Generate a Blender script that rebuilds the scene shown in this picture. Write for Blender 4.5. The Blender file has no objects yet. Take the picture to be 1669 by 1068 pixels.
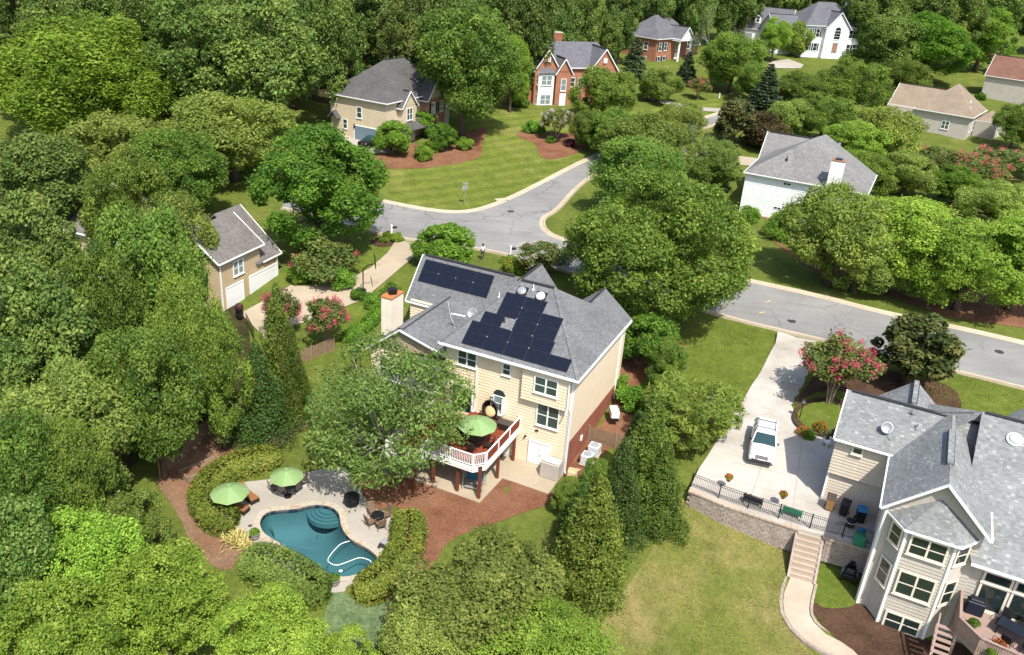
import bpy, bmesh, math, random
import numpy as np
from mathutils import Vector, Matrix
from mathutils.geometry import tessellate_polygon
PI = math.pi
rng = np.random.default_rng(7); random.seed(7)
S = bpy.context.scene
C = S.collection
# ------------------------------------------------------------------ camera
FPX, PITCH, ROLL, HCAM = 1370.2, 0.445156, -0.0738923, 37.0
CX, CY = 834.5, 534.0
_fw = np.array([0, math.cos(PITCH), -math.sin(PITCH)]); _rt = np.array([1., 0, 0]); _dn = np.cross(_fw, _rt)
_R = np.array([math.cos(ROLL)*_rt+math.sin(ROLL)*_dn, -math.sin(ROLL)*_rt+math.cos(ROLL)*_dn, _fw])
cam_d = bpy.data.cameras.new('camera'); cam = bpy.data.objects.new('camera', cam_d); C.objects.link(cam)
cam_d.sensor_width = 36; cam_d.lens = FPX/1669*36; cam_d.clip_start = 0.5; cam_d.clip_end = 3000
m4 = Matrix.Identity(4)
for i in range(3):
    m4[i][0] = _R[0][i]; m4[i][1] = -_R[1][i]; m4[i][2] = -_R[2][i]
m4[2][3] = HCAM
cam.matrix_world = m4
S.camera = cam
# ------------------------------------------------------------------ light
SUN_AZ, SUN_EL = math.radians(160), math.radians(56)
W = bpy.data.worlds.new('World'); S.world = W; W.use_nodes = True
nt = W.node_tree; nt.nodes.clear()
wo = nt.nodes.new('ShaderNodeOutputWorld'); bg = nt.nodes.new('ShaderNodeBackground'); sk = nt.nodes.new('ShaderNodeTexSky')
sk.sky_type = 'NISHITA'; sk.sun_disc = False; sk.sun_elevation = SUN_EL; sk.sun_rotation = SUN_AZ
sk.air_density = 1.0; sk.dust_density = 2.0; sk.ozone_density = 1.0
bg.inputs[1].default_value = 0.15
nt.links.new(sk.outputs[0], bg.inputs[0]); nt.links.new(bg.outputs[0], wo.inputs[0])
sd = bpy.data.lights.new('sun', 'SUN'); sd.energy = 4.4; sd.angle = math.radians(0.6); sd.color = (1.0, 0.955, 0.87)
sun = bpy.data.objects.new('sun', sd); C.objects.link(sun)
sdir = Vector((math.sin(SUN_AZ)*math.cos(SUN_EL), math.cos(SUN_AZ)*math.cos(SUN_EL), math.sin(SUN_EL)))
sun.rotation_euler = sdir.to_track_quat('Z', 'Y').to_euler(); sun.location = sdir*200
S.view_settings.view_transform = 'Standard'; S.view_settings.look = 'None'; S.view_settings.gamma = 1
S.view_settings.exposure = 0.55; S.view_settings.use_curve_mapping = False
# ------------------------------------------------------------------ terrain (survey points: picture point + height)
def ray(x, y): return _R.T @ np.array([(x-CX)/FPX, (y-CY)/FPX, 1.0])
def G(x, y, z=0.0):
    d = ray(x, y); t = (z-HCAM)/d[2]; return np.array([d[0]*t, d[1]*t, z])
CA = -0.4115                                   # yaw of the cream house
CU = np.array([math.cos(CA), math.sin(CA)]); CV = np.array([-math.sin(CA), math.cos(CA)])
P0 = G(919, 771, 0)[:2]
def cl(x, y): return P0+CU*x+CV*y              # cream house local -> world
_ctl = [(800,800,0),(690,950,-.3),(620,830,-.25),(450,850,-.25),(350,800,-.25),(480,780,-.25),(560,960,-.3),(330,770,-.1),(560,1040,-.7),(100,1060,-.6),(834,1068,-.9),(60,800,.2),(200,600,1),
 (640,360,4.2),(800,370,4.2),(930,285,5),(1100,470,4),(1240,490,3.8),(1450,545,3.5),(1669,600,3.2),(760,300,4.6),(620,240,6),(880,172,8),(1000,200,7),(1100,118,9.5),(1380,76,13),
 (1208,345,4.4),(1400,400,4.2),(1540,210,6.5),(1640,160,8.5),(1280,600,2.7),(1242,725,1.2),(1180,640,2.3),(1150,720,1.3),(1110,790,.5),(1120,830,-.5),(1200,880,-.8),(1290,920,-1.3),(1100,1000,-1.5),
 (1430,1020,-1.7),(1669,1068,-1.7),(1345,680,1.9),(1600,640,2.8),(490,490,2.3),(420,500,2.0),(640,405,4.0),(0,400,2.5),(0,200,6),(200,120,10),(500,60,13),(800,30,14),(0,40,14),(1669,60,15),(1669,300,5),
 (1669,800,1.0),(1040,640,1.6),(560,560,1.5)]
_pts = [G(x, y, z) for x, y, z in _ctl]
for x, y, z in ((-5,14,2.9),(-18,15,3.1),(-19,2,.9),(1,5,.35),(2,11.5,.7),(-12,-3,.0),(-2,-2,0),(-2,-8,-.1)):
    p = cl(x, y); _pts.append(np.array([p[0], p[1], z]))
_pts += [np.array([-250., 250, 16]), np.array([0., 420, 20]), np.array([250., 420, 22]), np.array([300., 150, 12]), np.array([-200., 60, 3]), np.array([120., 30, -2])]
_pts = np.array(_pts)
def _phi(d2): return np.where(d2 > 1e-9, d2*np.log(np.maximum(d2, 1e-9)), 0)*0.5
_n = len(_pts); _K = _phi(((_pts[:, None, :2]-_pts[None, :, :2])**2).sum(-1)) + np.eye(_n)*6.0
_Q = np.c_[np.ones(_n), _pts[:, :2]]
_A = np.block([[_K, _Q], [_Q.T, np.zeros((3, 3))]])
_sol = np.linalg.solve(_A, np.r_[_pts[:, 2], 0, 0, 0])
def tz(X, Y):
    X = np.clip(np.asarray(X, float), -260, 310); Y = np.clip(np.asarray(Y, float), 10, 430)
    d2 = (X[..., None]-_pts[:, 0])**2+(Y[..., None]-_pts[:, 1])**2
    return _phi(d2) @ _sol[:_n] + _sol[_n] + _sol[_n+1]*X + _sol[_n+2]*Y
def at(x, y, dz=0.0):
    """point on the ground (raised by dz) seen at a picture point"""
    d = ray(x, y); t = np.arange(24., 520., 1.0)
    f = HCAM+d[2]*t-(tz(d[0]*t, d[1]*t)+dz)
    k = np.argmax(f < 0) if (f < 0).any() else len(t)-1
    t0, t1 = t[max(k-1, 0)], t[k]
    for _ in range(12):
        m = (t0+t1)/2
        if HCAM+d[2]*m-(float(tz(d[0]*m, d[1]*m))+dz) < 0: t1 = m
        else: t0 = m
    return np.array([d[0]*t1, d[1]*t1, HCAM+d[2]*t1])
def depth(P): return float(_R[2] @ (np.asarray(P)-[0, 0, HCAM]))
# ------------------------------------------------------------------ materials
MATS = {}
def nodes(name):
    m = bpy.data.materials.new(name); m.use_nodes = True; n = m.node_tree; n.nodes.clear(); MATS[name] = m
    return m, n, n.nodes, n.links
def N(n, t, **kw):
    q = n.nodes.new(t)
    for k, v in kw.items(): setattr(q, k, v)
    return q
def noise(n, vec, scale, detail=3, rough=.55):
    q = N(n, 'ShaderNodeTexNoise'); q.inputs['Scale'].default_value = scale; q.inputs['Detail'].default_value = detail; q.inputs['Roughness'].default_value = rough
    n.links.new(vec, q.inputs['Vector']); return q.outputs['Fac']
def ramp(n, fac, stops):
    q = N(n, 'ShaderNodeValToRGB'); cr = q.color_ramp
    while len(cr.elements) < len(stops): cr.elements.new(.5)
    for e, (p, c) in zip(cr.elements, stops): e.position = p; e.color = (c[0], c[1], c[2], 1)
    n.links.new(fac, q.inputs[0]); return q.outputs[0]
def mixc(n, fac, a, b, mode='MIX'):
    q = N(n, 'ShaderNodeMix', data_type='RGBA', blend_type=mode)
    if isinstance(fac, (int, float)): q.inputs[0].default_value = fac
    else: n.links.new(fac, q.inputs[0])
    for s, v in ((q.inputs[6], a), (q.inputs[7], b)):
        if isinstance(v, tuple): s.default_value = (v[0], v[1], v[2], 1)
        else: n.links.new(v, s)
    return q.outputs[2]
def math_(n, op, a, b=None, c=None):
    q = N(n, 'ShaderNodeMath', operation=op)
    for s, v in zip(q.inputs, (a, b, c)):
        if v is None: continue
        if isinstance(v, (int, float)): s.default_value = v
        else: n.links.new(v, s)
    return q.outputs[0]
def vmul(n, vec, s, op='MULTIPLY'):
    q = N(n, 'ShaderNodeVectorMath', operation=op); n.links.new(vec, q.inputs[0])
    if s is not None: q.inputs[1].default_value = s
    return q.outputs[0]
def pos(n): return N(n, 'ShaderNodeNewGeometry').outputs['Position']
def obc(n): return N(n, 'ShaderNodeTexCoord').outputs['Object']
def pbsdf(n, col, rough=.8, metal=0, bump=None, bstr=.3, bdist=.02, spec=.3):
    b = N(n, 'ShaderNodeBsdfPrincipled'); o = N(n, 'ShaderNodeOutputMaterial')
    if isinstance(col, tuple): b.inputs['Base Color'].default_value = (*col, 1)
    else: n.links.new(col, b.inputs['Base Color'])
    if isinstance(rough, (int, float)): b.inputs['Roughness'].default_value = rough
    else: n.links.new(rough, b.inputs['Roughness'])
    b.inputs['Metallic'].default_value = metal; b.inputs['Specular IOR Level'].default_value = spec
    if bump is not None:
        q = N(n, 'ShaderNodeBump'); q.inputs['Strength'].default_value = bstr; q.inputs['Distance'].default_value = bdist
        n.links.new(bump, q.inputs['Height']); n.links.new(q.outputs[0], b.inputs['Normal'])
    n.links.new(b.outputs[0], o.inputs[0]); return b
def mul(c, k): return tuple(min(1, x*k) for x in c)
def plain(name, c, rough=.7, var=.12, scale=1.3, fine=14., metal=0, bump=.15, spec=.3):
    m, n, _, _ = nodes(name); p = pos(n)
    a = noise(n, p, scale, 4); b = noise(n, p, fine, 3)
    col = ramp(n, a, [(.3, mul(c, 1-var)), (.7, mul(c, 1+var))])
    col = mixc(n, b, col, mul(c, 1-var*.8)) if var else c
    pbsdf(n, col, rough, metal, b, bump, .01, spec); return m
def patchy(name, stops, scale, fine=(8., .35), rough=.95, bump=.6, bdist=.04, big=None):
    """ground cover: wide patches x fine grain"""
    m, n, _, _ = nodes(name); p = pos(n)
    a = noise(n, p, scale, 5, .62); col = ramp(n, a, stops)
    if big:
        g = noise(n, p, big[0], 3); col = mixc(n, ramp(n, g, [(.45, (0, 0, 0)), (.7, (big[2],)*3)]), col, big[1])
    f = noise(n, p, fine[0], 4, .7)
    f2 = noise(n, p, fine[0]*4.3, 2, .6)
    k = ramp(n, f, [(.25, (1-fine[1],)*3), (.75, (1+fine[1]*.6,)*3)])
    col = mixc(n, 1.0, col, k, 'MULTIPLY')
    k2 = ramp(n, f2, [(.3, (1-fine[1]*.8,)*3), (.7, (1,)*3)]); col = mixc(n, 1.0, col, k2, 'MULTIPLY')
    pbsdf(n, col, rough, 0, f2, bump, bdist, .1); return m
def lawn(name, c1, c2, dry, dryamt, stripes=0, ang=0):
    m, n, _, _ = nodes(name); p = pos(n)
    a = noise(n, p, .35, 5, .65); col = ramp(n, a, [(.3, c1), (.7, c2)])
    d = noise(n, vmul(n, p, (1, 1, 1)), .13, 6, .68)
    col = mixc(n, ramp(n, d, [(.62-dryamt*.45, (0, 0, 0)), (.8-dryamt*.25, (.85, .85, .85))]), col, dry)
    if stripes:
        for k, (an, amp) in enumerate(((ang, .10), (ang+1.35, .035))):
            sx = N(n, 'ShaderNodeSeparateXYZ'); n.links.new(p, sx.inputs[0])
            w = math_(n, 'ADD', math_(n, 'MULTIPLY', sx.outputs[0], math.cos(an)*stripes), math_(n, 'MULTIPLY', sx.outputs[1], math.sin(an)*stripes))
            w = math_(n, 'ADD', w, math_(n, 'MULTIPLY', noise(n, p, .2, 3), 4.5))
            sn = math_(n, 'SINE', w); k_ = ramp(n, math_(n, 'MULTIPLY_ADD', sn, .5, .5), [(.3, (1-amp, 1-amp*.9, 1-amp)), (.7, (1+amp, 1+amp*.8, 1+amp))])
            col = mixc(n, 1.0, col, k_, 'MULTIPLY')
    fm = noise(n, p, 2.1, 5, .7); col = mixc(n, 1.0, col, ramp(n, fm, [(.3, (.74,.77,.72)), (.7, (1.2,1.16,1.2))]), 'MULTIPLY')
    f = noise(n, p, 9., 4, .75); col = mixc(n, 1.0, col, ramp(n, f, [(.25, (.62,)*3), (.75, (1.25,)*3)]), 'MULTIPLY')
    f2 = noise(n, p, 38., 2, .6); col = mixc(n, 1.0, col, ramp(n, f2, [(.3, (.7,)*3), (.7, (1.15,)*3)]), 'MULTIPLY')
    pbsdf(n, col, .95, 0, f2, .7, .05, .05); return m
def shingle(name, c, lo=.82, hi=1.22, rows=9.5):
    m, n, _, _ = nodes(name); p = obc(n)
    fl = vmul(n, vmul(n, p, (4.3, 4.3, rows)), None, 'FLOOR')
    wn = N(n, 'ShaderNodeTexWhiteNoise', noise_dimensions='3D'); n.links.new(fl, wn.inputs['Vector'])
    col = ramp(n, wn.outputs['Value'], [(0, mul(c, lo)), (.5, c), (.9, mul(c, 1.1)), (1, mul(c, hi))])
    big = noise(n, pos(n), .45, 4); col = mixc(n, 1.0, col, ramp(n, big, [(.3, (.86,)*3), (.7, (1.1,)*3)]), 'MULTIPLY')
    g = noise(n, p, 30, 2); col = mixc(n, 1.0, col, ramp(n, g, [(.3, (.88,)*3), (.7, (1.1,)*3)]), 'MULTIPLY')
    sx = N(n, 'ShaderNodeSeparateXYZ'); n.links.new(p, sx.inputs[0])
    fr = math_(n, 'FRACT', math_(n, 'MULTIPLY', sx.outputs[2], rows))
    hgt = math_(n, 'ADD', math_(n, 'MULTIPLY', fr, -.8), math_(n, 'MULTIPLY', wn.outputs['Value'], .5))
    pbsdf(n, col, .95, 0, hgt, .7, .03, .15); return m
def siding(name, c, exp=.2):
    m, n, _, _ = nodes(name); p = obc(n)
    sx = N(n, 'ShaderNodeSeparateXYZ'); n.links.new(p, sx.inputs[0])
    fr = math_(n, 'FRACT', math_(n, 'MULTIPLY', sx.outputs[2], 1/exp))
    big = noise(n, p, .7, 4); col = ramp(n, big, [(.3, mul(c, .93)), (.7, mul(c, 1.04))])
    st = noise(n, vmul(n, p, (3, 3, .3)), 2, 3); col = mixc(n, 1.0, col, ramp(n, st, [(.3, (.93,)*3), (.7, (1.03,)*3)]), 'MULTIPLY')
    pbsdf(n, col, .6, 0, st, .1, .01, .3); return m
def brickm(name, c1, c2, mortar):
    m, n, _, _ = nodes(name); p = obc(n)
    sx = N(n, 'ShaderNodeSeparateXYZ'); n.links.new(p, sx.inputs[0])
    cb = N(n, 'ShaderNodeCombineXYZ'); n.links.new(math_(n, 'ADD', sx.outputs[0], sx.outputs[1]), cb.inputs[0]); n.links.new(sx.outputs[2], cb.inputs[1])
    b = N(n, 'ShaderNodeTexBrick'); n.links.new(cb.outputs[0], b.inputs['Vector']); b.inputs['Scale'].default_value = 4.2
    b.inputs['Color1'].default_value = (*c1, 1); b.inputs['Color2'].default_value = (*c2, 1); b.inputs['Mortar'].default_value = (*mortar, 1); b.inputs['Mortar Size'].default_value = .02
    big = noise(n, p, .8, 3); col = mixc(n, 1.0, b.outputs[0], ramp(n, big, [(.3, (.85,)*3), (.7, (1.1,)*3)]), 'MULTIPLY')
    pbsdf(n, col, .9, 0, b.outputs['Fac'], -.3, .01, .2); return m
def leafm(name, dark, mid, light, trans=.42, ov=.22):
    m, n, _, lk = nodes(name)
    at_ = N(n, 'ShaderNodeAttribute', attribute_name='tint'); oi = N(n, 'ShaderNodeObjectInfo')
    col = ramp(n, at_.outputs['Fac'], [(0, dark), (.5, mid), (1, light)])
    k = math_(n, 'MULTIPLY_ADD', oi.outputs['Random'], ov*2, 1-ov)
    hs = N(n, 'ShaderNodeHueSaturation'); lk.new(col, hs.inputs['Color']); lk.new(k, hs.inputs['Value'])
    lk.new(math_(n, 'MULTIPLY_ADD', math_(n, 'FRACT', math_(n, 'MULTIPLY', oi.outputs['Random'], 7.3)), .024, .470), hs.inputs['Hue'])
    b = N(n, 'ShaderNodeBsdfPrincipled'); b.inputs['Roughness'].default_value = .55; b.inputs['Specular IOR Level'].default_value = .25
    lk.new(hs.outputs[0], b.inputs['Base Color'])
    t = N(n, 'ShaderNodeBsdfTranslucent'); lk.new(mixc(n, 1.0, hs.outputs[0], (1.5, 1.55, .75), 'MULTIPLY'), t.inputs[0])
    mx = N(n, 'ShaderNodeMixShader'); mx.inputs[0].default_value = trans; lk.new(b.outputs[0], mx.inputs[1]); lk.new(t.outputs[0], mx.inputs[2])
    o = N(n, 'ShaderNodeOutputMaterial'); lk.new(mx.outputs[0], o.inputs[0]); return m
def watermat():
    m, n, _, lk = nodes('pool_water'); p = pos(n)
    tr = N(n, 'ShaderNodeBsdfTransparent'); tr.inputs[0].default_value = (.58, .8, .84, 1)
    gl = N(n, 'ShaderNodeBsdfGlossy'); gl.inputs['Roughness'].default_value = .04
    bp = N(n, 'ShaderNodeBump'); bp.inputs['Strength'].default_value = .3; bp.inputs['Distance'].default_value = .05; lk.new(noise(n, p, 3.2, 4), bp.inputs['Height']); lk.new(bp.outputs[0], gl.inputs['Normal'])
    fr = N(n, 'ShaderNodeFresnel'); fr.inputs[0].default_value = 1.33; lk.new(bp.outputs[0], fr.inputs['Normal'])
    mx = N(n, 'ShaderNodeMixShader'); lk.new(fr.outputs[0], mx.inputs[0]); lk.new(tr.outputs[0], mx.inputs[1]); lk.new(gl.outputs[0], mx.inputs[2])
    o = N(n, 'ShaderNodeOutputMaterial'); lk.new(mx.outputs[0], o.inputs[0]); return m
def glassm(name, c, rough=.06, spec=.7): return plain(name, c, rough, .25, 1.5, 3., 0, 0, spec)
# setting
lawn('grass', (.10, .135, .026), (.16, .195, .038), (.26, .24, .075), .12)
lawn('grass_striped', (.12, .165, .028), (.18, .215, .04), (.28, .26, .08), .2, 2.2, 2.2)
lawn('grass_dry', (.12, .155, .03), (.2, .215, .05), (.33, .26, .11), .48)
lawn('grass_verge', (.10, .145, .022), (.155, .2, .035), (.24, .23, .07), .02)
patchy('groundcover', [(.3, (.10, .15, .06)), (.7, (.2, .27, .13))], 1.2, (5., .5))
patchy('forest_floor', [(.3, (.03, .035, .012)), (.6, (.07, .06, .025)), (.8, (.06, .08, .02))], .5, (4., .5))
patchy('mulch_red', [(.3, (.19, .085, .048)), (.7, (.30, .14, .08))], .6, (7., .5), big=(.25, (.34, .19, .11), .55))
patchy('mulch_dark', [(.3, (.06, .035, .022)), (.7, (.12, .07, .045))], .7, (7., .5), big=(.3, (.16, .09, .05), .5))
patchy('path_dirt', [(.3, (.2, .12, .07)), (.7, (.34, .215, .135))], .5, (6., .4), big=(.3, (.26, .13, .075), .7))
def asphaltm():
    m, n, _, _ = nodes('asphalt'); p = pos(n)
    a = noise(n, p, .12, 5, .6); col = ramp(n, a, [(.3, (.19, .186, .178)), (.7, (.275, .27, .257))])
    st = noise(n, vmul(n, p, (.25, 1.1, 1)), .9, 4); col = mixc(n, 1.0, col, ramp(n, st, [(.3, (.9,)*3), (.7, (1.07,)*3)]), 'MULTIPLY')
    for sc, th, k in ((.16, .009, .4), (.45, .012, .15)):
        wq = N(n, 'ShaderNodeVectorMath', operation='ADD'); n.links.new(p, wq.inputs[0]); nz = N(n, 'ShaderNodeTexNoise'); nz.inputs['Scale'].default_value = .9; n.links.new(p, nz.inputs['Vector']); n.links.new(nz.outputs['Color'], wq.inputs[1])
        v = N(n, 'ShaderNodeTexVoronoi', feature='DISTANCE_TO_EDGE'); v.inputs['Scale'].default_value = sc; n.links.new(wq.outputs[0], v.inputs['Vector'])
        mk = math_(n, 'MULTIPLY', math_(n, 'LESS_THAN', v.outputs['Distance'], th), ramp(n, noise(n, p, .1, 2), [(.45, (0,)*3), (.6, (k,)*3)]))
        col = mixc(n, mk, col, (.06, .06, .06))
    g = noise(n, p, 14, 3, .7); col = mixc(n, 1.0, col, ramp(n, g, [(.3, (.86,)*3), (.7, (1.1,)*3)]), 'MULTIPLY')
    pbsdf(n, col, .9, 0, g, .25, .01, .2)
asphaltm()
patchy('asphalt_old', [(.3, (.205, .20, .19)), (.7, (.255, .25, .238))], .18, (11., .16), .9, .25, .01, big=(.09, (.30, .293, .28), .6))
patchy('concrete', [(.3, (.36, .325, .275)), (.7, (.43, .395, .345))], .35, (6., .1), .85, .15, .01, big=(.16, (.31, .275, .23), .6))
patchy('concrete_drive', [(.3, (.445, .415, .37)), (.7, (.53, .50, .45))], .3, (6., .12), .85, .15, .01, big=(.22, (.33, .30, .255), .8))
patchy('concrete_old', [(.3, (.38, .31, .22)), (.7, (.47, .40, .30))], .4, (6., .15), .9, .2, .01, big=(.2, (.33, .27, .19), .6))
patchy('walk_concrete', [(.3, (.42, .33, .25)), (.7, (.52, .43, .34))], .5, (7., .14), .9, .2, .01)
patchy('kerb', [(.3, (.42, .35, .25)), (.7, (.52, .45, .34))], .5, (6., .12), .9, .2, .01)
patchy('block', [(.3, (.30, .24, .20)), (.7, (.46, .39, .34))], 1.8, (6., .2), .9, .4, .02)
patchy('flagstone', [(.3, (.36, .27, .18)), (.5, (.5, .43, .33)), (.7, (.42, .40, .37))], 1.9, (6., .2), .8, .3, .01)
plain('joint', (.3, .26, .21), .9)
plain('iron_cover', (.05, .05, .05), .6)
# houses
shingle('shingle_grey', (.155, .158, .162)); shingle('shingle_pale', (.215, .225, .222), .82, 1.5); shingle('shingle_dark', (.10, .098, .098)); shingle('shingle_brown', (.16, .147, .138)); shingle('shingle_tan', (.25, .198, .145), .92, 1.08)
shingle('shingle_red', (.19, .1, .075), .85, 1.15); shingle('shingle_slate', (.13, .13, .145)); shingle('shingle_weather', (.2, .198, .192), .8, 1.2)
siding('siding_cream', (.77, .64, .455)); siding('siding_beige', (.6, .52, .42)); siding('siding_tan', (.47, .37, .225)); siding('siding_white', (.8, .8, .8)); siding('siding_sand', (.58, .48, .34))
siding('siding_stone', (.47, .425, .365)); siding('siding_chimney', (.8, .72, .58))
plain('stucco', (.78, .64, .46), .8, .05); brickm('brick_red', (.30, .075, .04), (.24, .06, .035), (.34, .24, .18)); brickm('brick_orange', (.38, .13, .065), (.30, .10, .055), (.4, .3, .22)); brickm('brick_mixed', (.33, .16, .10), (.25, .12, .08), (.4, .33, .26))
plain('trim_white', (.8, .8, .78), .5, .05); plain('trim_cream', (.72, .66, .54), .6, .06); plain('door_white', (.82, .82, .82), .5, .03); plain('door_blue', (.16, .22, .28), .6)
glassm('glass', (.018, .032, .03)); glassm('glass_blind', (.045, .075, .06), .15); glassm('glass_pale', (.22, .27, .28), .2); plain('shutter', (.03, .04, .045), .6)
plain('ridge_vent', (.035, .035, .038), .9); plain('metal_grey', (.45, .46, .47), .4, .08, metal=.6); plain('metal_white', (.75, .76, .77), .4, .05); plain('dome', (.55, .6, .62), .1, .1, spec=.8)
def solarm():
    m, n, _, _ = nodes('solar'); p = obc(n); v = noise(n, p, 3., 2)
    pbsdf(n, ramp(n, v, [(.3, (.0065, .0085, .017)), (.7, (.0095, .0125, .024))]), .22, 0, None, 0, 0, .35)
solarm(); plain('panel_frame', (.024, .027, .038), .35, .1); plain('panel_gap', (.35, .37, .42), .4)
# wood, metal, fabric
plain('deck_wood', (.235, .055, .026), .7, .2, 2., 9.); plain('deck_post', (.16, .05, .026), .7, .2); plain('deck_weathered', (.33, .235, .195), .8, .15, 2.); plain('fence_wood', (.26, .18, .115), .9, .3, 3.); plain('box_wood', (.30, .215, .15), .9, .25, 3.)
plain('black_metal', (.012, .012, .013), .45); plain('dark_wicker', (.035, .022, .017), .7, .4, 8., 30.); plain('brown_wicker', (.22, .14, .09), .7, .4, 8., 30.); plain('grey_wicker', (.24, .2, .18), .8, .3, 8., 30.)
plain('umbrella_green', (.20, .31, .115), .85, .06, 1., 5.); plain('umbrella_pale', (.225, .335, .145), .85, .05, 1., 5.); plain('lounger_brown', (.27, .115, .045), .8, .12); plain('cushion_tan', (.5, .36, .22), .9); plain('cushion_gold', (.62, .46, .24), .9)
plain('blue_fabric', (.02, .16, .26), .8); plain('navy_fabric', (.02, .06, .16), .8); plain('grey_cover', (.42, .38, .34), .9, .1); plain('grey_light', (.6, .61, .64), .6, .06); plain('grey_mid', (.3, .31, .33), .6); plain('black_plastic', (.015, .015, .017), .5); plain('dark_blue_plastic', (.012, .017, .03), .5)
plain('bin_brown', (.30, .17, .07), .7); plain('bin_lid', (.07, .055, .05), .6); plain('blue_plastic', (.02, .2, .42), .5); plain('green_plastic', (.03, .25, .13), .5); plain('green_stripe', (.1, .42, .22), .7); plain('beige_plastic', (.68, .52, .33), .6); plain('pale_blue', (.25, .55, .66), .6); plain('terracotta', (.45, .17, .06), .8); plain('pot_grey', (.35, .34, .34), .7)
plain('tree_bark', (.12, .09, .065), .95, .3, 4., 20.); plain('pale_bark', (.36, .28, .2), .95, .25, 4., 20.); plain('grey_bark', (.33, .31, .28), .95, .3, 4., 20.)
plain('plaster', (.13, .215, .225), .7, .12, .5, 3.); plain('step_edge', (.07, .12, .13), .6); plain('pool_tile', (.03, .06, .11), .4); plain('hose', (.82, .84, .84), .5, .02); watermat()
plain('skin', (.35, .2, .13), .6); plain('shirt', (.7, .7, .68), .8); plain('trousers', (.06, .06, .07), .8); plain('hair', (.02, .015, .012), .7)
def carpaint():
    m, n, _, _ = nodes('car_white'); b = pbsdf(n, (.82, .82, .81), .3, 0, None, 0, 0, .5); b.inputs['Coat Weight'].default_value = .6; b.inputs['Coat Roughness'].default_value = .05
carpaint(); plain('car_dark', (.01, .01, .012), .25, .1, spec=.5); glassm('car_glass', (.02, .055, .06), .05); plain('chrome', (.6, .62, .65), .2, .1, metal=.8); plain('tyre', (.012, .012, .012), .8); plain('lamp_glass', (.4, .42, .44), .1, spec=.8); plain('yellow_paint', (.65, .45, .12), .8)
# leaves: dark, mid, light
leafm('leaf_oak', (0.0465, 0.109, 0.0188), (0.121, 0.224, 0.0349), (0.26, 0.386, 0.0697)); leafm('leaf_forest', (0.0456, 0.106, 0.021), (0.112, 0.202, 0.0398), (0.234, 0.334, 0.0769), .3)
leafm('leaf_maple', (0.0386, 0.114, 0.0138), (0.101, 0.23, 0.0239), (0.193, 0.35, 0.046)); leafm('leaf_ash', (0.0579, 0.124, 0.014), (0.142, 0.248, 0.0238), (0.285, 0.41, 0.054), .38, .05); leafm('leaf_tulip', (0.0849, 0.169, 0.0205), (0.2, 0.353, 0.041), (0.349, 0.502, 0.0922), .4)
leafm('leaf_olive', (0.0881, 0.143, 0.0313), (0.186, 0.277, 0.0556), (0.319, 0.429, 0.104)); leafm('leaf_cone', (0.0312, 0.072, 0.0112), (0.0897, 0.156, 0.0208), (0.191, 0.264, 0.044), .3); leafm('leaf_conedark', (0.0193, 0.0573, 0.0121), (0.0452, 0.105, 0.0182), (0.0936, 0.167, 0.0302), .2)
leafm('leaf_spruce', (0.0351, 0.068, 0.032), (0.078, 0.124, 0.0576), (0.14, 0.188, 0.1), .25); leafm('leaf_sparse', (0.0612, 0.112, 0.0269), (0.131, 0.22, 0.0448), (0.236, 0.332, 0.0896), .36, .05); leafm('leaf_crape', (.045, .085, .018), (.10, .155, .035), (.18, .19, .05), .3)
leafm('leaf_magnolia', (.022, .04, .01), (.065, .09, .02), (.18, .16, .045), .12); leafm('leaf_pine', (0.0862, 0.135, 0.0229), (0.168, 0.244, 0.0395), (0.274, 0.359, 0.0728), .35, .05); leafm('leaf_shrub', (0.0444, 0.124, 0.0139), (0.106, 0.248, 0.0278), (0.213, 0.382, 0.0522))
leafm('leaf_hedge', (0.055, 0.102, 0.0149), (0.127, 0.204, 0.0276), (0.297, 0.324, 0.0575), .25, .05); leafm('leaf_red', (0.0468, 0.044, 0.016), (0.101, 0.092, 0.028), (0.172, 0.136, 0.048)); leafm('leaf_purple', (0.056, 0.0168, 0.0224), (0.126, 0.042, 0.049), (0.21, 0.084, 0.084)); leafm('leaf_yucca', (0.42, 0.35, 0.07), (0.728, 0.602, 0.14), (0.98, 0.84, 0.35), .2)
leafm('bloom_pink', (.40, .035, .07), (.56, .075, .12), (.66, .17, .2), .3, .06); leafm('bloom_coral', (.46, .11, .08), (.55, .17, .13), (.62, .28, .22), .3, .05); leafm('bloom_white', (.5, .42, .44), (.66, .55, .58), (.75, .68, .7), .3, .05); leafm('bloom_yellow', (.45, .32, .03), (.6, .46, .05), (.7, .58, .1), .3, .05); leafm('bloom_orange', (.45, .12, .03), (.6, .2, .05), (.65, .3, .08), .3, .05)
leafm('tuft', (.12, .17, .03), (.19, .24, .05), (.36, .31, .12), .35, .0)
M = MATS
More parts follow.
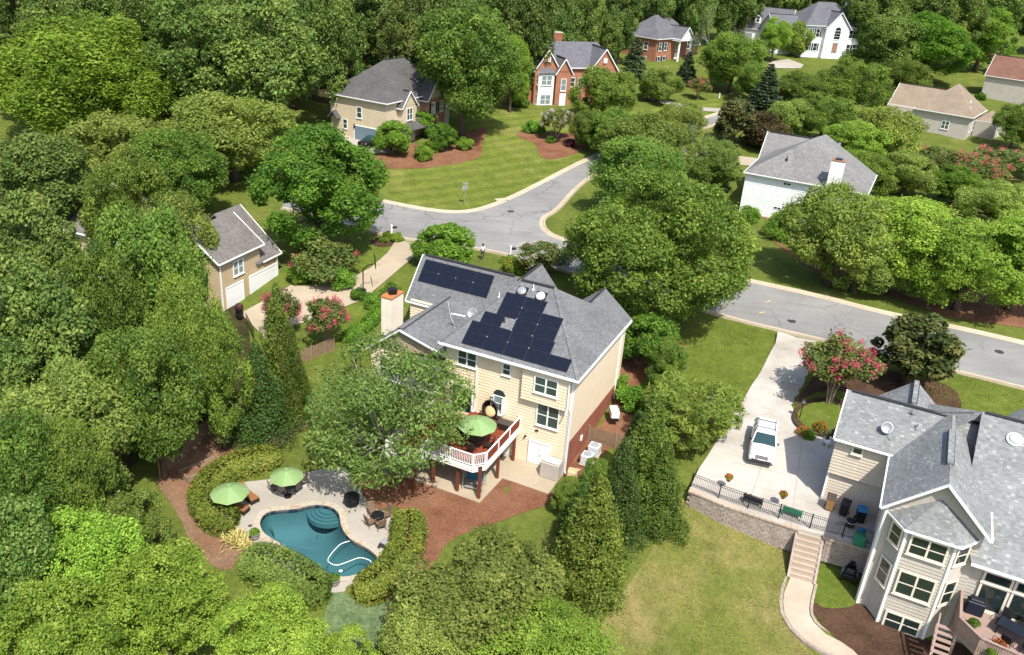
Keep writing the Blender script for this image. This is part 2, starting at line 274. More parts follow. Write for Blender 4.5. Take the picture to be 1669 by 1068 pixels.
# ------------------------------------------------------------------ geometry helpers
def tag(o, label=None, cat=None, group=None, kind=None):
    if label: o['label'] = label
    if cat: o['category'] = cat
    if group: o['group'] = group
    if kind: o['kind'] = kind
    return o
def link(name, me, parent=None, loc=None, rz=None):
    o = bpy.data.objects.new(name, me); C.objects.link(o)
    if parent is not None: o.parent = parent
    if loc is not None: o.location = loc
    if rz is not None: o.rotation_euler = (0, 0, rz)
    return o
def thing(name, label, cat, loc=(0, 0, 0), rz=0, group=None):
    o = link(name, None, None, tuple(float(x) for x in loc), rz); o.empty_display_size = .3
    return tag(o, label, cat, group)
def copy_tree(o, parent=None):
    c = o.copy(); C.objects.link(c); c.parent = parent
    for ch in list(o.children): copy_tree(ch, c)
    return c
class MB:
    def __init__(s): s.v = []; s.f = []; s.sm = False
    def add(s, vs, fs):
        b = len(s.v); s.v += [tuple(float(c) for c in p) for p in vs]; s.f += [tuple(b+i for i in q) for q in fs]; return s
    def box(s, x0, x1, y0, y1, z0, z1):
        return s.add([(x0,y0,z0),(x1,y0,z0),(x1,y1,z0),(x0,y1,z0),(x0,y0,z1),(x1,y0,z1),(x1,y1,z1),(x0,y1,z1)],
                     [(0,3,2,1),(4,5,6,7),(0,1,5,4),(1,2,6,5),(2,3,7,6),(3,0,4,7)])
    def cbox(s, c, d, rz=0, tilt=0):
        """box by centre and size, turned by rz, tilted about its own x"""
        mt = Matrix.Translation(c) @ Matrix.Rotation(rz, 4, 'Z') @ Matrix.Rotation(tilt, 4, 'X')
        q = [mt @ Vector((sx*d[0]/2, sy*d[1]/2, sz*d[2]/2)) for sz in (-1, 1) for sx, sy in ((-1,-1),(1,-1),(1,1),(-1,1))]
        return s.add(q, [(0,3,2,1),(4,5,6,7),(0,1,5,4),(1,2,6,5),(2,3,7,6),(3,0,4,7)])
    def prism(s, poly, z0, z1, cap=True):
        n = len(poly); vs = [(p[0], p[1], z0) for p in poly]+[(p[0], p[1], z1) for p in poly]
        fs = [(i, (i+1) % n, n+(i+1) % n, n+i) for i in range(n)]
        s.add(vs, fs)
        if cap:
            for t in tessellate_polygon([[Vector((p[0], p[1], 0)) for p in poly]]):
                s.add([(poly[i][0], poly[i][1], z1) for i in t], [(0, 1, 2)]); s.add([(poly[i][0], poly[i][1], z0) for i in t], [(2, 1, 0)])
        return s
    def bar(s, a, b, w, h=None):
        """square bar from a to b"""
        a = Vector(a); b = Vector(b); d = (b-a).normalized(); h = h or w
        up = Vector((0, 0, 1)) if abs(d.z) < .95 else Vector((0, 1, 0))
        sd = d.cross(up).normalized()*w/2; u2 = sd.cross(d).normalized()*h/2
        q = [p+sd*i+u2*j for p in (a, b) for i, j in ((-1,-1),(1,-1),(1,1),(-1,1))]
        return s.add(q, [(0,1,2,3),(7,6,5,4),(0,4,5,1),(1,5,6,2),(2,6,7,3),(3,7,4,0)])
    def tube(s, pts, r, n=6, cap=True):
        pts = [Vector(p) for p in pts]; rs = r if isinstance(r, (list, tuple)) else [r]*len(pts); vs = []
        for i, p in enumerate(pts):
            d = (pts[min(i+1, len(pts)-1)]-pts[max(i-1, 0)]).normalized(); up = Vector((0, 0, 1)) if abs(d.z) < .9 else Vector((1, 0, 0))
            a = d.cross(up).normalized(); b = a.cross(d).normalized()
            vs += [p+(a*math.cos(2*PI*k/n)+b*math.sin(2*PI*k/n))*rs[i] for k in range(n)]
        fs = [(i*n+k, i*n+(k+1) % n, (i+1)*n+(k+1) % n, (i+1)*n+k) for i in range(len(pts)-1) for k in range(n)]
        if cap: fs += [tuple(range(n)), tuple(range((len(pts)-1)*n+n-1, (len(pts)-1)*n-1, -1))]
        return s.add(vs, fs)
    def lathe(s, prof, n=16, c=(0, 0, 0), lob=None):
        vs = []
        for r, z in prof:
            for k in range(n):
                rr = r*(lob(k) if lob else 1); vs.append((c[0]+rr*math.cos(2*PI*k/n), c[1]+rr*math.sin(2*PI*k/n), c[2]+z))
        fs = [(i*n+k, i*n+(k+1) % n, (i+1)*n+(k+1) % n, (i+1)*n+k) for i in range(len(prof)-1) for k in range(n)]
        if prof[0][0] > .001: fs.append(tuple(range(n-1, -1, -1)))
        if prof[-1][0] > .001: fs.append(tuple((len(prof)-1)*n+k for k in range(n)))
        return s.add(vs, fs)
    def lap(s, poly, z0, z1, exp=.25, proj=.042):
        """lapped boards: each course leans out at its lower edge"""
        p = np.array(poly, float); a = .5*np.sum(p[:, 0]*np.roll(p[:, 1], -1)-np.roll(p[:, 0], -1)*p[:, 1]); p = p if a > 0 else p[::-1]; n = len(p)
        e = np.roll(p, -1, 0)-p; e /= np.linalg.norm(e, axis=1)[:, None]; nn = np.c_[e[:, 1], -e[:, 0]]; mt = nn+np.roll(nn, 1, 0); mt /= np.maximum(.3, (mt*nn).sum(1))[:, None]; o = p+mt*proj
        vs = []; k = 0; z = z0
        while z < z1-.02:
            t = min(z+exp, z1); vs += [(*q, z) for q in o]+[(*q, t) for q in p]; z = t; k += 2
        s.add(vs, [(r*n+i, r*n+(i+1) % n, (r+1)*n+(i+1) % n, (r+1)*n+i) for r in range(k-1) for i in range(n)])
        for t in tessellate_polygon([[Vector((*q, 0)) for q in p]]): s.add([(*p[i], z1) for i in t], [(0, 1, 2)])
        return s
    def mesh(s, name, mat, smooth=False, bevel=0):
        me = bpy.data.meshes.new(name); me.from_pydata(s.v, [], s.f)
        if bevel or smooth:
            bm = bmesh.new(); bm.from_mesh(me); bmesh.ops.remove_doubles(bm, verts=bm.verts, dist=1e-4)
            if bevel: bmesh.ops.bevel(bm, geom=list(bm.edges), offset=bevel, segments=1, affect='EDGES', clamp_overlap=True)
            bmesh.ops.recalc_face_normals(bm, faces=bm.faces)
            bm.to_mesh(me); bm.free()
        if smooth: me.polygons.foreach_set('use_smooth', [True]*len(me.polygons))
        me.materials.append(M[mat]); me.update(); return me
    def build(s, name, mat, parent=None, smooth=False, bevel=0, loc=None, rz=None): return link(name, s.mesh(name, mat, smooth, bevel), parent, loc, rz)
def catmull(p, closed=True, k=5):
    p = [np.asarray(q, float) for q in p]; n = len(p); out = []
    for i in range(n if closed else n-1):
        a, b, c, d = (p[(i+j) % n] for j in (-1, 0, 1, 2)) if closed else (p[max(i-1, 0)], p[i], p[i+1], p[min(i+2, n-1)])
        for t in np.arange(k)/k: out.append(.5*((2*b)+(-a+c)*t+(2*a-5*b+4*c-d)*t*t+(-a+3*b-3*c+d)*t**3))
    if not closed: out.append(p[-1])
    return out
def inside(poly, X, Y):
    r = np.zeros(np.shape(X), bool); n = len(poly)
    for i in range(n):
        x0, y0 = poly[i][:2]; x1, y1 = poly[(i+1) % n][:2]
        if y0 == y1: continue
        c = ((y0 > Y) != (y1 > Y)) & (X < (x1-x0)*(Y-y0)/(y1-y0)+x0); r ^= c
    return r
def grow(poly, k):
    c = np.mean(poly, 0); return [c+(p-c)*(1+k/np.linalg.norm(p-c)) for p in poly]
def gpoly(px, smooth=True, k=4):
    w = [at(*q)[:2] for q in px]; return catmull(w, True, k) if smooth else w
LAWNS = []
def sheet(name, poly, mat, off=.03, hole=None, z=None, step=None, struct=True, skirt=0):
    """a surface draped on the ground (or at height z / z(x,y)), cut on a grid so it follows the terrain"""
    loops = [[Vector((p[0], p[1], 0)) for p in poly]]
    if hole is not None: loops.append([Vector((p[0], p[1], 0)) for p in hole])
    allp = [q for l in loops for q in l]; tr = tessellate_polygon(loops)
    bm = bmesh.new(); vs = [bm.verts.new(q) for q in allp]
    for t in tr:
        try: bm.faces.new([vs[i] for i in t])
        except ValueError: pass
    flat = isinstance(z, (int, float))
    if not flat:
        X = [q.x for q in allp]; Y = [q.y for q in allp]; st = step or max(1.0, max(max(X)-min(X), max(Y)-min(Y))/50)
        for ax, lo, hi in ((0, min(X), max(X)), (1, min(Y), max(Y))):
            g = math.ceil(lo/st)*st
            while g < hi:
                co = [0, 0, 0]; no = [0, 0, 0]; co[ax] = g; no[ax] = 1
                bmesh.ops.bisect_plane(bm, geom=bm.verts[:]+bm.edges[:]+bm.faces[:], plane_co=co, plane_no=no, dist=1e-5); g += st
    XY = np.array([v.co[:2] for v in bm.verts]); Z = np.full(len(XY), z) if flat else (z(XY[:, 0], XY[:, 1]) if z else np.where(inside(grow(patio_poly, .8), XY[:, 0], XY[:, 1]), np.minimum(tz(XY[:, 0], XY[:, 1]), -.09), tz(XY[:, 0], XY[:, 1])))+off
    for v, h in zip(bm.verts, Z): v.co.z = h
    bmesh.ops.recalc_face_normals(bm, faces=bm.faces)
    if sum(f.normal.z for f in bm.faces) < 0: bmesh.ops.reverse_faces(bm, faces=bm.faces)
    if skirt:
        be = [e for e in bm.edges if e.is_boundary]; r = bmesh.ops.extrude_edge_only(bm, edges=be)
        for v in [g for g in r['geom'] if isinstance(g, bmesh.types.BMVert)]: v.co.z -= skirt
        bmesh.ops.recalc_face_normals(bm, faces=bm.faces)
    me = bpy.data.meshes.new(name); bm.to_mesh(me); bm.free(); me.materials.append(M[mat])
    o = link(name, me)
    if struct: o['kind'] = 'structure'
    if name == 'lawn': LAWNS.append([np.array(p[:2]) for p in poly])
    return o
def resample(path, step):
    p = np.array([q[:2] for q in path]); d = np.r_[0, np.cumsum(np.hypot(*np.diff(p, axis=0).T))]; n = max(2, int(d[-1]/step)+1)
    s = np.linspace(0, d[-1], n); return np.c_[np.interp(s, d, p[:, 0]), np.interp(s, d, p[:, 1])]
def normals2(p, closed=False):
    t = np.gradient(p, axis=0) if not closed else np.roll(p, -1, 0)-np.roll(p, 1, 0); t /= np.linalg.norm(t, axis=1)[:, None]+1e-9; return np.c_[-t[:, 1], t[:, 0]]
def ribbon(name, path, prof, mat, z=None, step=.8, struct=True, parent=None):
    """sweep a cross-section (side offset, height) along a ground path"""
    p = resample(path, step); nn = normals2(p); Z = tz(p[:, 0], p[:, 1]) if z is None else (z(p[:, 0], p[:, 1]) if callable(z) else np.full(len(p), z))
    m = MB(); k = len(prof); vs = []
    for i in range(len(p)):
        for o, h in prof: q = p[i]+nn[i]*o; vs.append((q[0], q[1], Z[i]+h))
    m.add(vs, [(i*k+j, i*k+j+1, (i+1)*k+j+1, (i+1)*k+j) for i in range(len(p)-1) for j in range(k-1)])
    ob = m.build(name, mat, parent)
    if struct: ob['kind'] = 'structure'
    return ob
# ------------------------------------------------------------------ ground outlines
c7 = lambda L: [(260+x/2.608, 680+y/2.608) for x, y in L]
c2 = lambda L: [(500+x/2.966, y/2.966) for x, y in L]
ZP = -0.25                                     # pool deck level
pool_edge = catmull([G(x, y, ZP)[:2] for x, y in c7([(427,455),(440,422),(470,402),(530,396),(590,390),(632,378),(682,374),(732,385),(760,410),(768,440),(772,465),(790,497),(822,527),(872,553),(912,582),(926,606),(900,640),(845,668),(790,680),(735,674),(690,655),(630,628),(575,612),(548,585),(522,547),(480,520),(442,492)])], True, 4)
deck_edge = catmull([G(x, y, ZP)[:2] for x, y in c7([(225,310),(290,285),(430,268),(560,252),(640,232),(760,212),(835,255),(865,330),(910,383),(985,412),(1003,440),(1004,500),(990,560),(960,600),(910,660),(800,715),(786,738),(716,740),(700,700),(600,660),(530,640),(440,590),(385,540),(325,470),(262,390)])], True, 4)
hole_edge = pool_edge
QA = -0.4376; ZD = 1.2; Q0 = G(1339, 811.4, ZD)[:2]
QU = np.array([math.cos(QA), math.sin(QA)]); QV = np.array([-math.sin(QA), math.cos(QA)])
def ql(x, y): return Q0+QU*x+QV*y
_dr = [(1268,540,3.75),(1330,556,3.7),(1329,578,3.2),(1312,620,2.5),(1294,664,1.9),(1292,682,1.65),(1306,699,1.45),(1338,709,1.4),(1372,716,1.3),(1430,790,1.2),(1445,850,1.2),(1419,894,1.0),(1340,871,1.0),(1300,862,1.0),(1180,822,1.0),(1124,796,1.0),(1140,762,1.05),(1178,706,1.3),(1200,668,1.7),(1232,618,2.4),(1264,560,3.3)]
drive_pts = np.array([G(*q) for q in _dr]); drive_poly = [p[:2] for p in drive_pts]
def zdrive(X, Y):
    X = np.asarray(X, float); Y = np.asarray(Y, float); d2 = (X[..., None]-drive_pts[:, 0])**2+(Y[..., None]-drive_pts[:, 1])**2+.5
    w = d2**-1.6; return (w*drive_pts[:, 2]).sum(-1)/w.sum(-1)
patio_poly = [cl(*q) for q in ((.0,-2.98),(-3.72,-2.96),(-3.84,-6.42),(-13,-6.42),(-13,.2),(0,.2))]
A_px = [(470,296),(560,316),(618,328),(690,342),(735,347),(770,345),(805,335),(840,320),(880,300),(930,274),(970,255),(1010,237),(1080,212),(1150,192),(1200,176)]
B_px = [(1215,184),(1160,206),(1090,228),(1020,258),(965,288),(937,311),(920,330),(905,345),(888,355),(884,366),(890,378),(912,390),(980,408),(1100,434),(1243,464),(1345,487),(1440,511),(1560,536),(1669,561),(1760,582)]
C_px = [(1760,658),(1669,634),(1560,607),(1430,576),(1330,553),(1266,538),(1189,519),(1050,479),(930,445),(840,420),(780,407),(700,397),(640,386),(560,366),(460,340)]
Aw, Bw, Cw = (catmull([at(*q)[:2] for q in L], False, 4) for L in (A_px, B_px, C_px))
# ------------------------------------------------------------------ ground
def axis(a, b, fine, lo, hi):
    g = list(np.arange(a, b+1e-6, fine)); s = fine
    x = a
    while x > lo: s = min(s*1.18, 25); x -= s; g.insert(0, x)
    x = b; s = fine
    while x < hi: s = min(s*1.18, 25); x += s; g.append(x)
    return np.array(g)
gx = axis(-36, 38, .5, -420, 480); gy = axis(26, 92, .5, 2, 760)
XX, YY = np.meshgrid(gx, gy); ZZ = tz(XX, YY)
for poly, h in ((grow(deck_edge, .7), ZP-.08), (grow(patio_poly, .8), -.1)): ZZ = np.where(inside(poly, XX, YY), np.minimum(ZZ, h), ZZ)
ZZ = np.where(inside(grow(drive_poly, .5), XX, YY), np.minimum(ZZ, zdrive(XX, YY)-.12), ZZ)
ZZ = np.where(inside([p+(p-np.mean(pool_edge, 0))/np.linalg.norm(p-np.mean(pool_edge, 0))*.3 for p in pool_edge], XX, YY), -3.2, ZZ)
rh = [ql(*q) for q in ((-.3,.1),(3.6,.1),(3.6,-6.9),(14,-6.9),(14,12),(-.3,12))]
ZZ = np.where(inside(rh, XX, YY), np.minimum(ZZ, -1.9), ZZ)
m = MB(); ny, nx = XX.shape
me = bpy.data.meshes.new('ground'); co = np.stack([XX, YY, ZZ], -1).reshape(-1, 3)
ii = (np.arange(ny-1)[:, None]*nx+np.arange(nx-1)[None]).ravel(); q = np.stack([ii, ii+1, ii+nx+1, ii+nx], 1)
def fast_mesh(me, co, quads, mat, tint=None, smooth=False):
    k = quads.shape[1]; me.vertices.add(len(co)); me.vertices.foreach_set('co', co.astype(np.float32).ravel())
    me.loops.add(quads.size); me.loops.foreach_set('vertex_index', quads.astype(np.int32).ravel())
    me.polygons.add(len(quads)); me.polygons.foreach_set('loop_start', np.arange(0, quads.size, k, dtype=np.int32)); me.polygons.foreach_set('loop_total', np.full(len(quads), k, np.int32))
    if smooth: me.polygons.foreach_set('use_smooth', np.ones(len(quads), bool))
    if tint is not None:
        a = me.attributes.new('tint', 'FLOAT', 'FACE'); a.data.foreach_set('value', tint.astype(np.float32))
    me.materials.append(M[mat]); me.update(calc_edges=True)
fast_mesh(me, co, q, 'grass', smooth=True); tag(link('ground', me), kind='structure')
# wood floor and beds
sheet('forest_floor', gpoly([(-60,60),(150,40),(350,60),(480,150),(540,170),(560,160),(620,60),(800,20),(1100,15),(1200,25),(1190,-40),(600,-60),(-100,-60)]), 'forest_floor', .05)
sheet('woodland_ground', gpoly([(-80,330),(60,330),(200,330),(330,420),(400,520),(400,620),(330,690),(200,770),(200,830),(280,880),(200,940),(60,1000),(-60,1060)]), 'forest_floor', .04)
sheet('lawn', gpoly([(618,331),(690,343),(735,348),(770,346),(805,336),(840,321),(880,301),(930,275),(970,256),(1020,233),(1100,206),(1180,178),(1170,160),(1040,182),(900,186),(760,190),(700,240),(620,262)], False), 'grass_striped', .03)
sheet('lawn', gpoly([(1116,806),(1180,836),(1240,852),(1300,880),(1287,945),(1270,985),(1288,1030),(1345,1085),(960,1100),(985,1010),(1060,900),(1095,840)], False), 'grass_dry', .03)
sheet('lawn', gpoly([(1190,521),(1266,541),(1262,560),(1231,617),(1199,667),(1180,700),(1120,690),(1080,600),(1100,560)], False), 'grass_verge', .03)
sheet('lawn', gpoly([(1500,596),(1560,609),(1669,637),(1740,655),(1740,720),(1560,690),(1490,660),(1460,640)], False), 'grass_verge', .03)
for nm, pl_, mt, of in (('mulch_bed', c2([(335,760),(430,700),(500,690),(600,715),(700,700),(780,640),(870,620),(850,690),(845,740),(825,765),(740,790),(600,812),(480,818),(345,815)]), 'mulch_red', .06),
    ('mulch_bed', c2([(1012,650),(1060,636),(1130,630),(1200,650),(1290,645),(1350,690),(1340,718),(1280,752),(1200,771),(1140,766),(1118,730),(1096,693),(1040,672)]), 'mulch_red', .06),
    ('mulch_bed', c7([(820,240),(980,250),(1010,190),(1100,240),(1330,300),(1420,200),(1660,300),(1645,372),(1560,402),(1400,462),(1280,502),(1210,552),(1165,632),(1085,700),(1030,750),(940,800),(860,800),(880,720),(1000,640),(1050,500),(1010,380),(930,395),(870,330)]), 'mulch_red', .03),
    ('garden_path', c7([(-10,280),(20,230),(60,185),(140,130),(230,40),(320,-10),(345,60),(410,105),(490,85),(560,25),(610,-10),(640,30),(560,90),(500,130),(330,170),(230,240),(160,320),(170,400),(250,470),(310,510),(345,480),(400,530),(400,580),(340,600),(300,650),(240,640),(170,580),(125,520),(95,450),(50,370)]), 'path_dirt', .04),
    ('mulch_bed', [(1002,600),(1030,640),(1025,700),(985,740),(955,770),(930,790),(915,790),(925,760),(960,715),(1000,660)], 'mulch_red', .03),
    ('mulch_bed', [(1000,560),(1040,545),(1100,556),(1120,570),(1100,582),(1060,610),(1020,640)], 'mulch_red', .05),
    ('mulch_bed', [(1296,662),(1320,622),(1345,600),(1420,600),(1500,615),(1560,640),(1560,690),(1500,690),(1400,660),(1380,640),(1330,640)], 'mulch_dark', .05),
    ('mulch_bed', [(1292,682),(1300,662),(1325,650),(1374,655),(1366,716),(1338,711),(1306,700)], 'mulch_dark', .05),
    ('lawn', [(1299,680),(1306,667),(1330,657),(1368,661),(1362,697),(1335,703),(1312,695)], 'grass_verge', .08),
    ('mulch_bed', [(1322,988),(1345,985),(1400,985),(1432,1005),(1490,1040),(1560,1050),(1600,1090),(1430,1085),(1390,1060),(1345,1025)], 'mulch_dark', .05),
    ('lawn', [(1330,915),(1398,900),(1400,975),(1372,992),(1328,982)], 'grass_verge', .06),
    ('mulch_bed', [(1250,385),(1330,430),(1420,440),(1520,480),(1600,470),(1669,500),(1740,520),(1740,560),(1669,535),(1560,520),(1440,480),(1340,450)], 'mulch_red', .04),
    ('mulch_bed', [(606,392),(640,385),(655,392),(652,398),(630,403),(612,402)], 'mulch_dark', .07),
    ('groundcover_patch', c7([(725,770),(770,745),(830,780),(900,795),(990,790),(1000,850),(940,930),(900,1020),(760,1020),(690,930),(700,850)]), 'groundcover', .05),
    ('lawn', [(560,395),(610,400),(645,402),(600,436),(580,440),(560,425)], 'grass_verge', .05),
    ('lawn', [(680,425),(690,440),(660,465),(620,480),(560,500),(505,530),(505,575),(560,560),(620,510),(660,480)], 'grass_verge', .05)):
    sheet(nm, gpoly(pl_, True, 3), mt, of)
# street with rolled kerbs, manholes, gutter inlet
sheet('street', list(Aw)+list(Bw)+list(Cw), 'asphalt', .10)
for pth, sg in ((Aw, 1), (Bw, 1), (Cw, 1)):
    ribbon('kerb', pth, [(-.45, .07), (-.40, .125), (.05, .15), (.16, .24), (.32, .25), (.36, -.1)] if pth is not Bw else [(-.45, .07), (-.40, .125), (.05, .15), (.16, .24), (.32, .25), (.36, -.1)], 'kerb')
def disc(name, px, r, mat, label, cat, group=None):
    p = at(*px); m = MB(); m.lathe([(r, .105), (r, .125), (r*.86, .127), (r*.85, .12), (0.001, .122)], 20); o = m.build(name, mat, loc=p); tag(o, label, cat, group)
disc('manhole_cover', (832,346), .42, 'iron_cover', 'round dark iron manhole cover in the middle of the junction', 'manhole cover')
disc('manhole_cover', (1290,525), .42, 'iron_cover', 'round iron manhole cover in the street above the pale driveway', 'manhole cover')
disc('manhole_cover', (1628,575), .42, 'iron_cover', 'round iron manhole cover in the street near the right edge', 'manhole cover')
d = thing('storm_drain', 'dark kerb inlet of the storm drain at the corner of the striped lawn', 'storm drain', at(817,327), .45)
MB().box(-.9, .9, -.35, .35, .1, .2).build('hood', 'kerb', d); MB().box(-.75, .75, -.6, -.34, .1, .135).build('grate', 'iron_cover', d)
for px in ((1252,493), (1241,511)):
    MB_ = MB().box(-.35, .35, -.09, .09, .105, .112); o = MB_.build('road_mark', 'yellow_paint', loc=at(*px), rz=.6); o['kind'] = 'structure'
# driveways, patio, walks
sheet('driveway', drive_poly, 'concrete_drive', 0, z=zdrive, skirt=.6)
def joints(lines, zf, mat='joint', w=.035):
    m = MB()
    for a, b in lines:
        a = np.array(a); b = np.array(b); n = max(2, int(np.linalg.norm(b-a)/.6)); nn = np.array([-(b-a)[1], (b-a)[0]]); nn = nn/np.linalg.norm(nn)*w/2
        P = [a+(b-a)*i/n for i in range(n+1)]; vs = []
        for p in P:
            for s in (-1, 1): q = p+nn*s; vs.append((q[0], q[1], float(zf(q[0], q[1]))+.004))
        m.add(vs, [(2*i, 2*i+1, 2*i+3, 2*i+2) for i in range(n)])
    o = m.build('driveway_joint', mat); o['kind'] = 'structure'
jl = [(G(a, b, 1.3)[:2], G(c, d_, 1.3)[:2]) for a, b, c, d_ in ((1212,664,1296,685),(1180,712,1298,742),(1160,742,1290,775),(1147,765,1335,818),(1262,700,1215,833),(1308,706,1290,856))]
joints(jl, zdrive); joints([(G(1262,566,3.2)[:2], G(1328,582,3.1)[:2]), (G(1236,612,2.5)[:2], G(1314,631,2.4)[:2])], zdrive)
sheet('driveway', gpoly([(646,392),(690,401),(682,414),(655,436),(625,462),(603,480),(582,493),(555,504),(505,524),(478,532),(440,560),(392,512),(474,466),(500,468),(540,462),(586,447),(605,437),(632,413)], False), 'concrete_old', .09)
sheet('driveway', gpoly([(1120,246),(1180,252),(1260,262),(1262,274),(1160,266),(1110,262)], False), 'concrete_old', .08)
sheet('driveway', gpoly([(560,212),(600,230),(634,240),(640,250),(600,252),(550,230)], False), 'concrete', .07)
sheet('driveway', gpoly([(1055,163),(1060,158),(1110,170),(1150,176),(1180,178),(1178,184),(1120,180)], False), 'concrete', .1)
sheet('driveway', gpoly([(1262,100),(1285,97),(1310,106),(1305,112),(1265,112),(1235,120),(1228,116)], False), 'concrete', .1)
sheet('patio', patio_poly, 'concrete_old', 0, z=.0, skirt=.3)
# pool deck with its hole, walkway by the steps
sheet('pool_deck', deck_edge, 'concrete', 0, hole=hole_edge, z=ZP, skirt=.3)
walk = catmull([at(*q)[:2] for q in ((1306,945),(1298,980),(1300,1005),(1325,1035),(1380,1062),(1440,1085),(1500,1110))], False, 6)
ribbon('walkway', walk, [(-.85, -.1), (-.82, .05), (.82, .05), (.85, -.1)], 'walk_concrete')
ribbon('walkway_edging', walk, [(-1.1, -.1), (-1.08, .09), (-.88, .09), (-.86, -.1)], 'block')
ribbon('walkway_edging', walk, [(.86, -.1), (.88, .09), (1.05, .09), (1.07, -.1)], 'block')
# ------------------------------------------------------------------ vegetation
def unit(v): return v/(np.linalg.norm(v, axis=-1, keepdims=True)+1e-9)
def leaf_mesh(name, P, Nn, s, tint, mat, asp=1.7, r=None, along=None):
    r = r or rng; n = len(P)
    t = unit(np.cross(Nn, r.normal(size=(n, 3)))) if along is None else unit(along)
    b = unit(np.cross(Nn, t)); s = np.asarray(s).reshape(-1, 1)*np.ones((n, 1)); L = t*s*.5*asp; Wd = b*s*.5
    k = unit(Nn)*s*.12
    co = np.stack([P+L, P+Wd+k, P-L, P-Wd+k], 1).reshape(-1, 3)
    me = bpy.data.meshes.new(name); fast_mesh(me, co, np.arange(n*4).reshape(-1, 4), mat, np.clip(tint, 0, 1)); return me
def sph(n, r): return unit(r.normal(size=(n, 3)))
def crown(seed, R, zr, cz, nb, lpb, ls, mat, rb=.27, up=.35, egg=0., jit=.5, low=-.55, asp=1.7, squash=.8, bare=.0, lobes=9):
    """broadleaf crown: a handful of big limbs' masses, each covered by leaf clumps"""
    r = np.random.default_rng(seed); K = lobes; g = (np.arange(K)+.5)/K; z = 1-(1-max(low, -.8))*g; th = np.arange(K)*2.39996+r.uniform(0, 6)
    q = np.sqrt(np.maximum(0, 1-z*z)); D = unit(np.c_[q*np.cos(th), q*np.sin(th), z]+r.normal(size=(K, 3))*.14)
    lr = r.uniform(.40, .56, K)*(1-.12*jit); lc = D*(np.clip(1-lr, .35, .6)*(1-.35*jit*r.random(K)))[:, None]
    lc = np.r_[lc, [[0, 0, 0.]]]; lr = np.r_[lr, .55]; D = np.r_[D, [[0, 0, 1.]]]
    B = []
    while len(B) < nb:
        i = r.integers(0, len(lc)); d = unit(r.normal(size=3)+D[i]*.8)
        p = lc[i]+d*lr[i]*r.uniform(.78, 1.0)
        if p[2] < low or np.any((np.linalg.norm(p-lc, axis=1) < lr*.8) & (np.arange(len(lc)) != i)): continue
        if len(B) and np.min(np.linalg.norm(np.array(B)-p, axis=1)) < rb*.42*r.uniform(.4, 1.2): continue
        B.append(p)
    B = np.array(B); wz = 1-egg*B[:, 2:3]; B = B*np.c_[wz, wz, np.ones(len(B))]*[R, R, zr]*.98
    nin = nb//5; Bi = sph(nin, r)*r.uniform(.15, .5, (nin, 1))*[R, R, zr]; B = np.r_[B, Bi]
    br = R*rb*np.clip(r.lognormal(-.05, .32, len(B)), .5, 1.7); br[:nb] *= .88; br[nb:] *= 1.3
    P = []; Nn = []; T = []; Sz = []
    for i, (c, b_) in enumerate(zip(B, br)):
        if r.random() < bare: continue
        k = int(lpb*(b_/(R*rb))**1.6*r.uniform(.55, 1.25)); d = sph(k, r); keep = (d @ unit(c+[0, 0, R*.25])) > -.55; d = d[keep]
        rr = b_*(.6+.45*r.random((len(d), 1))**.6+.3*(r.random((len(d), 1)) < .08)); lump = 1+.18*np.sin(d[:, :1]*5+i)*np.sin(d[:, 1:2]*5+2*i)
        P.append(c+d*rr*lump*[1, 1, squash]); Nn.append(unit(d*.55+[0, -.12, up+.3]+r.normal(size=d.shape)*.55)); T.append(.5+r.normal()*.14+r.normal(size=len(d))*.17); Sz.append(np.full(len(d), r.uniform(.75, 1.35)))
    P = np.concatenate(P)+[0, 0, cz]; Nn = np.concatenate(Nn); T = np.concatenate(T)
    me = leaf_mesh('crown', P, Nn, ls*np.concatenate(Sz)*r.uniform(.65, 1.3, len(P)), T, mat, asp, r)
    return me, B+[0, 0, cz]
def limbs(seed, B, cz, zr, r0, mat, n=22, lean=.0, fork=.45):
    r = np.random.default_rng(seed+99); m = MB(); h0 = max(.3, cz-zr*.55)
    m.tube([(0, 0, -.4), (r.normal()*.05, r.normal()*.05, h0*.5), (r.normal()*.1, r.normal()*.1, h0), (r.normal()*.3, r.normal()*.3, cz+zr*.35)], [r0*1.25, r0*.95, r0*.8, r0*.25], 8)
    for k in r.choice(len(B), min(n, len(B)), replace=False):
        e = B[k]; s0 = np.array([0, 0, h0*(.8+.5*r.random())]); mid = s0+(e-s0)*fork+[0, 0, -.08*np.linalg.norm(e-s0)]
        m.tube([s0, mid, e, e+(e-mid)*.16], [r0*.45, r0*.27, r0*.1, r0*.03], 5, False)
    return m.mesh('trunk', mat, True)
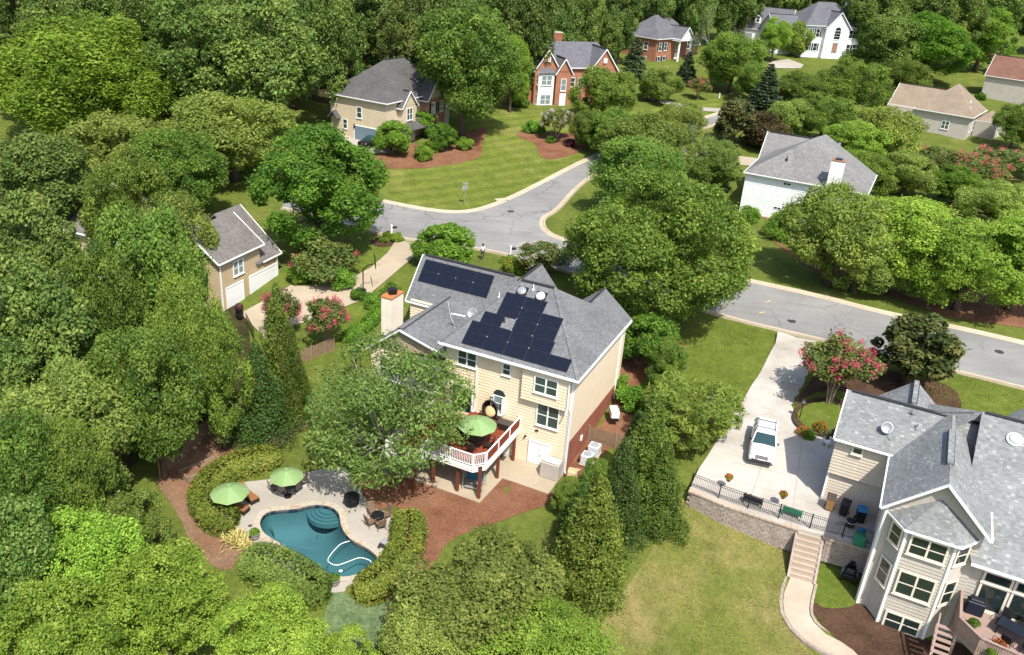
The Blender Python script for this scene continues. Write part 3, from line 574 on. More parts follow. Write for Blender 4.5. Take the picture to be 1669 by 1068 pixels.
def cone_crown(seed, R, h, n, ls, mat, pw=.92, plumes=46, asp=2.2, spread=.5, base=.03):
    r = np.random.default_rng(seed); P = []; Nn = []; T = []; A = []
    for i in range(plumes):
        t = ((i+.5)/plumes)**1.15*.98; th = i*2.39996+r.uniform(-.3, .3); rad = R*(1-t)**pw*(.45+.6*r.random()); c = np.array([math.cos(th)*rad, math.sin(th)*rad, h*(base+t*(1-base)*.94)])
        b_ = max(.1*R, R*.36*(1-t)**.6*r.uniform(.55, 1.35)); k = int(n/plumes*1.6*(b_/(R*.4))**1.3)+30; d = sph(k, r); o = np.array([math.cos(th), math.sin(th), .5])
        d = d[(d @ o) > -.4]; P.append(c+d*[b_, b_, b_*1.5]*(.5+.5*r.random((len(d), 1))+.45*(r.random((len(d), 1)) < .1))); Nn.append(unit(d*.8+[0, 0, .25]+r.normal(size=d.shape)*.4)); A.append(unit(o*.6+[0, 0, .5]+r.normal(size=d.shape)*spread)); T.append(.5+r.normal()*.1+r.normal(size=len(d))*.16)
    P = np.concatenate(P); Nn = np.concatenate(Nn); A = np.concatenate(A); T = np.concatenate(T); A = unit(A-Nn*(A*Nn).sum(1)[:, None])
    return leaf_mesh('crown', P, Nn, ls*r.uniform(.6, 1.3, len(P)), T, mat, asp, r, A)
def spruce_crown(seed, R, h, mat):
    r = np.random.default_rng(seed); P = []; Nn = []; A = []; T = []; z = .06*h
    while z < h*.98:
        f = 1-z/h; nbr = int(7+7*f)
        for k in range(nbr):
            th = r.uniform(0, 2*PI); L = R*f**.85*r.uniform(.75, 1.1)+.1; m_ = int(16+70*L/R*1.2); s = np.sqrt(r.random(m_))*L; sd = r.normal(size=m_)*.13*L*(.4+s/L)
            o = np.array([math.cos(th), math.sin(th), 0]); si = np.array([-o[1], o[0], 0]); p = o*s[:, None]+si*sd[:, None]+np.c_[np.zeros(m_), np.zeros(m_), z+.12*s-.25*s*s/R+r.normal(size=m_)*.07]
            P.append(p); Nn.append(unit(np.array([0, 0, 1.])+r.normal(size=p.shape)*.45)); A.append(unit(o+si*np.sign(sd)[:, None]*.7+r.normal(size=p.shape)*.2)); T.append(.5+r.normal(size=m_)*.2)
        z += h*.045
    P = np.concatenate(P); Nn = np.concatenate(Nn); A = np.concatenate(A); T = np.concatenate(T); A = unit(A-Nn*(A*Nn).sum(1)[:, None])
    return leaf_mesh('crown', P, Nn, .2*r.uniform(.6, 1.3, len(P)), T, mat, 2.6, r, A)
def branchy(seed, h, R, r0, depth=4, nkid=3, droop=0.):
    """a skeleton of forking limbs; returns tubes and tip points"""
    r = np.random.default_rng(seed); tubes = []; tips = []
    def go(p, d, L, rad, k):
        pts = [p]; q = p; dd = d
        for _ in range(3): dd = unit(dd+r.normal(size=3)*.16+[0, 0, .04-droop*(depth-k)]); q = q+dd*L/3; pts.append(q)
        tubes.append((pts, [rad, rad*.85, rad*.7, rad*.55]))
        if k >= 2: tips.extend([pts[1], pts[2]]) if k >= 3 else tips.append(pts[3])
        if k == depth: tips.append(q); return
        for j in range(nkid+(r.random() < .4)):
            a = r.uniform(0, 2*PI); side = unit(np.cross(dd, [math.cos(a), math.sin(a), .3])); go(pts[2 if j == 0 and k > 0 else 3], unit(dd*.75+side*r.uniform(.45, .95)), L*r.uniform(.6, .85), rad*.52, k+1)
    go(np.array([0, 0, -.3]), np.array([0, 0, 1.]), h*.33, r0, 0)
    return tubes, np.array(tips)
def branch_tree(seed, h, R, r0, bark, leaf, per, ls, cl_, depth=4, nkid=3, asp=2.2, droop=0., squash=.7):
    tubes, tips = branchy(seed, h, R, r0, depth, nkid, droop); tips = np.array(tips)
    sx = R/np.percentile(np.hypot(tips[:, 0], tips[:, 1]), 96); sz = h/(tips[:, 2].max()+.5); sc = np.array([sx, sx, sz]); m = MB()
    for pts, rs in tubes: m.tube([p*sc for p in pts], rs, 5, False)
    tips = tips*sc; r = np.random.default_rng(seed+5); P = np.repeat(tips, per, 0)+r.normal(size=(len(tips)*per, 3))*[cl_, cl_, cl_*squash]
    P = P[P[:, 2] > .25]
    T = .5+r.normal(size=len(P))*.2; Nn = unit(r.normal(size=P.shape)*.7+[0, 0, .6])
    return leaf_mesh('crown', P, Nn, ls*r.uniform(.6, 1.3, len(P)), T, leaf, asp, r), m.mesh('trunk', bark, True), tips
KIND = {}
def deci(kind, n, R, zr, cz, nb, lpb, ls, mat, bark='tree_bark', tr=.32, **kw):
    KIND[kind] = [(lambda c: (c[0], limbs(s, c[1], cz, zr, tr, bark)))(crown(s, R, zr, cz, nb, lpb, ls, mat, **kw)) for s in [hash_(kind)+i*17 for i in range(n)]], R, cz, cz+zr
def hash_(s): return sum((i+3)*ord(ch) for i, ch in enumerate(s)) % 9973
deci('oak', 4, 6, 5.6, 6.6, 210, 270, .15, 'leaf_oak', rb=.15, jit=.9, low=-.95)
deci('bigoak', 1, 9.6, 6.8, 7.6, 380, 330, .165, 'leaf_oak', rb=.105, jit=.8, low=-.9, lobes=15)
deci('forest', 4, 6, 7.2, 8.8, 210, 210, .2, 'leaf_forest', rb=.155, jit=.9, low=-.95, squash=.75, lobes=11)
deci('maple', 2, 5, 5.6, 6.4, 190, 290, .14, 'leaf_maple', rb=.15, jit=.5, egg=.12, up=.5, low=-.95)
deci('ash', 1, 6, 6.6, 7.0, 230, 360, .11, 'leaf_ash', rb=.15, jit=.5, asp=2.6, squash=1.5, up=.1, low=-.95)
deci('tulip', 3, 5, 4.8, 5.6, 170, 330, .13, 'leaf_tulip', rb=.16, jit=.9, up=.55, asp=1.3, low=-.95, squash=.65)
deci('olive', 3, 4, 3.4, 3.8, 180, 310, .105, 'leaf_olive', rb=.155, jit=.75, low=-.95)
deci('magnolia', 1, 3, 3.5, 4.0, 75, 170, .22, 'leaf_magnolia', rb=.22, jit=.55, egg=.2, low=-.95, asp=1.9)
deci('shrub', 2, 1, .78, .68, 40, 190, .08, 'leaf_shrub', tr=.05, rb=.3, jit=.25, low=-.7)
deci('redbush', 1, 1.6, 1.4, 1.4, 50, 190, .10, 'leaf_red', tr=.06, rb=.28, jit=.35, low=-.8)
deci('purple', 1, 1, .85, .8, 40, 150, .09, 'leaf_purple', tr=.05, rb=.3, jit=.25, low=-.7)
deci('round', 1, 3, 2.6, 2.9, 90, 260, .13, 'leaf_maple', tr=.14, rb=.215, jit=.3, low=-.85, asp=2.4)
KIND['cone'] = [(cone_crown(s, 2.4, 10, 38000, .09, 'leaf_cone', plumes=140), MB().tube([(0, 0, -.3), (0, 0, 4), (0, 0, 9)], [.2, .15, .03], 7).mesh('trunk', 'tree_bark', True)) for s in (3, 8)], 2.4, 4.2, 10
KIND['conedark'] = [(cone_crown(13, 2.4, 10, 38000, .09, 'leaf_conedark', plumes=140), KIND['cone'][0][0][1])], 2.4, 4.2, 10
KIND['spruce'] = [(spruce_crown(5, 3, 11, 'leaf_spruce'), KIND['cone'][0][0][1])], 3, 4.6, 11
c_, B_ = crown(121, 6.2, 4.6, 5.4, 250, 112, .10, 'leaf_sparse', rb=.125, jit=1.0, low=-.95, asp=2.6, squash=.8, bare=.04, lobes=12)
KIND['sparse'] = [(c_, limbs(121, B_, 5.4, 4.6, .2, 'grey_bark', 40, fork=.5))], 6.2, 5.6, 10.
c_, B_ = crown(133, 3.8, 3.0, 3.1, 150, 190, .075, 'leaf_pine', rb=.15, jit=.9, low=-.9, asp=6., squash=.7, lobes=10)
KIND['pine'] = [(c_, limbs(133, B_, 3.1, 3.0, .18, 'grey_bark', 40))], 3.8, 3.1, 6.2
c_, t_, _ = branch_tree(45, 9, 3.4, .16, 'grey_bark', 'leaf_sparse', 4, .13, .4, 4, 3, 2., .0); KIND['bare'] = [(c_, t_)], 3.4, 5.6, 9
def crape_make(seed, bloom, R=2.2, zr=1.7, cz=3.4, nbl=34, low=-.35, leaf='leaf_crape'):
    r = np.random.default_rng(seed); me, B = crown(seed, R, zr, cz, 62, 120, .14, leaf, rb=.24, jit=.5, low=low, asp=1.8)
    m = MB()
    for k in range(7):
        a = k*.9+r.uniform(-.2, .2); e = np.array([math.cos(a)*R*.55, math.sin(a)*R*.55, cz+.2]); m.tube([(math.cos(a)*.1, math.sin(a)*.1, -.2), (math.cos(a)*.25, math.sin(a)*.25, cz*.4), e*[.7, .7, .85], e], [.06, .05, .04, .02], 5, False)
    idx = r.choice(62, nbl, replace=False); P = []
    for i in idx:
        c = B[i]-[0, 0, cz]; o = unit(c+[0, 0, .4]); P.append(B[i]+o*R*.25+r.normal(size=(60, 3))*[.13, .13, .17])
    P = np.concatenate(P); fl = leaf_mesh('blossom', P, unit(r.normal(size=P.shape)+[0, 0, .4]), .085*r.uniform(.7, 1.3, len(P)), .5+r.normal(size=len(P))*.2, bloom, 1.1, r)
    return me, m.mesh('stems', 'pale_bark', True), fl
KIND['crape'] = [crape_make(61, 'bloom_pink'), crape_make(71, 'bloom_pink')], 2.2, 3.4, 5.1
KIND['crapecoral'] = [crape_make(81, 'bloom_coral', nbl=30)], 2.2, 3.4, 5.1
KIND['crapewhite'] = [crape_make(91, 'bloom_white', nbl=26)], 2.2, 3.4, 5.1
KIND['crapebush'] = [crape_make(95, 'bloom_pink', 2.4, 1.8, 2.1, 9, -.8), crape_make(96, 'bloom_coral', 2.4, 1.8, 2.1, 22, -.8)], 2.4, 2.1, 3.9
PART2 = {'crape': 'stems', 'crapecoral': 'stems', 'crapewhite': 'stems', 'crapebush': 'stems'}
tr_ = np.random.default_rng(4); cnt = {}
def plant(kind, px, py, wpx, label, name=None, cat='tree', group=None, h=None, base=False, var=None):
    """a tree whose crown centre (or base) is seen at (px, py) with a crown wpx wide in the picture; it stands on the ground there"""
    V, R, cz, ht = KIND[kind]; s = 1.; sz = 1.
    for _ in range(5):
        P = at(px, py, 0 if base else cz*sz); s = wpx/2*depth(P)/FPX/R; sz = h/ht if h else s
    g = float(tz(P[0], P[1])); k = cnt.get(kind, 0); cnt[kind] = k+1; v = V[(k if var is None else var) % len(V)]
    nm = name or {'cone': 'cypress_tree', 'conedark': 'cypress_tree', 'spruce': 'spruce_tree', 'shrub': 'round_shrub', 'crape': 'crape_myrtle', 'crapecoral': 'crape_myrtle', 'crapewhite': 'crape_myrtle', 'crapebush': 'crape_myrtle', 'magnolia': 'magnolia_tree', 'pine': 'pine_tree', 'redbush': 'red_leaved_shrub', 'purple': 'purple_shrub'}.get(kind, 'broadleaf_tree')
    t = thing(nm, label, cat, (P[0], P[1], g-.1), tr_.uniform(0, 2*PI), group); t.scale = (s, s, sz)
    link('trunk' if len(v) == 2 else 'stems', v[1], t); link('crown', v[0], t)
    if len(v) > 2: link('blossom', v[2], t)
    return t
F1 = 'trees of the wood along the top edge'; L1 = 'tall dark green broadleaf tree crowded in the wood along the top edge'
for x, y, w in ((-30,-10,150),(45,5,150),(110,-25,140),(190,-20,160),(260,5,150),(330,-40,150),(400,-45,150),(560,-20,140),(620,-45,130),(585,35,120),(640,15,120),(690,-30,130),(760,-50,140),(830,-30,130),(880,5,110),(930,-15,110),(990,-20,110),(1050,-25,100),(1100,-40,100),(1160,-35,100),(1220,-45,90),(1290,-60,90),(1350,-60,90),(905,40,80),(870,50,80),(1015,25,70),(1150,-10,70),(1410,-15,110),(1470,-30,110),(1640,-20,120),(1700,20,120),(480,-50,140),(20,60,130),(80,70,120),(300,50,130),(520,30,120),(480,60,110),(480,20,110),(660,60,100),(720,40,110),(850,25,90),(800,10,100),(950,25,80),(1180,-10,70),(1430,20,90),(1105,2,70),(1140,0,70),(1180,4,60),(1215,-12,70),(1250,-14,70),(1290,-22,80),(1330,-26,80),(1390,-8,80),(1410,10,70),(1520,30,90),(1630,20,90),(1560,30,90),(1075,-8,70),(330,20,130),(450,20,120),(1540,0,100),(1580,-20,100),(400,10,130),(160,10,130),(230,-30,140)):
    lab = L1
    for lim, tx in ((300, 'above the huge yellow-green tree at upper left'), (545, 'left of the tan house, along the top edge'), (740, 'behind the tan house, along the top edge'), (900, 'behind the brick house chimney, along the top edge'), (1040, 'right behind the brick house, along the top edge'), (1180, 'behind the column house, along the top edge'), (1400, 'behind the white mansion, along the top edge'), (9999, 'right of the white mansion, along the top edge')):
        if x < lim: lab = 'tall dark woodland tree '+tx; break
    plant('forest', x, y, w*tr_.uniform(.9, 1.1), lab, group=F1+': '+tx, h=tr_.uniform(19, 24))
for k, x, y, w, h, lab in (
 ('ash',148,128,300,17,'huge yellow-green feathery tree at upper left'),
 ('forest',345,95,190,21,'big dark tree left of the wood edge, above the yellow-green tree'),
 ('forest',435,95,180,22,'big dark tree standing left of the tan house with grey roof'),
 ('forest',545,70,110,23,'dark tree with pale trunk just left of the tan house roof'),
 ('forest',250,60,150,20,'dark tree behind the right shoulder of the yellow-green tree'),
 ('oak',758,100,205,21,'tall oak with bare trunk rising beside the tan house front'),
 ('tulip',835,110,75,14,'slim light green tree between the tall oak and the brick house'),
 ('olive',375,215,230,12,'light olive tree behind the bright green maple at left'),
 ('olive',200,255,220,12,'broad tree below the huge yellow-green tree'),
 ('forest',70,300,190,14,'dark tree at the left edge beneath the yellow-green tree'),
 ('oak',290,275,170,12,'oak above the half-hidden grey roofs at left'),
 ('maple',520,305,215,14.5,'dense bright green maple beside the street at left'),
 ('oak',205,345,150,14,'oak overhanging the hidden house roof at left'),
 ('olive',285,400,130,12,'light oak leaning over the beige garage roof'),
 ('forest',45,430,180,16,'dark tree at the left edge in the middle of the picture'),
 ('oak',245,470,190,16,'large oak in front of the half-hidden house'),
 ('oak',170,520,150,15,'oak left of the large oak in front of the hidden house'),
 ('oak',300,560,150,14,'oak just left of the cypresses by the garage'),
 ('forest',60,575,200,15,'dark tree at the left edge beside the big oaks'),
 ('oak',250,640,190,13,'oak spreading above the wooden fence behind the pool'),
 ('oak',355,610,120,12,'oak nearest the dark cypress behind the pool'),
 ('olive',110,700,240,11,'broad oak at lower left above the dirt path'),
 ('oak',30,800,200,12,'oak at the left edge beside the path bend'),
 ('oak',115,790,150,11,'oak left of the raised wooden bed'),
 ('forest',20,930,180,11,'dark tree in the lower left corner'),
 ('tulip',140,935,210,9,'light green broad-leaved tree at lower left'),
 ('tulip',262,985,220,8,'big light green tree in front of the pool path'),
 ('tulip',110,1050,230,9,'light green tree in the bottom left corner'),
 ('olive',215,855,120,6,'leafy tree at the bend of the dirt path'),
 ('tulip',440,1045,190,7,'low light green tree at the bottom below the pool hedge'),
 ('olive',785,975,290,6.5,'wide grey-green tree at the bottom centre'),
 ('olive',700,1040,180,5.5,'grey-green tree below the pale ground cover'),
 ('tulip',880,1065,250,6,'leafy light green tree at the bottom edge beside the dry lawn'),
 ('tulip',560,1085,130,4.5,'small yellow-green treetop at the bottom edge'),
 ('bigoak',1082,396,348,14,'huge oak in front of the street behind the cream house'),
 ('oak',1050,285,180,11,'tree behind the huge oak beside the upper street'),
 ('oak',985,152,125,10,'tree in front of the brick house at its right corner'),
 ('olive',1075,135,80,7,'small yellow-green tree in front of the brick house with columns'),
 ('oak',1198,95,125,13,'round green tree between the column house and the white mansion'),
 ('tulip',1264,60,56,11,'slim bright tree in front of the white mansion garage'),
 ('olive',1296,60,58,9,'grey-green tree in front of the middle of the white mansion'),
 ('oak',1300,150,120,10,'green tree behind the white house roof'),
 ('oak',1392,140,125,12,'dark green tree right of the mansion lawn'),
 ('forest',1450,70,110,17,'tall tree at the right side of the white mansion'),
 ('oak',1005,215,120,8,'tree hiding the upper street behind the huge oak'),
 ('olive',1110,195,90,7,'low tree beside the upper street bend'),
 ('oak',1230,130,80,9,'tree left behind the blue-green spruce'),
 ('maple',1560,300,90,6,'green tree in front of the coral crape myrtles'),
 ('olive',1480,280,110,7,'leafy tree between white house and crape myrtles'),
 ('oak',925,805,62,3.4,'dark bushy tree between the air conditioners and the big cypress'),
 ('oak',972,778,56,3.6,'dark leafy tree right of the air conditioners'),
 ('oak',1090,590,70,5.5,'small tree right of the round glossy tree'),
 ('maple',1505,75,165,16,'tall bright green maple behind the beige roof'),
 ('maple',1605,60,110,16,'bright green maple above the red-brown roof'),
 ('olive',1445,215,130,9.5,'light green tree left of the beige house'),
 ('oak',1660,200,90,9,'dark tree at the right edge beside the beige house'),
 ('oak',1410,280,110,8,'tree behind the chimney of the white house'),
 ('olive',1368,378,190,11.5,'leafy tree overlapping the white house wall'),
 ('tulip',1470,385,200,11,'light green tree right of the white house along the street'),
 ('tulip',1585,420,205,11,'light green tree in the row along the right street'),
 ('tulip',1672,420,190,11,'light green tree at the right edge along the street'),
 ('olive',1500,430,140,7.5,'low tree over the red mulch beside the right street'),
 ('olive',1405,420,140,7.5,'low leafy tree below the white house by the street'),
 ('oak',1345,190,110,9,'green tree between the white house and the mansion lawn'),
 ('olive',1290,190,90,7.5,'leafy tree right behind the white house ridge'),
 ('tulip',1395,230,110,8,'light green tree beyond the white chimney'),
 ('oak',1480,130,90,10,'tree left of the tall maples'),
 ('oak',1390,100,50,7,'tree at the foot of the mansion lawn'),
 ('olive',1165,262,110,7.5,'green tree between the pale bare tree and the white house'),
 ('olive',1620,330,120,7,'low tree behind the right street row'),
 ('oak',960,205,70,7,'tree on the lawn before the brick house'),
 ('olive',1050,232,160,9.5,'grey-green tree left of the pale bare tree'),
 ('forest',985,60,70,14,'tree behind the brick house to its right'),
 ('forest',1465,30,100,17,'dark tree right behind the tall tree at the mansion')):
    plant(k, x, y, w, lab, h=h)
plant('round', 727, 398, 105, 'round bright green tree at the head of the left driveway', h=4.6)
plant('round', 1056, 553, 100, 'round glossy green tree at the right wall of the cream house', h=5)
plant('round', 640, 223, 62, 'clipped small tree in front of the tan house garage', h=5)
plant('round', 722, 222, 44, 'small round tree in the mulch bed by the oak trunk', h=4.2)
plant('round', 690, 200, 44, 'dark small tree against the tan house front', h=4)
plant('magnolia', 1494, 566, 130, 'dark magnolia with brownish leaves beside the street', h=7)
plant('magnolia', 1200, 195, 70, 'dark magnolia left of the blue-green spruce', h=8)
plant('sparse', 630, 655, 310, 'airy tree with pale limbs in front of the cream house', name='airy_tree', h=11)
plant('pine', 1122, 668, 185, 'feathery yellow-green pine left of the white car', h=6)
plant('bare', 1130, 225, 80, 'pale half-bare tree beside the upper street', h=8)
plant('bare', 1162, 40, 50, 'pale dead conifer beside the white mansion', h=15)
for x, y, w, h, lab, k in ((455,580,88,12,'tall bright cypress in front of the beige garage','cone'),(422,645,100,9,'dark cypress left of the tall bright one','conedark'),(966,872,140,9.5,'big cypress at the left edge of the dry lawn','cone'),(1052,748,125,10.5,'tall cypress right of the cream house patio','cone'),(950,835,80,5,'dark cypress beside the mulch slope','conedark'),(1032,738,75,7,'dark cypress by the air conditioners','conedark'),(1078,800,95,7.5,'cypress behind the corner of the dry lawn','cone'),(1010,805,95,8.5,'cypress between the two big cypresses','conedark'),(480,620,60,9,'narrow cypress right of the tall bright one','cone'),(1660,130,60,9,'dark conifer in front of the red-brown roof','conedark')):
    plant(k, x, y, w, lab, h=h)
for x, y, w, h, lab in ((1247,160,80,11,'blue-green spruce behind the white house'),(935,75,60,12,'blue spruce behind the brick house chimney'),(1035,100,55,9,'blue spruce right of the brick house'),(1120,115,45,7,'small blue spruce in front of the column house')):
    plant('spruce', x, y, w, lab, h=h)
plant('crape', 1368, 590, 118, 'pink crape myrtle beside the pale driveway', h=6)
plant('crape', 530, 515, 72, 'pink crape myrtle in front of the left driveway', h=5)
plant('crape', 458, 500, 60, 'pink crape myrtle leaning over the garage apron', h=4.4)
plant('crapebush', 530, 420, 105, 'wide crape myrtle bush with a few pink blooms by the left driveway', h=4.2, var=0)
plant('crapewhite', 910, 195, 55, 'white-flowering crape myrtle in the island bed', h=5)
plant('crapewhite', 890, 415, 90, 'pale-flowering bush in front of the cream house', h=3.2)
for i, (x, y, w, lab) in enumerate(((1545,265,110,'crape myrtle with faint coral blooms left in the row behind the white house'),(1640,262,110,'coral-flowering crape myrtle at the right edge'),(1595,275,90,'coral-flowering crape myrtle between two others at right'))): plant('crapebush', x, y, w, lab, h=4.6, var=1)
plant('crapecoral', 1140, 140, 38, 'small coral crape myrtle on the far lawn', h=4)
plant('redbush', 1245, 215, 80, 'reddish brown bush left of the white house', h=6, name='red_leaved_bush'); plant('purple', 1400, 30, 26, 'purple-leaved bush at the right corner of the white mansion', h=7, cat='shrub'); plant('purple', 929, 233, 16, 'small purple shrub in the island bed', cat='shrub')
for x, y, w, lab in ((1270,370,52,'round clipped shrub at the base of the white house'),(1221,350,34,'smaller round shrub at the left corner of the white house'),(866,207,26,'round shrub at the left of the island bed'),(690,250,30,'round shrub in the mulch bed left of the oak trunk'),(758,235,26,'round shrub right of the oak trunk'),(845,160,36,'round shrub at the left corner of the brick house'),(1352,80,16,'round clipped shrub at the white mansion door'),(1370,80,18,'larger round clipped shrub at the white mansion door'),(897,227,16,'small shrub left of the purple shrub'),(880,212,18,'dark shrub under the white crape myrtle'),(1008,620,30,'tall green shrub against the side of the cream house'),(560,455,40,'green shrub under the crape bush by the driveway'),(495,445,44,'green shrub at the corner of the beige garage'),(1320,708,20,'green shrub in the flower bed by the driveway'),(1600,158,16,'small shrub by the red-brown roofed house'),(700,240,26,'yellow-green shrub below the tan house'),(585,480,26,'low shrub along the left driveway edge'),(610,490,30,'dark low shrub behind the chimney'),(640,475,34,'dark shrub between chimney and lawn'),(1013,545,24,'shrub below the round glossy tree'),(1030,650,50,'loose shrub at the right side yard'),(1290,165,34,'round shrub behind the white house ridge')):
    plant('shrub', x, y, w, lab, cat='shrub')
for x, y, w, lab in ((632,383,16,'yellow flowering bush left of the left mailbox'),(647,387,20,'yellow flowering bush right of the left mailbox'),(627,391,14,'small yellow bush below the left mailbox'),(838,432,36,'low golden bush beside the right mailbox')):
    t = plant('shrub', x, y, w, lab, name='flowering_bush', cat='shrub')
    r = np.random.default_rng(int(x)); P = sph(700, r); P = P[P[:, 2] > -.2]*[1.0, 1.0, .82]*r.uniform(.75, 1.0, (sum(P[:, 2] > -.2), 1))+[0, 0, .68]
    link('blossom', leaf_mesh('blossom', P, sph(len(P), r), .10, .5+r.normal(size=len(P))*.2, 'bloom_yellow', 1.1, r), t)
def hedge(name, path, w, h, label, z=None, n=1150, mat='leaf_hedge', ls=.11):
    """clipped hedge: leaves over a rounded profile swept along a path, dark twigs inside"""
    r = np.random.default_rng(len(label)*7); p = resample(path, .15); nn = normals2(p); L = len(p)*.15; k = int(L*n); i = r.integers(0, len(p), k); a = r.uniform(-.25, PI+.25, k)
    endf = np.minimum(1, np.minimum(i, len(p)-1-i)*.15/(w*.5)); endf = np.sqrt(np.maximum(.05, 1-(1-endf)**2))
    sg = np.sign(np.cos(a)); cx = sg*np.abs(np.cos(a))**.55*w/2*endf; cz = np.sign(np.sin(a))*np.abs(np.sin(a))**.5*h*(.55+.45*endf); q = 1.04-.34*r.random(k)**2.2+.04*np.sin(i*.11)
    g = tz(p[:, 0], p[:, 1]) if z is None else np.full(len(p), z)
    P = np.c_[p[i]+nn[i]*(cx*q)[:, None]+r.normal(size=(k, 2))*.06, g[i]+np.maximum(.02, cz*q)]
    Nn = unit(np.c_[nn[i]*(np.cos(a))[:, None], np.sin(a)+.2]+r.normal(size=(k, 3))*.4)
    patch = np.sin(p[i][:, 0]*1.7)*np.sin(p[i][:, 1]*2.1)*.14; T = .48+patch+r.normal(size=k)*.18
    c = p.mean(0); t = thing(name, label, 'hedge', (c[0], c[1], g.mean())); off = np.array([c[0], c[1], g.mean()])
    link('foliage', leaf_mesh('foliage', P-off, Nn, ls*r.uniform(.65, 1.3, k), T, mat, 1.6, r), t)
    m = MB()
    for j in range(6, len(p)-6, 5): m.tube([(*(p[j]-c), -.1), (*(p[j]-c+r.normal(size=2)*.1), h*.7)], [.03, .015], 4, False)
    m.build('stems', 'tree_bark', t); return t
hz = [G(x, y, ZP)[:2] for x, y in c7([(520,195),(430,205),(330,232),(245,280),(200,345),(215,410),(275,465),(315,485)])]
hedge('pool_hedge', catmull(hz, False, 6), 2.3, 1.25, 'long curved hedge wrapping the left end of the pool deck', ZP)
hz = [G(x, y, ZP)[:2] for x, y in c7([(1050,440),(1060,520),(1035,610),(975,690),(900,745),(835,775)])]
hedge('pool_hedge', catmull(hz, False, 6), 2.2, 1.35, 'curved hedge at the right end of the pool', ZP)
hz = [G(x, y, ZP-.1)[:2] for x, y in c7([(360,635),(440,660),(540,700),(620,745),(700,800)])]
hedge('overgrown_hedge', catmull(hz, False, 6), 2.6, 1.6, 'loose brownish green hedge below the pool', ZP-.1, 1100, 'leaf_olive', .12)
hedge('low_hedge', [at(*q)[:2] for q in ((815,428),(850,432),(895,440))], .8, .6, 'low hedge along the front walk of the cream house')
hedge('low_hedge', [at(*q)[:2] for q in ((1325,83),(1345,85),(1365,86))], 1.4, 1.1, 'clipped hedge below the white mansion windows')
hedge('low_hedge', [at(*q)[:2] for q in ((625,505),(600,535),(560,560))], 1.2, 1.0, 'low dark hedge below the left lawn strip', mat='leaf_shrub')
def spiky(name, px, label, r_, n, mat, L, cat='plant', z=None):
    p = at(*px); r = np.random.default_rng(n); m = []; t = thing(name, label, cat, p); mb = MB()
    for k in range(n):
        a = r.uniform(0, 2*PI); e = r.uniform(.25, 1.35); l = L*r.uniform(.7, 1.1); d = np.array([math.cos(a)*math.cos(e), math.sin(a)*math.cos(e), math.sin(e)]); s = np.array([-math.sin(a), math.cos(a), 0])*.035
        b = r.normal(size=3)*[r_, r_, 0]*.3; q0 = b; q1 = b+d*l*.6; q2 = b+d*l-[0, 0, .15*l]; mb.add([q0-s*.6, q0+s*.6, q1+s, q1-s, q2], [(0, 1, 2, 3), (3, 2, 4)])
    mb.build('leaves', mat, t); return t
plain('yucca_leaf', (.55, .47, .16), .6, .35, 4., 12.); plain('palm_leaf', (.10, .13, .05), .6, .3, 4.)
spiky('yucca_plant', (383,882), 'spiky yellow and green yucca beside the pool planter', .9, 120, 'yucca_leaf', 1.0); spiky('yucca_plant', (400,893), 'smaller yellow yucca touching the large one', .5, 60, 'yucca_leaf', .75)
spiky('spiky_plant', (1348,711), 'dark spiky plant in the flower bed by the white chair', .5, 50, 'palm_leaf', .8)
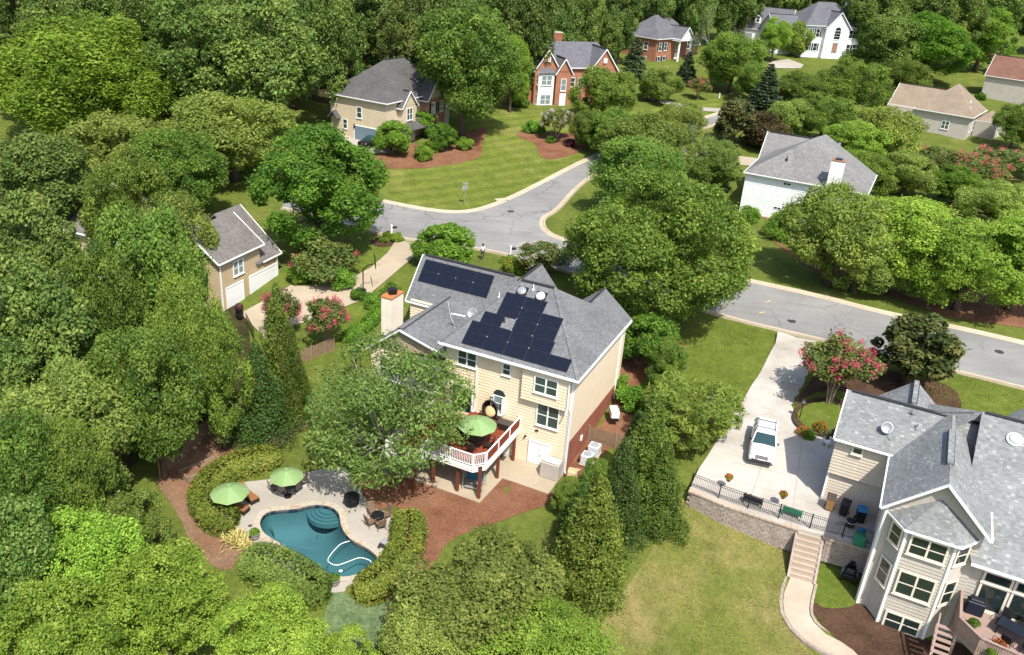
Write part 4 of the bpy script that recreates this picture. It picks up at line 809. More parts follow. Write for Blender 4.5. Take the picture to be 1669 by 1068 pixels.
# ------------------------------------------------------------------ houses
WIN = {}
class House:
    def __init__(s, name, label, origin, yaw, cat='house'):
        s.e = thing(name, label, cat, origin, yaw); s.roof_o = None
    def part(s, mb, name, mat, parent=None, **k): return mb.build(name, mat, parent or s.e, **k)
    def block(s, poly, z0, z1, mat, name='wall'): return s.part(MB().lap(poly, z0, z1) if mat.startswith('siding') else MB().prism(poly, z0, z1), name, mat)
    def rect(s, x0, x1, y0, y1, z0, z1, mat, name='wall'): return s.block([(x0,y0),(x1,y0),(x1,y1),(x0,y1)], z0, z1, mat, name)
    def slab(s, pts, t=.16):
        """roof plane: polygon with thickness, downwards"""
        n = len(pts); m = MB(); m.add([(*p[:2], p[2]) for p in pts]+[(*p[:2], p[2]-t) for p in pts], [tuple(range(n)), tuple(range(2*n-1, n-1, -1))]+[(i, n+i, n+(i+1) % n, (i+1) % n) for i in range(n)]); return m
    def roofmesh(s, planes, mat, t=.16):
        m = MB()
        for p in planes:
            a = np.array(p, float); nrm = sum(np.cross(a[i]-a[0], a[i+1]-a[0]) for i in range(1, len(a)-1))
            if nrm[2] < 0: p = p[::-1]
            q = s.slab(p, t); m.add(q.v, q.f)
        o = s.part(m, 'roof', mat); s.roof_o = o; return o
    def fascia(s, pts, mat='trim_white', w=.1, h=.13, dz=-.08):
        m = MB()
        for a, b in zip(pts[:-1], pts[1:]): m.bar((a[0], a[1], a[2]+dz), (b[0], b[1], b[2]+dz), w, h)
        return s.part(m, 'gutter', mat)
    def cap(s, a, b, mat='ridge_vent', w=.3, h=.07):
        return s.part(MB().bar((a[0], a[1], a[2]+.03), (b[0], b[1], b[2]+.03), w, h), 'ridge_cap', mat, s.roof_o)
    def gable(s, x0, x1, y0, y1, ze, zr, axis, mat, wall=None, oh=.4, rake=.25, trim='trim_white', ends=(1, 1), capm='ridge_vent'):
        """gable roof; axis = direction of the ridge; wall = material of the gable triangles"""
        if axis == 'x': mp = lambda a, b, z: (a, b, z); a0, a1, b0, b1 = x0, x1, y0, y1
        else: mp = lambda a, b, z: (b, a, z); a0, a1, b0, b1 = y0, y1, x0, x1
        bm_ = (b0+b1)/2; sl = (zr-ze)/(bm_-b0); zo = ze-sl*oh; A0, A1 = a0-rake*ends[0], a1+rake*ends[1]
        o = s.roofmesh([[mp(A0,b0-oh,zo),mp(A1,b0-oh,zo),mp(A1,bm_,zr),mp(A0,bm_,zr)],[mp(A0,b1+oh,zo),mp(A1,b1+oh,zo),mp(A1,bm_,zr),mp(A0,bm_,zr)]], mat)
        for b in (b0-oh-.05, b1+oh+.05): s.fascia([mp(A0, b, zo), mp(A1, b, zo)], trim)
        for k, (a, A) in enumerate(((a0, A0-.04), (a1, A1+.04))):
            if not ends[k]: continue
            s.fascia([mp(A, b0-oh, zo), mp(A, bm_, zr), mp(A, b1+oh, zo)], trim, .08, .15, -.08)
            if wall:
                t = .12*(1 if k == 0 else -1); m = MB()
                zt = zr-.12; m.add([mp(a, b0, ze-.1), mp(a, b1, ze-.1), mp(a, bm_, zt), mp(a+t, b0, ze-.1), mp(a+t, b1, ze-.1), mp(a+t, bm_, zt)], [(0,1,2),(5,4,3),(0,3,4,1),(1,4,5,2),(2,5,3,0)]); s.part(m, 'gable_wall', wall)
        if capm: s.cap(mp(A0+.3, bm_, zr), mp(A1-.3, bm_, zr), capm)
        return o
    def hip(s, x0, x1, y0, y1, ze, zr, r0, r1, mat, oh=.45, trim='trim_white', capm=None):
        """hip roof with ridge from r0 to r1 (x, y)"""
        X0, X1, Y0, Y1 = x0-oh, x1+oh, y0-oh, y1+oh; c = [(X0,Y0,ze),(X1,Y0,ze),(X1,Y1,ze),(X0,Y1,ze)]; a = (*r0, zr); b = (*r1, zr)
        if abs(r1[0]-r0[0]) >= abs(r1[1]-r0[1]): pl = [[c[0],c[1],b,a],[c[1],c[2],b],[c[2],c[3],a,b],[c[3],c[0],a]]
        else: pl = [[c[0],c[1],a],[c[1],c[2],b,a],[c[2],c[3],b],[c[3],c[0],a,b]]
        o = s.roofmesh(pl, mat); s.fascia([(X0-.05,Y0-.05,ze),(X1+.05,Y0-.05,ze),(X1+.05,Y1+.05,ze),(X0-.05,Y1+.05,ze),(X0-.05,Y0-.05,ze)], trim)
        s.part(MB().box(X0+.1, X1-.1, Y0+.1, Y1-.1, ze-.26, ze-.2), 'soffit', trim)
        if capm: s.cap(a, b, capm)
        return o
    def window(s, x, y, z, w, h, face='-y', twin=False, glass='glass_blind', rows=2, trim='trim_white', shut=False, tw=.1):
        """window centred at (x, y) on the wall, sill at z"""
        key = (w, h, twin, glass, rows, trim, tw)
        if key not in WIN:
            m = MB(); m.box(-w/2-tw, w/2+tw, -.07, 0, -tw, 0); m.box(-w/2-tw, w/2+tw, -.07, 0, h, h+tw); m.box(-w/2-tw, -w/2, -.069, 0, 0, h); m.box(w/2, w/2+tw, -.069, 0, 0, h)
            if twin: m.box(-.06, .06, -.068, 0, 0, h)
            m.box(-w/2-tw*1.3, w/2+tw*1.3, -.12, -.001, -tw-.05, -tw-.001)
            r = MB()
            for k in range(1, rows): r.box(-w/2, w/2, -.05, -.002, h*k/rows-.03, h*k/rows+.03)
            p = MB().box(-w/2 if not twin else -w/4+.03-.0, (w/2 if not twin else w/4-.03), -.025, -.004, 0, h)
            WIN[key] = (m.mesh('frame', trim), r.mesh('meeting_rail', trim) if rows > 1 else None, p.mesh('pane', glass))
        f, r, p = WIN[key]; rz = {'-y': 0, '+x': PI/2, '+y': PI, '-x': -PI/2}.get(face, face)
        o = link('window', f, s.e, (x+math.sin(rz)*.045, y-math.cos(rz)*.045, z), rz)
        if r: link('meeting_rail', r, o)
        for dx in ((-w/4-.0, w/4+.0) if twin else (0,)): link('pane', p, o, (dx, 0, 0))
        if shut:
            for sg in (-1, 1):
                k2 = ('sh', h)
                if k2 not in WIN: WIN[k2] = MB().box(-.2, .2, -.06, 0, 0, h).mesh('shutter', 'shutter')
                link('shutter', WIN[k2], o, (sg*(w/2+tw+.22), 0, 0))
        return o
    def door(s, x, y, z, w, h, face='-y', mat='door_white', panels=0, double=False, name='door'):
        rz = {'-y': 0, '+x': PI/2, '+y': PI, '-x': -PI/2}.get(face, face)
        m = MB(); m.box(-w/2-.12, -w/2, -.09, 0, 0, h+.12); m.box(w/2, w/2+.12, -.09, 0, 0, h+.12); m.box(-w/2, w/2, -.089, 0, h, h+.12)
        o = m.build('door_frame' if name == 'door' else 'garage_frame', 'trim_white', s.e, loc=(x+math.sin(rz)*.045, y-math.cos(rz)*.045, z), rz=rz)
        if panels:
            for k in range(panels): MB().box(-w/2+.01, w/2-.01, -.05-.004*(k % 2), -.001, h*k/panels+.012, h*(k+1)/panels-.004).build('door_panel', mat, o)
        elif double:
            for sg in (-1, 1):
                MB().box(min(0, sg*w/2)+.012, max(0, sg*w/2)-.012, -.05, -.001, .02, h-.01).build('door_leaf', mat, o)
            MB().box(.05, .11, -.1, -.05, h*.45, h*.5).build('handle', 'metal_grey', o)
        else:
            MB().box(-w/2+.01, w/2-.01, -.05, -.001, .02, h-.01).build('door_leaf', mat, o); MB().box(w/2-.16, w/2-.1, -.1, -.05, h*.45, h*.5).build('handle', 'metal_grey', o)
        return o
    def spout(s, x, y, z0, z1, mat='trim_white', k=(0, -.25)):
        return s.part(MB().bar((x, y, z1), (x, y, z0+.25), .1, .08).bar((x, y, z0+.25), (x+k[0], y+k[1], z0+.05), .1, .08), 'downspout', mat)
    def vent(s, x, y, z, h=.35, r=.05, mat='ridge_vent', name='vent_pipe'): return s.part(MB().lathe([(r*2.2, -.15), (r*2, .05), (r, .08), (r, h), (r*.7, h)], 8), name, mat, s.roof_o, loc=(x, y, z))
# ---- cream house with the solar roof (local: x along the rear wall to the right, y away from the camera)
h = House('cream_house', 'cream sided house with solar panels on its grey roof', (P0[0], P0[1], 0), CA)
h.rect(-10.4, 0, 0, 10.9, -.3, 8.25, 'siding_cream'); h.rect(-3.85, -.22, -.36, -.002, 5.55, 8.26, 'siding_cream', 'bay_wall')
m = MB().add([(.075,-.05,-.3),(.075,10.92,-.3),(.075,10.92,2.5),(.075,-.05,2.65)], [(0,1,2,3)]); m.add([(.002,-.05,-.3),(.002,10.92,-.3),(.002,10.92,2.5),(.002,-.05,2.65)], [(3,2,1,0)]); m.add([(.075,-.05,2.65),(.075,10.92,2.5),(.002,10.92,2.5),(.002,-.05,2.65)], [(0,1,2,3)]); h.part(m, 'brick_base', 'brick_red')
h.part(MB().box(.001, .055, .0, 10.88, 2.4, 8.2), 'stucco_wall', 'stucco')
h.part(MB().box(-.12, .095, -.09, .12, -.2, 8.1), 'corner_board', 'trim_white'); h.part(MB().box(-.08, .09, 10.8, 10.97, -.2, 8.1), 'corner_board', 'trim_white')
rr0, rr1 = (-6.8, 5.0), (-4.05, 5.0); ZE, ZR = 8.42, 12.45
c0, c1, c2_, c3 = (-10.75, -.62, ZE), (.5, -.62, ZE), (.5, 11.3, ZE), (-10.75, 11.3, ZE); ra, rb_ = (*rr0, ZR), (*rr1, ZR)
h.roofmesh([[c0, c1, rb_, ra], [c1, c2_, rb_], [c2_, c3, ra, rb_], [c3, c0, ra]], 'shingle_grey'); main_roof = h.roof_o
h.part(MB().box(-10.6, .35, -.5, 11.2, ZE-.3, ZE-.2), 'soffit', 'trim_white'); h.fascia([(-10.8,-.68,ZE),(.56,-.68,ZE),(.56,11.36,ZE),(-10.8,11.36,ZE),(-10.8,-.68,ZE)], 'trim_white', .11, .16)
h.cap(ra, rb_)
for a in (c0, c1): h.part(MB().bar((a[0], a[1], a[2]+.02), ((ra if a is c0 else rb_)[0], (ra if a is c0 else rb_)[1], ZR+.02), .28, .04), 'hip_cap', 'shingle_grey', main_roof)
for xg, wg, zg, yg in ((-8.0, 2.3, 11.35, 11.6), (-2.15, 2.4, 10.55, 11.5)):   # front gables
    h.roofmesh([[(xg-wg-.3,yg+.2,ZE-.1),(xg,yg+.2,zg),(xg,4.8,zg),(xg-wg-.3,6.6,ZE-.1)],[(xg+wg+.3,yg+.2,ZE-.1),(xg,yg+.2,zg),(xg,4.8,zg),(xg+wg+.3,6.6,ZE-.1)]], 'shingle_grey')
    h.part(MB().prism([(xg-wg+.1,10.9),(xg+wg-.1,10.9),(xg+wg-.1,yg),(xg-wg+.1,yg)], 2.9, ZE), 'front_bay', 'siding_cream'); h.part(MB().add([(xg-wg+.1,yg,ZE),(xg+wg-.1,yg,ZE),(xg,yg,zg-.2)], [(0,1,2),(2,1,0)]), 'gable_wall', 'siding_cream'); h.cap((xg, yg, zg), (xg, 7.5, zg), 'ridge_vent', .2, .05)
# left wing with the upper solar array; family wing with ridge towards the camera
h.rect(-18.5, -10.4, 7.95, 13.5, 0, 6.9, 'siding_cream', 'wing_wall'); h.gable(-18.7, -9.6, 8.2, 13.3, 7.1, 10.1, 'x', 'shingle_grey', 'siding_cream', .35, .25, ends=(1, 0)); wing_roof = h.roof_o
h.rect(-17.9, -10.42, 1.0, 8.2, -.3, 5.3, 'siding_cream', 'family_wall')
fr = [(-18.3, .7, 5.2), (-15.1, .7, 7.75), (-15.1, 9.0, 7.75), (-18.3, 9.0, 5.2)]; fr2 = [(-10.42, .7, 6.5), (-15.1, .7, 7.75), (-15.1, 9.0, 7.75), (-10.42, 9.0, 6.5)]
h.roofmesh([fr, fr2], 'shingle_grey'); h.cap((-15.1, .9, 7.75), (-15.1, 8.6, 7.75), 'shingle_grey', .34, .06); h.part(MB().bar((-15.3, .9, 7.68), (-15.3, 8.6, 7.68), .06, .14).bar((-14.9, .9, 7.68), (-14.9, 8.6, 7.68), .06, .14), 'ridge_vent', 'ridge_vent', h.roof_o)
h.part(MB().add([(-17.9,1.0,5.2),(-10.4,1.0,6.4),(-15.1,1.0,7.6)], [(0,1,2),(2,1,0)]), 'gable_wall', 'siding_cream'); h.fascia([(-18.3,.66,5.2),(-15.1,.66,7.75),(-10.45,.66,6.5)])
# lower sun room behind the airy tree
h.rect(-14.8, -10.8, -1.6, 1.0, -.3, 4.6, 'siding_cream', 'sunroom_wall'); h.hip(-14.8, -10.8, -1.6, 1.6, 4.75, 6.0, (-13.4, .6), (-12.2, .6), 'shingle_dark', .35)
for x in (-13.9, -12.8, -11.7): h.window(x, -1.6, 2.9, .75, 1.5, '-y', False, 'glass')
h.window(-16.3, 1.0, 2.9, 1.5, 1.8, '-y', True, 'glass'); h.window(-12.8, -1.6, .4, 1.6, 1.3, '-y', True, 'glass')
# windows and doors of the rear wall
h.window(-1.95, -.362, 6.52, 1.7, 1.2, '-y', True); h.window(-1.72, 0, 3.62, 1.65, 1.72, '-y', True); h.window(-8.62, 0, 6.75, 1.5, 1.12, '-y', True); h.window(-5.3, 0, 6.95, .55, .85, '-y')
aw = h.window(-5.75, 0, 3.75, .8, 1.15, '-y', False, 'glass_pale'); MB().add([(-.5*math.cos(t*PI/10)*1.0, -.05*k, 1.25+.5*math.sin(t*PI/10)) for k in (0, 1) for t in range(11)], [tuple(range(11)), tuple(range(21, 10, -1))]+[(i, 11+i, 12+i, i+1) for i in range(10)]).build('arch_light', 'shutter', aw)
MB().box(-.52, .52, -.5, -.001, -.18, -.1).box(-.5, -.42, -.45, -.07, -.1, 1.2).box(.42, .5, -.45, -.07, -.1, 1.2).build('garden_shelf', 'trim_white', aw)
h.door(-2.1, 0, .02, 1.6, 1.95, '-y', 'door_white', 0, True); h.door(-5.1, 0, .02, .9, 2.0, '-y', 'door_white'); h.door(-8.9, 0, 2.75, 1.7, 2.05, '-y', 'glass', 0, True)
h.spout(-.15, -.46, 5.4, 8.1); h.spout(.06, -.14, .0, 5.6, k=(.25, -.1)); h.spout(-7.75, -.1, 3.0, 8.1); h.spout(.1, 10.75, .6, 8.1, k=(.3, 0))
h.part(MB().box(-3.4, -3.3, -.22, 0, 2.15, 2.3), 'wall_lamp', 'black_metal'); h.part(MB().box(-2.6, -2.35, -.12, 0, 2.95, 3.05), 'flood_light', 'black_metal')
# chimney
ch = MB().box(-18.5, -17.5, 3.3, 5.1, -.3, 8.75); c_o = h.part(ch, 'chimney', 'siding_chimney'); MB().box(-18.55, -17.45, 3.25, 5.15, 8.752, 8.85).build('chimney_crown', 'terracotta', c_o); MB().lathe([(.42, 8.85), (.45, 9.1), (.5, 9.15), (.5, 9.3), (.1, 9.35)], 4, (-18., 4.2, 0)).build('chimney_cap', 'black_metal', c_o)
# solar panels: rows on the rear slope, each its own piece
sl = (ZR-ZE)/(5.0+.62); PW, PH = 1.706, 1.03
pm = MB().box(-PW/2+.012, PW/2-.012, 0, PH-.02, .07, .105).mesh('solar_panel', 'solar'); fm = MB().box(-PW/2+.012, PW/2-.012, 0, .02, .1, .112).box(-PW/2+.012, PW/2-.012, PH-.04, PH-.02, .1, .112).box(-PW/2+.012, -PW/2+.03, .02, PH-.04, .1, .112).box(PW/2-.03, PW/2-.012, .02, PH-.04, .1, .112).mesh('panel_frame', 'panel_frame')
clip = MB().box(-.03, .03, -.05, .03, .09, .118).mesh('clamp', 'panel_gap')
def solar(rows, y0, z0, slope, roof):
    a = math.atan(slope)
    for k, (xs) in enumerate(rows):
        for i, x in enumerate(xs):
            o = link('solar_panel', pm, roof, (x, y0+k*PH*math.cos(a), z0+k*PH*math.sin(a))); o.rotation_euler = (a, 0, 0); link('panel_frame', fm, o)
            if i and k: link('clamp', clip, o, (-PW/2, 0, 0))
rows = [[-8.157+i*PW for i in range(5)], [-8.157+i*PW for i in range(4)], [-7.54, -4.887, -3.181], [-6.597+i*PW for i in (0, 1, 2)], [-6.597+i*PW for i in (0, 1)]]
solar(rows, -.33, ZE+.29*sl+.03, sl, main_roof)
sw = (10.1-7.1)/2.55; solar([[-17.62+i*PW for i in range(4)], [-17.62+i*PW for i in range(4)]], 9.12, 7.1+sw*.92+.04, sw, wing_roof)
# attic fans, pipes, dish
def onmain(y): return ZE+(y+.62)*sl
for x, y, mt in ((-6.35, 4.15, 'black_metal'), (-4.75, 4.1, 'black_metal')):
    o = h.part(MB().box(-.42, .42, -.42, .42, 0, .09), 'fan_base', mt, main_roof, loc=(x, y, onmain(y)+.05)); o.rotation_euler = (math.atan(sl), 0, 0); MB().lathe([(.36, .09), (.36, .2), (.26, .28), (.02, .3)], 16).build('fan_dome', 'dome' if x > -5 else 'metal_grey', o)
for x, y in ((-5.6, 4.55), (-7.9, 3.4)): h.part(MB().lathe([(.12, -.1), (.1, .03), (.05, .05), (.05, .4)], 8), 'vent_pipe', 'metal_white', main_roof, loc=(x, y, onmain(y)))
h.part(MB().lathe([(.12, -.1), (.1, .03), (.05, .05), (.05, .3)], 8), 'vent_pipe', 'ridge_vent', main_roof, loc=(-6.62, 1.85, onmain(1.85)))
for x, y in ((-16.6, 8.55), (-13.9, 8.5), (-13.2, 8.35), (-9.9, 9.6)): h.part(MB().lathe([(.13, -.1), (.1, .04), (.06, .06), (.06, .35)], 8), 'vent_pipe', 'metal_grey', wing_roof, loc=(x, y, 7.1+sw*(y-8.2)))
o = h.part(MB().tube([(0, 0, 0), (0, 0, .45), (.1, -.1, .6)], .035, 6), 'dish_mount', 'metal_grey', main_roof, loc=(-10.7, 4.4, 8.3)); d_ = MB().lathe([(.02, 0), (.3, .05), (.42, .12), (.43, .11), (.3, .03)], 18).build('satellite_dish', 'metal_grey', o, True, loc=(.15, -.15, .65)); d_.rotation_euler = (1.1, .3, 0); MB().bar((-1.7, -.15, .15), (.25, .0, .2), .16, .06).build('mount_rail', 'metal_white', o)
h.part(MB().tube([(-10.9, 3.6, 6.75), (-11.8, 4.2, 7.0), (-13.2, 5.6, 7.38), (-14.6, 7.6, 7.76)], .015, 5), 'dish_cable', 'trim_white')
# ---- right house with the bay tower (local: origin at the garage corner, x along its rear wall, y away)
EZ = 6.86; BZ = -2.1
h = House('bay_house', 'pale sided house with grey roofs and a bay window tower', (Q0[0], Q0[1], 0), QA)
h.rect(0, 16, 0, 5.0, -1.9, EZ, 'siding_beige', 'garage_wall'); h.rect(-.04, 3.75, -.26, -.03, ZD+2.42, EZ-.05, 'siding_beige', 'jetty_wall')
h.rect(3.8, 9.2, -6.5, -.01, BZ-.4, EZ-.12, 'siding_stone', 'wing_wall')
h.gable(0, 12, -.25, 5.05, EZ, 9.0, 'x', 'shingle_pale', 'siding_beige', .35, .22, ends=(1, 0)); groof = h.roof_o
h.roofmesh([[(1.7,7.0,EZ-.1),(4.1,7.0,8.9),(4.1,1.8,8.9),(1.4,3.6,EZ-.1)],[(6.5,7.0,EZ-.1),(4.1,7.0,8.9),(4.1,1.8,8.9),(6.8,3.6,EZ-.1)]], 'shingle_pale'); h.cap((4.1,6.9,8.9),(4.1,3.2,8.9), 'shingle_pale', .32, .1); h.part(MB().bar((3.9,6.8,8.86),(3.9,3.3,8.86),.05,.14).bar((4.3,6.8,8.86),(4.3,3.3,8.86),.05,.14), 'ridge_vent', 'ridge_vent', h.roof_o); h.part(MB().box(2.0, 6.2, 4.9, 6.7, -.5, EZ-.1), 'front_gable_wall', 'siding_beige')
h.gable(3.8, 9.2, -6.5, 2.6, 6.74, 9.3, 'y', 'shingle_pale', 'siding_stone', .36, .5, ends=(1, 0), capm=None); wroof = h.roof_o; h.cap((6.5,-4.6,9.3),(6.5,-.2,9.3), 'shingle_pale', .36, .12); h.part(MB().bar((6.3,-4.5,9.27),(6.3,-.2,9.27),.05,.16).bar((6.7,-4.5,9.27),(6.7,-.2,9.27),.05,.16), 'ridge_vent', 'ridge_vent', wroof)
h.rect(9.2, 17, -6.4, 0, BZ-.4, 4.5, 'siding_stone', 'main_wall')
er, rr = 4.5, 10.0
h.roofmesh([[(9.0,-6.95,er),(17.5,-6.95,er),(17.5,2.3,rr),(8.1,2.3,rr),(8.1,-4.5,er+2.45*.595)],[(8.1,2.3,rr),(17.5,2.3,rr),(17.5,10.4,er),(12,10.4,er),(5.2,2.3,9.0)],[(8.1,2.3,rr),(5.0,6.0,7.8),(5.0,-1.4,7.8)]], 'shingle_pale'); mroof = h.roof_o; h.cap((8.3,2.3,rr),(17.4,2.3,rr)); h.fascia([(9.0,-7.0,er),(17.5,-7.0,er)], 'trim_white', .11, .16)
h.roofmesh([[(10.4,7.0,8.2),(11.4,7.0,9.2),(11.4,3.0,9.5),(10.2,4,8.4)],[(12.4,7.0,8.2),(11.4,7.0,9.2),(11.4,3.0,9.5),(12.6,4,8.4)]], 'shingle_pale')
# bay tower: three storeys on a half hexagon, its own small roof
bay = [(4.3,-6.5),(5.15,-7.5),(7.88,-7.5),(8.75,-6.5)]; bz = 5.8
h.block(bay+[(8.75,-6.2),(4.3,-6.2)], BZ-.4, bz, 'siding_stone', 'bay_wall')
be = [(3.9,-6.45,bz+.12),(4.95,-7.85,bz+.12),(8.12,-7.85,bz+.12),(9.1,-6.45,bz+.12)]; ap = (6.5,-6.45,bz+2.1)
h.roofmesh([[be[0],be[1],ap],[be[1],be[2],ap],[be[2],be[3],ap]], 'shingle_pale'); h.fascia(be, 'trim_white', .11, .15); h.part(MB().prism([(4.0,-6.45),(5.0,-7.75),(8.05,-7.75),(9.0,-6.45)], bz-.12, bz-.02), 'soffit', 'trim_white')
nb_ = lambda a, b: math.atan2(b[1]-a[1], b[0]-a[0])
for z, hh in ((4.25, 1.22), (1.12, 1.62), (-1.68, 1.12)):
    h.window(6.52, -7.53, z, 1.9, hh, '-y', True, 'glass', 2, 'trim_cream', tw=.13)
    if z > 0:
        h.window(4.71, -7.02, z, .8, hh, nb_(bay[0], bay[1]), False, 'glass', 2, 'trim_cream', tw=.12); h.window(8.33, -7.02, z, .8, hh, nb_(bay[2], bay[3]), False, 'glass', 2, 'trim_cream', tw=.12)
for p in bay[1:3]: h.part(MB().lathe([(.11, BZ-.2), (.11, bz-.13)], 6, (p[0], p[1], 0)), 'corner_board', 'trim_white')
h.part(MB().lathe([(.11, BZ-.2), (.11, EZ-.4)], 6, (3.8, -6.5, 0)), 'corner_board', 'trim_white'); h.spout(3.7, -6.3, BZ, 6.2); h.part(MB().box(-.07, .08, -.07, .06, ZD-.1, ZD+2.4), 'corner_board', 'trim_white')
h.part(MB().prism([(3.76,-6.56),(4.26,-6.58),(5.1,-7.57),(7.92,-7.57),(8.8,-6.56),(8.8,-6.1),(3.76,-6.1)], BZ-.6, BZ+.2), 'foundation', 'brick_orange')
h.window(1.42, -.29, ZD+4.55, .52, .85, '-y', False, 'glass_blind', 2, 'trim_cream', tw=.12)
# tall glazing of the great room
for x in (10.7, 12.4, 14.1, 15.8): h.window(x, -6.43, ZD+.05, 1.35, 1.75, '-y', False, 'glass', 1, 'trim_cream', tw=.14); h.window(x, -6.43, ZD+2.1, 1.35, .6, '-y', False, 'glass', 1, 'trim_cream', tw=.14)
h.part(MB().box(9.3, 16.8, -6.47, -6.4, 4.12, 4.3), 'frieze', 'trim_cream')
o = h.part(MB().tube([(0, 0, 0), (0, 0, .4), (.15, -.15, .55)], .035, 6), 'dish_mount', 'metal_grey', groof, loc=(2.9, .35, EZ+.45)); d_ = MB().lathe([(.02, 0), (.28, .05), (.4, .12), (.41, .11), (.28, .03)], 18).build('satellite_dish', 'metal_grey', o, True, loc=(-.1, .1, .6)); d_.rotation_euler = (1.1, .2, 0); MB().tube([(.0, 0, .4), (.5, -.45, .25)], .025, 5).build('feed_arm', 'metal_grey', o)
for x, y, z in ((4.6, 1.2, EZ+1.2), ): h.part(MB().lathe([(.14, -.1), (.12, .05), (.06, .07), (.06, .35)], 8), 'vent_pipe', 'metal_grey', groof, loc=(x, y, z))
o = h.part(MB().lathe([(.5, 0), (.5, .1), (.42, .12), (.42, .16)], 20), 'skylight_ring', 'metal_white', mroof, loc=(10.2, 1.0, 9.25)); o.rotation_euler = (math.atan(.595), 0, 0); MB().lathe([(.4, .16), (.32, .26), (.02, .32)], 20).build('skylight_dome', 'dome', o, True)
# ---- left house with two white garage doors, facing right
LA = math.radians(-20.5); LP = G(363, 507, 2.0)
h = House('beige_garage_house', 'beige sided house with two white garage doors', (LP[0], LP[1], 2.0), LA)
h.rect(-7.5, 0, 0, 5.9, -.5, 4.9, 'siding_tan'); h.rect(-7.5, -.05, 5.9, 8.6, -.5, 3.0, 'siding_tan', 'garage_wall')
h.roofmesh([[(.35,-.4,4.95),(.35,6.3,4.95),(-3.2,6.3,7.6),(-3.2,-.4,7.6)],[(-8,-.4,4.3),(-8,6.3,4.3),(-3.2,6.3,7.6),(-3.2,-.4,7.6)]], 'shingle_brown'); h.fascia([(.4,-.4,4.95),(.4,6.3,4.95),(-3.2,6.34,7.6)]); h.fascia([(.4,-.44,4.95),(-3.2,-.44,7.6),(-8,-.44,4.3)])
h.roofmesh([[(.25,5.2,3.1),(.25,9.1,3.1),(-4.6,9.1,7.4),(-4.6,5.2,7.4)],[(-9,9.1,3.4),(-9,5.2,3.4),(-4.6,5.2,7.4),(-4.6,9.1,7.4)]], 'shingle_brown'); h.fascia([(.3,6.1,3.1),(.3,9.1,3.1),(-4.6,9.14,7.4)])
h.part(MB().add([(-7.5,8.6,2.9),(-.05,8.6,2.9),(-4.6,8.6,7.1)], [(0,1,2),(2,1,0)]), 'gable_wall', 'siding_tan')
h.window(0, 2.6, 2.95, 1.35, 1.35, '+x', True, 'glass_pale')
h.door(0, 1.85, 0, 2.3, 2.05, '+x', 'door_white', 4, name='garage'); h.door(0, 6.0, 0, 4.2, 2.05, '+x', 'door_white', 4, name='garage') if 0 else None
h.part(MB().box(-.04, .045, 3.35, 8.55, -.3, 2.55), 'garage_front', 'siding_tan'); h.door(.01, 6.2, 0, 4.1, 2.05, '+x', 'door_white', 4, name='garage')
h.part(MB().bar((.06, .05, 0), (.06, .05, 4.7), .12), 'corner_board', 'trim_white'); h.part(MB().bar((.06, 8.55, 0), (.06, 8.55, 3.0), .12), 'corner_board', 'trim_white')
# its main body, mostly under the oaks
h.rect(-17, -7.5, -1, 8, -.5, 5.2, 'siding_tan', 'main_wall'); h.hip(-17, -7.5, -1, 8, 5.3, 8.6, (-13, 3.5), (-11, 3.5), 'shingle_brown'); h.rect(-21, -17, 1, 6.5, -.5, 4.6, 'siding_sand', 'side_wall'); h.hip(-21, -17, 1, 6.5, 4.7, 7., (-19.4, 3.7), (-18.6, 3.7), 'shingle_brown')
for x in (-9, -11.5, -14): h.window(x, -1, 1.0, 1.2, 1.4, '-y', True); h.window(x, -1, 3.4, 1.2, 1.3, '-y', True)
h.part(MB().box(-15, -14.1, 2, 2.9, 5, 9.4), 'chimney', 'siding_sand')
# ---- tan house with hipped roof, upper centre
TA = math.radians(-27); TP = (-20.6, 123.6, 6.0)
h = House('tan_house', 'tan house with dark hipped roof and blue garage door', TP, TA)
h.rect(-10.3, 0, 0, 17, -1.5, 6.5, 'siding_sand'); h.hip(-10.3, 0, 0, 17, 6.6, 11.4, (-5.2, 6.5), (-5.0, 11), 'shingle_dark', .5, capm='ridge_vent')
h.door(-3.3, 0, .1, 5.0, 2.3, '-y', 'door_blue', 4, name='garage'); h.window(-4.9, 0, 3.7, .8, 1.5); h.window(-7.6, 0, 1.7, .7, 1.3)
h.roofmesh([[(-8.4,-1.0,3.2),(-9.3,-1.0,4.2),(-9.3,0,4.2),(-8.4,0,3.2)],[(-10.2,-1.0,3.2),(-9.3,-1.0,4.2),(-9.3,0,4.2),(-10.2,0,3.2)]], 'shingle_dark'); h.part(MB().box(-5.9, -5.7, -.2, 0, 2.0, 2.6), 'wall_lamp', 'black_metal'); h.part(MB().box(-10.4, .08, -.08, .02, -1.4, .35), 'brick_base', 'brick_orange')
h.gable(-.4, 1.0, 2.6, 6.2, 5.9, 7.9, 'x', 'shingle_dark', 'siding_sand', .3, .2, ends=(0, 1)); h.rect(0, .95, 2.8, 6.0, -1, 5.95, 'siding_sand', 'gable_bay'); h.window(.98, 4.4, 3.7, 1.3, 1.6, '+x', True)
h.roofmesh([[(2.4,.8,2.5),(2.4,9,2.5),(0,9,3.7),(0,.8,3.7)]], 'shingle_dark'); h.part(MB().box(1.9, 2.1, 1, 1.2, -1, 2.4).box(1.9, 2.1, 8.4, 8.6, -1, 2.4), 'porch_post', 'trim_white')
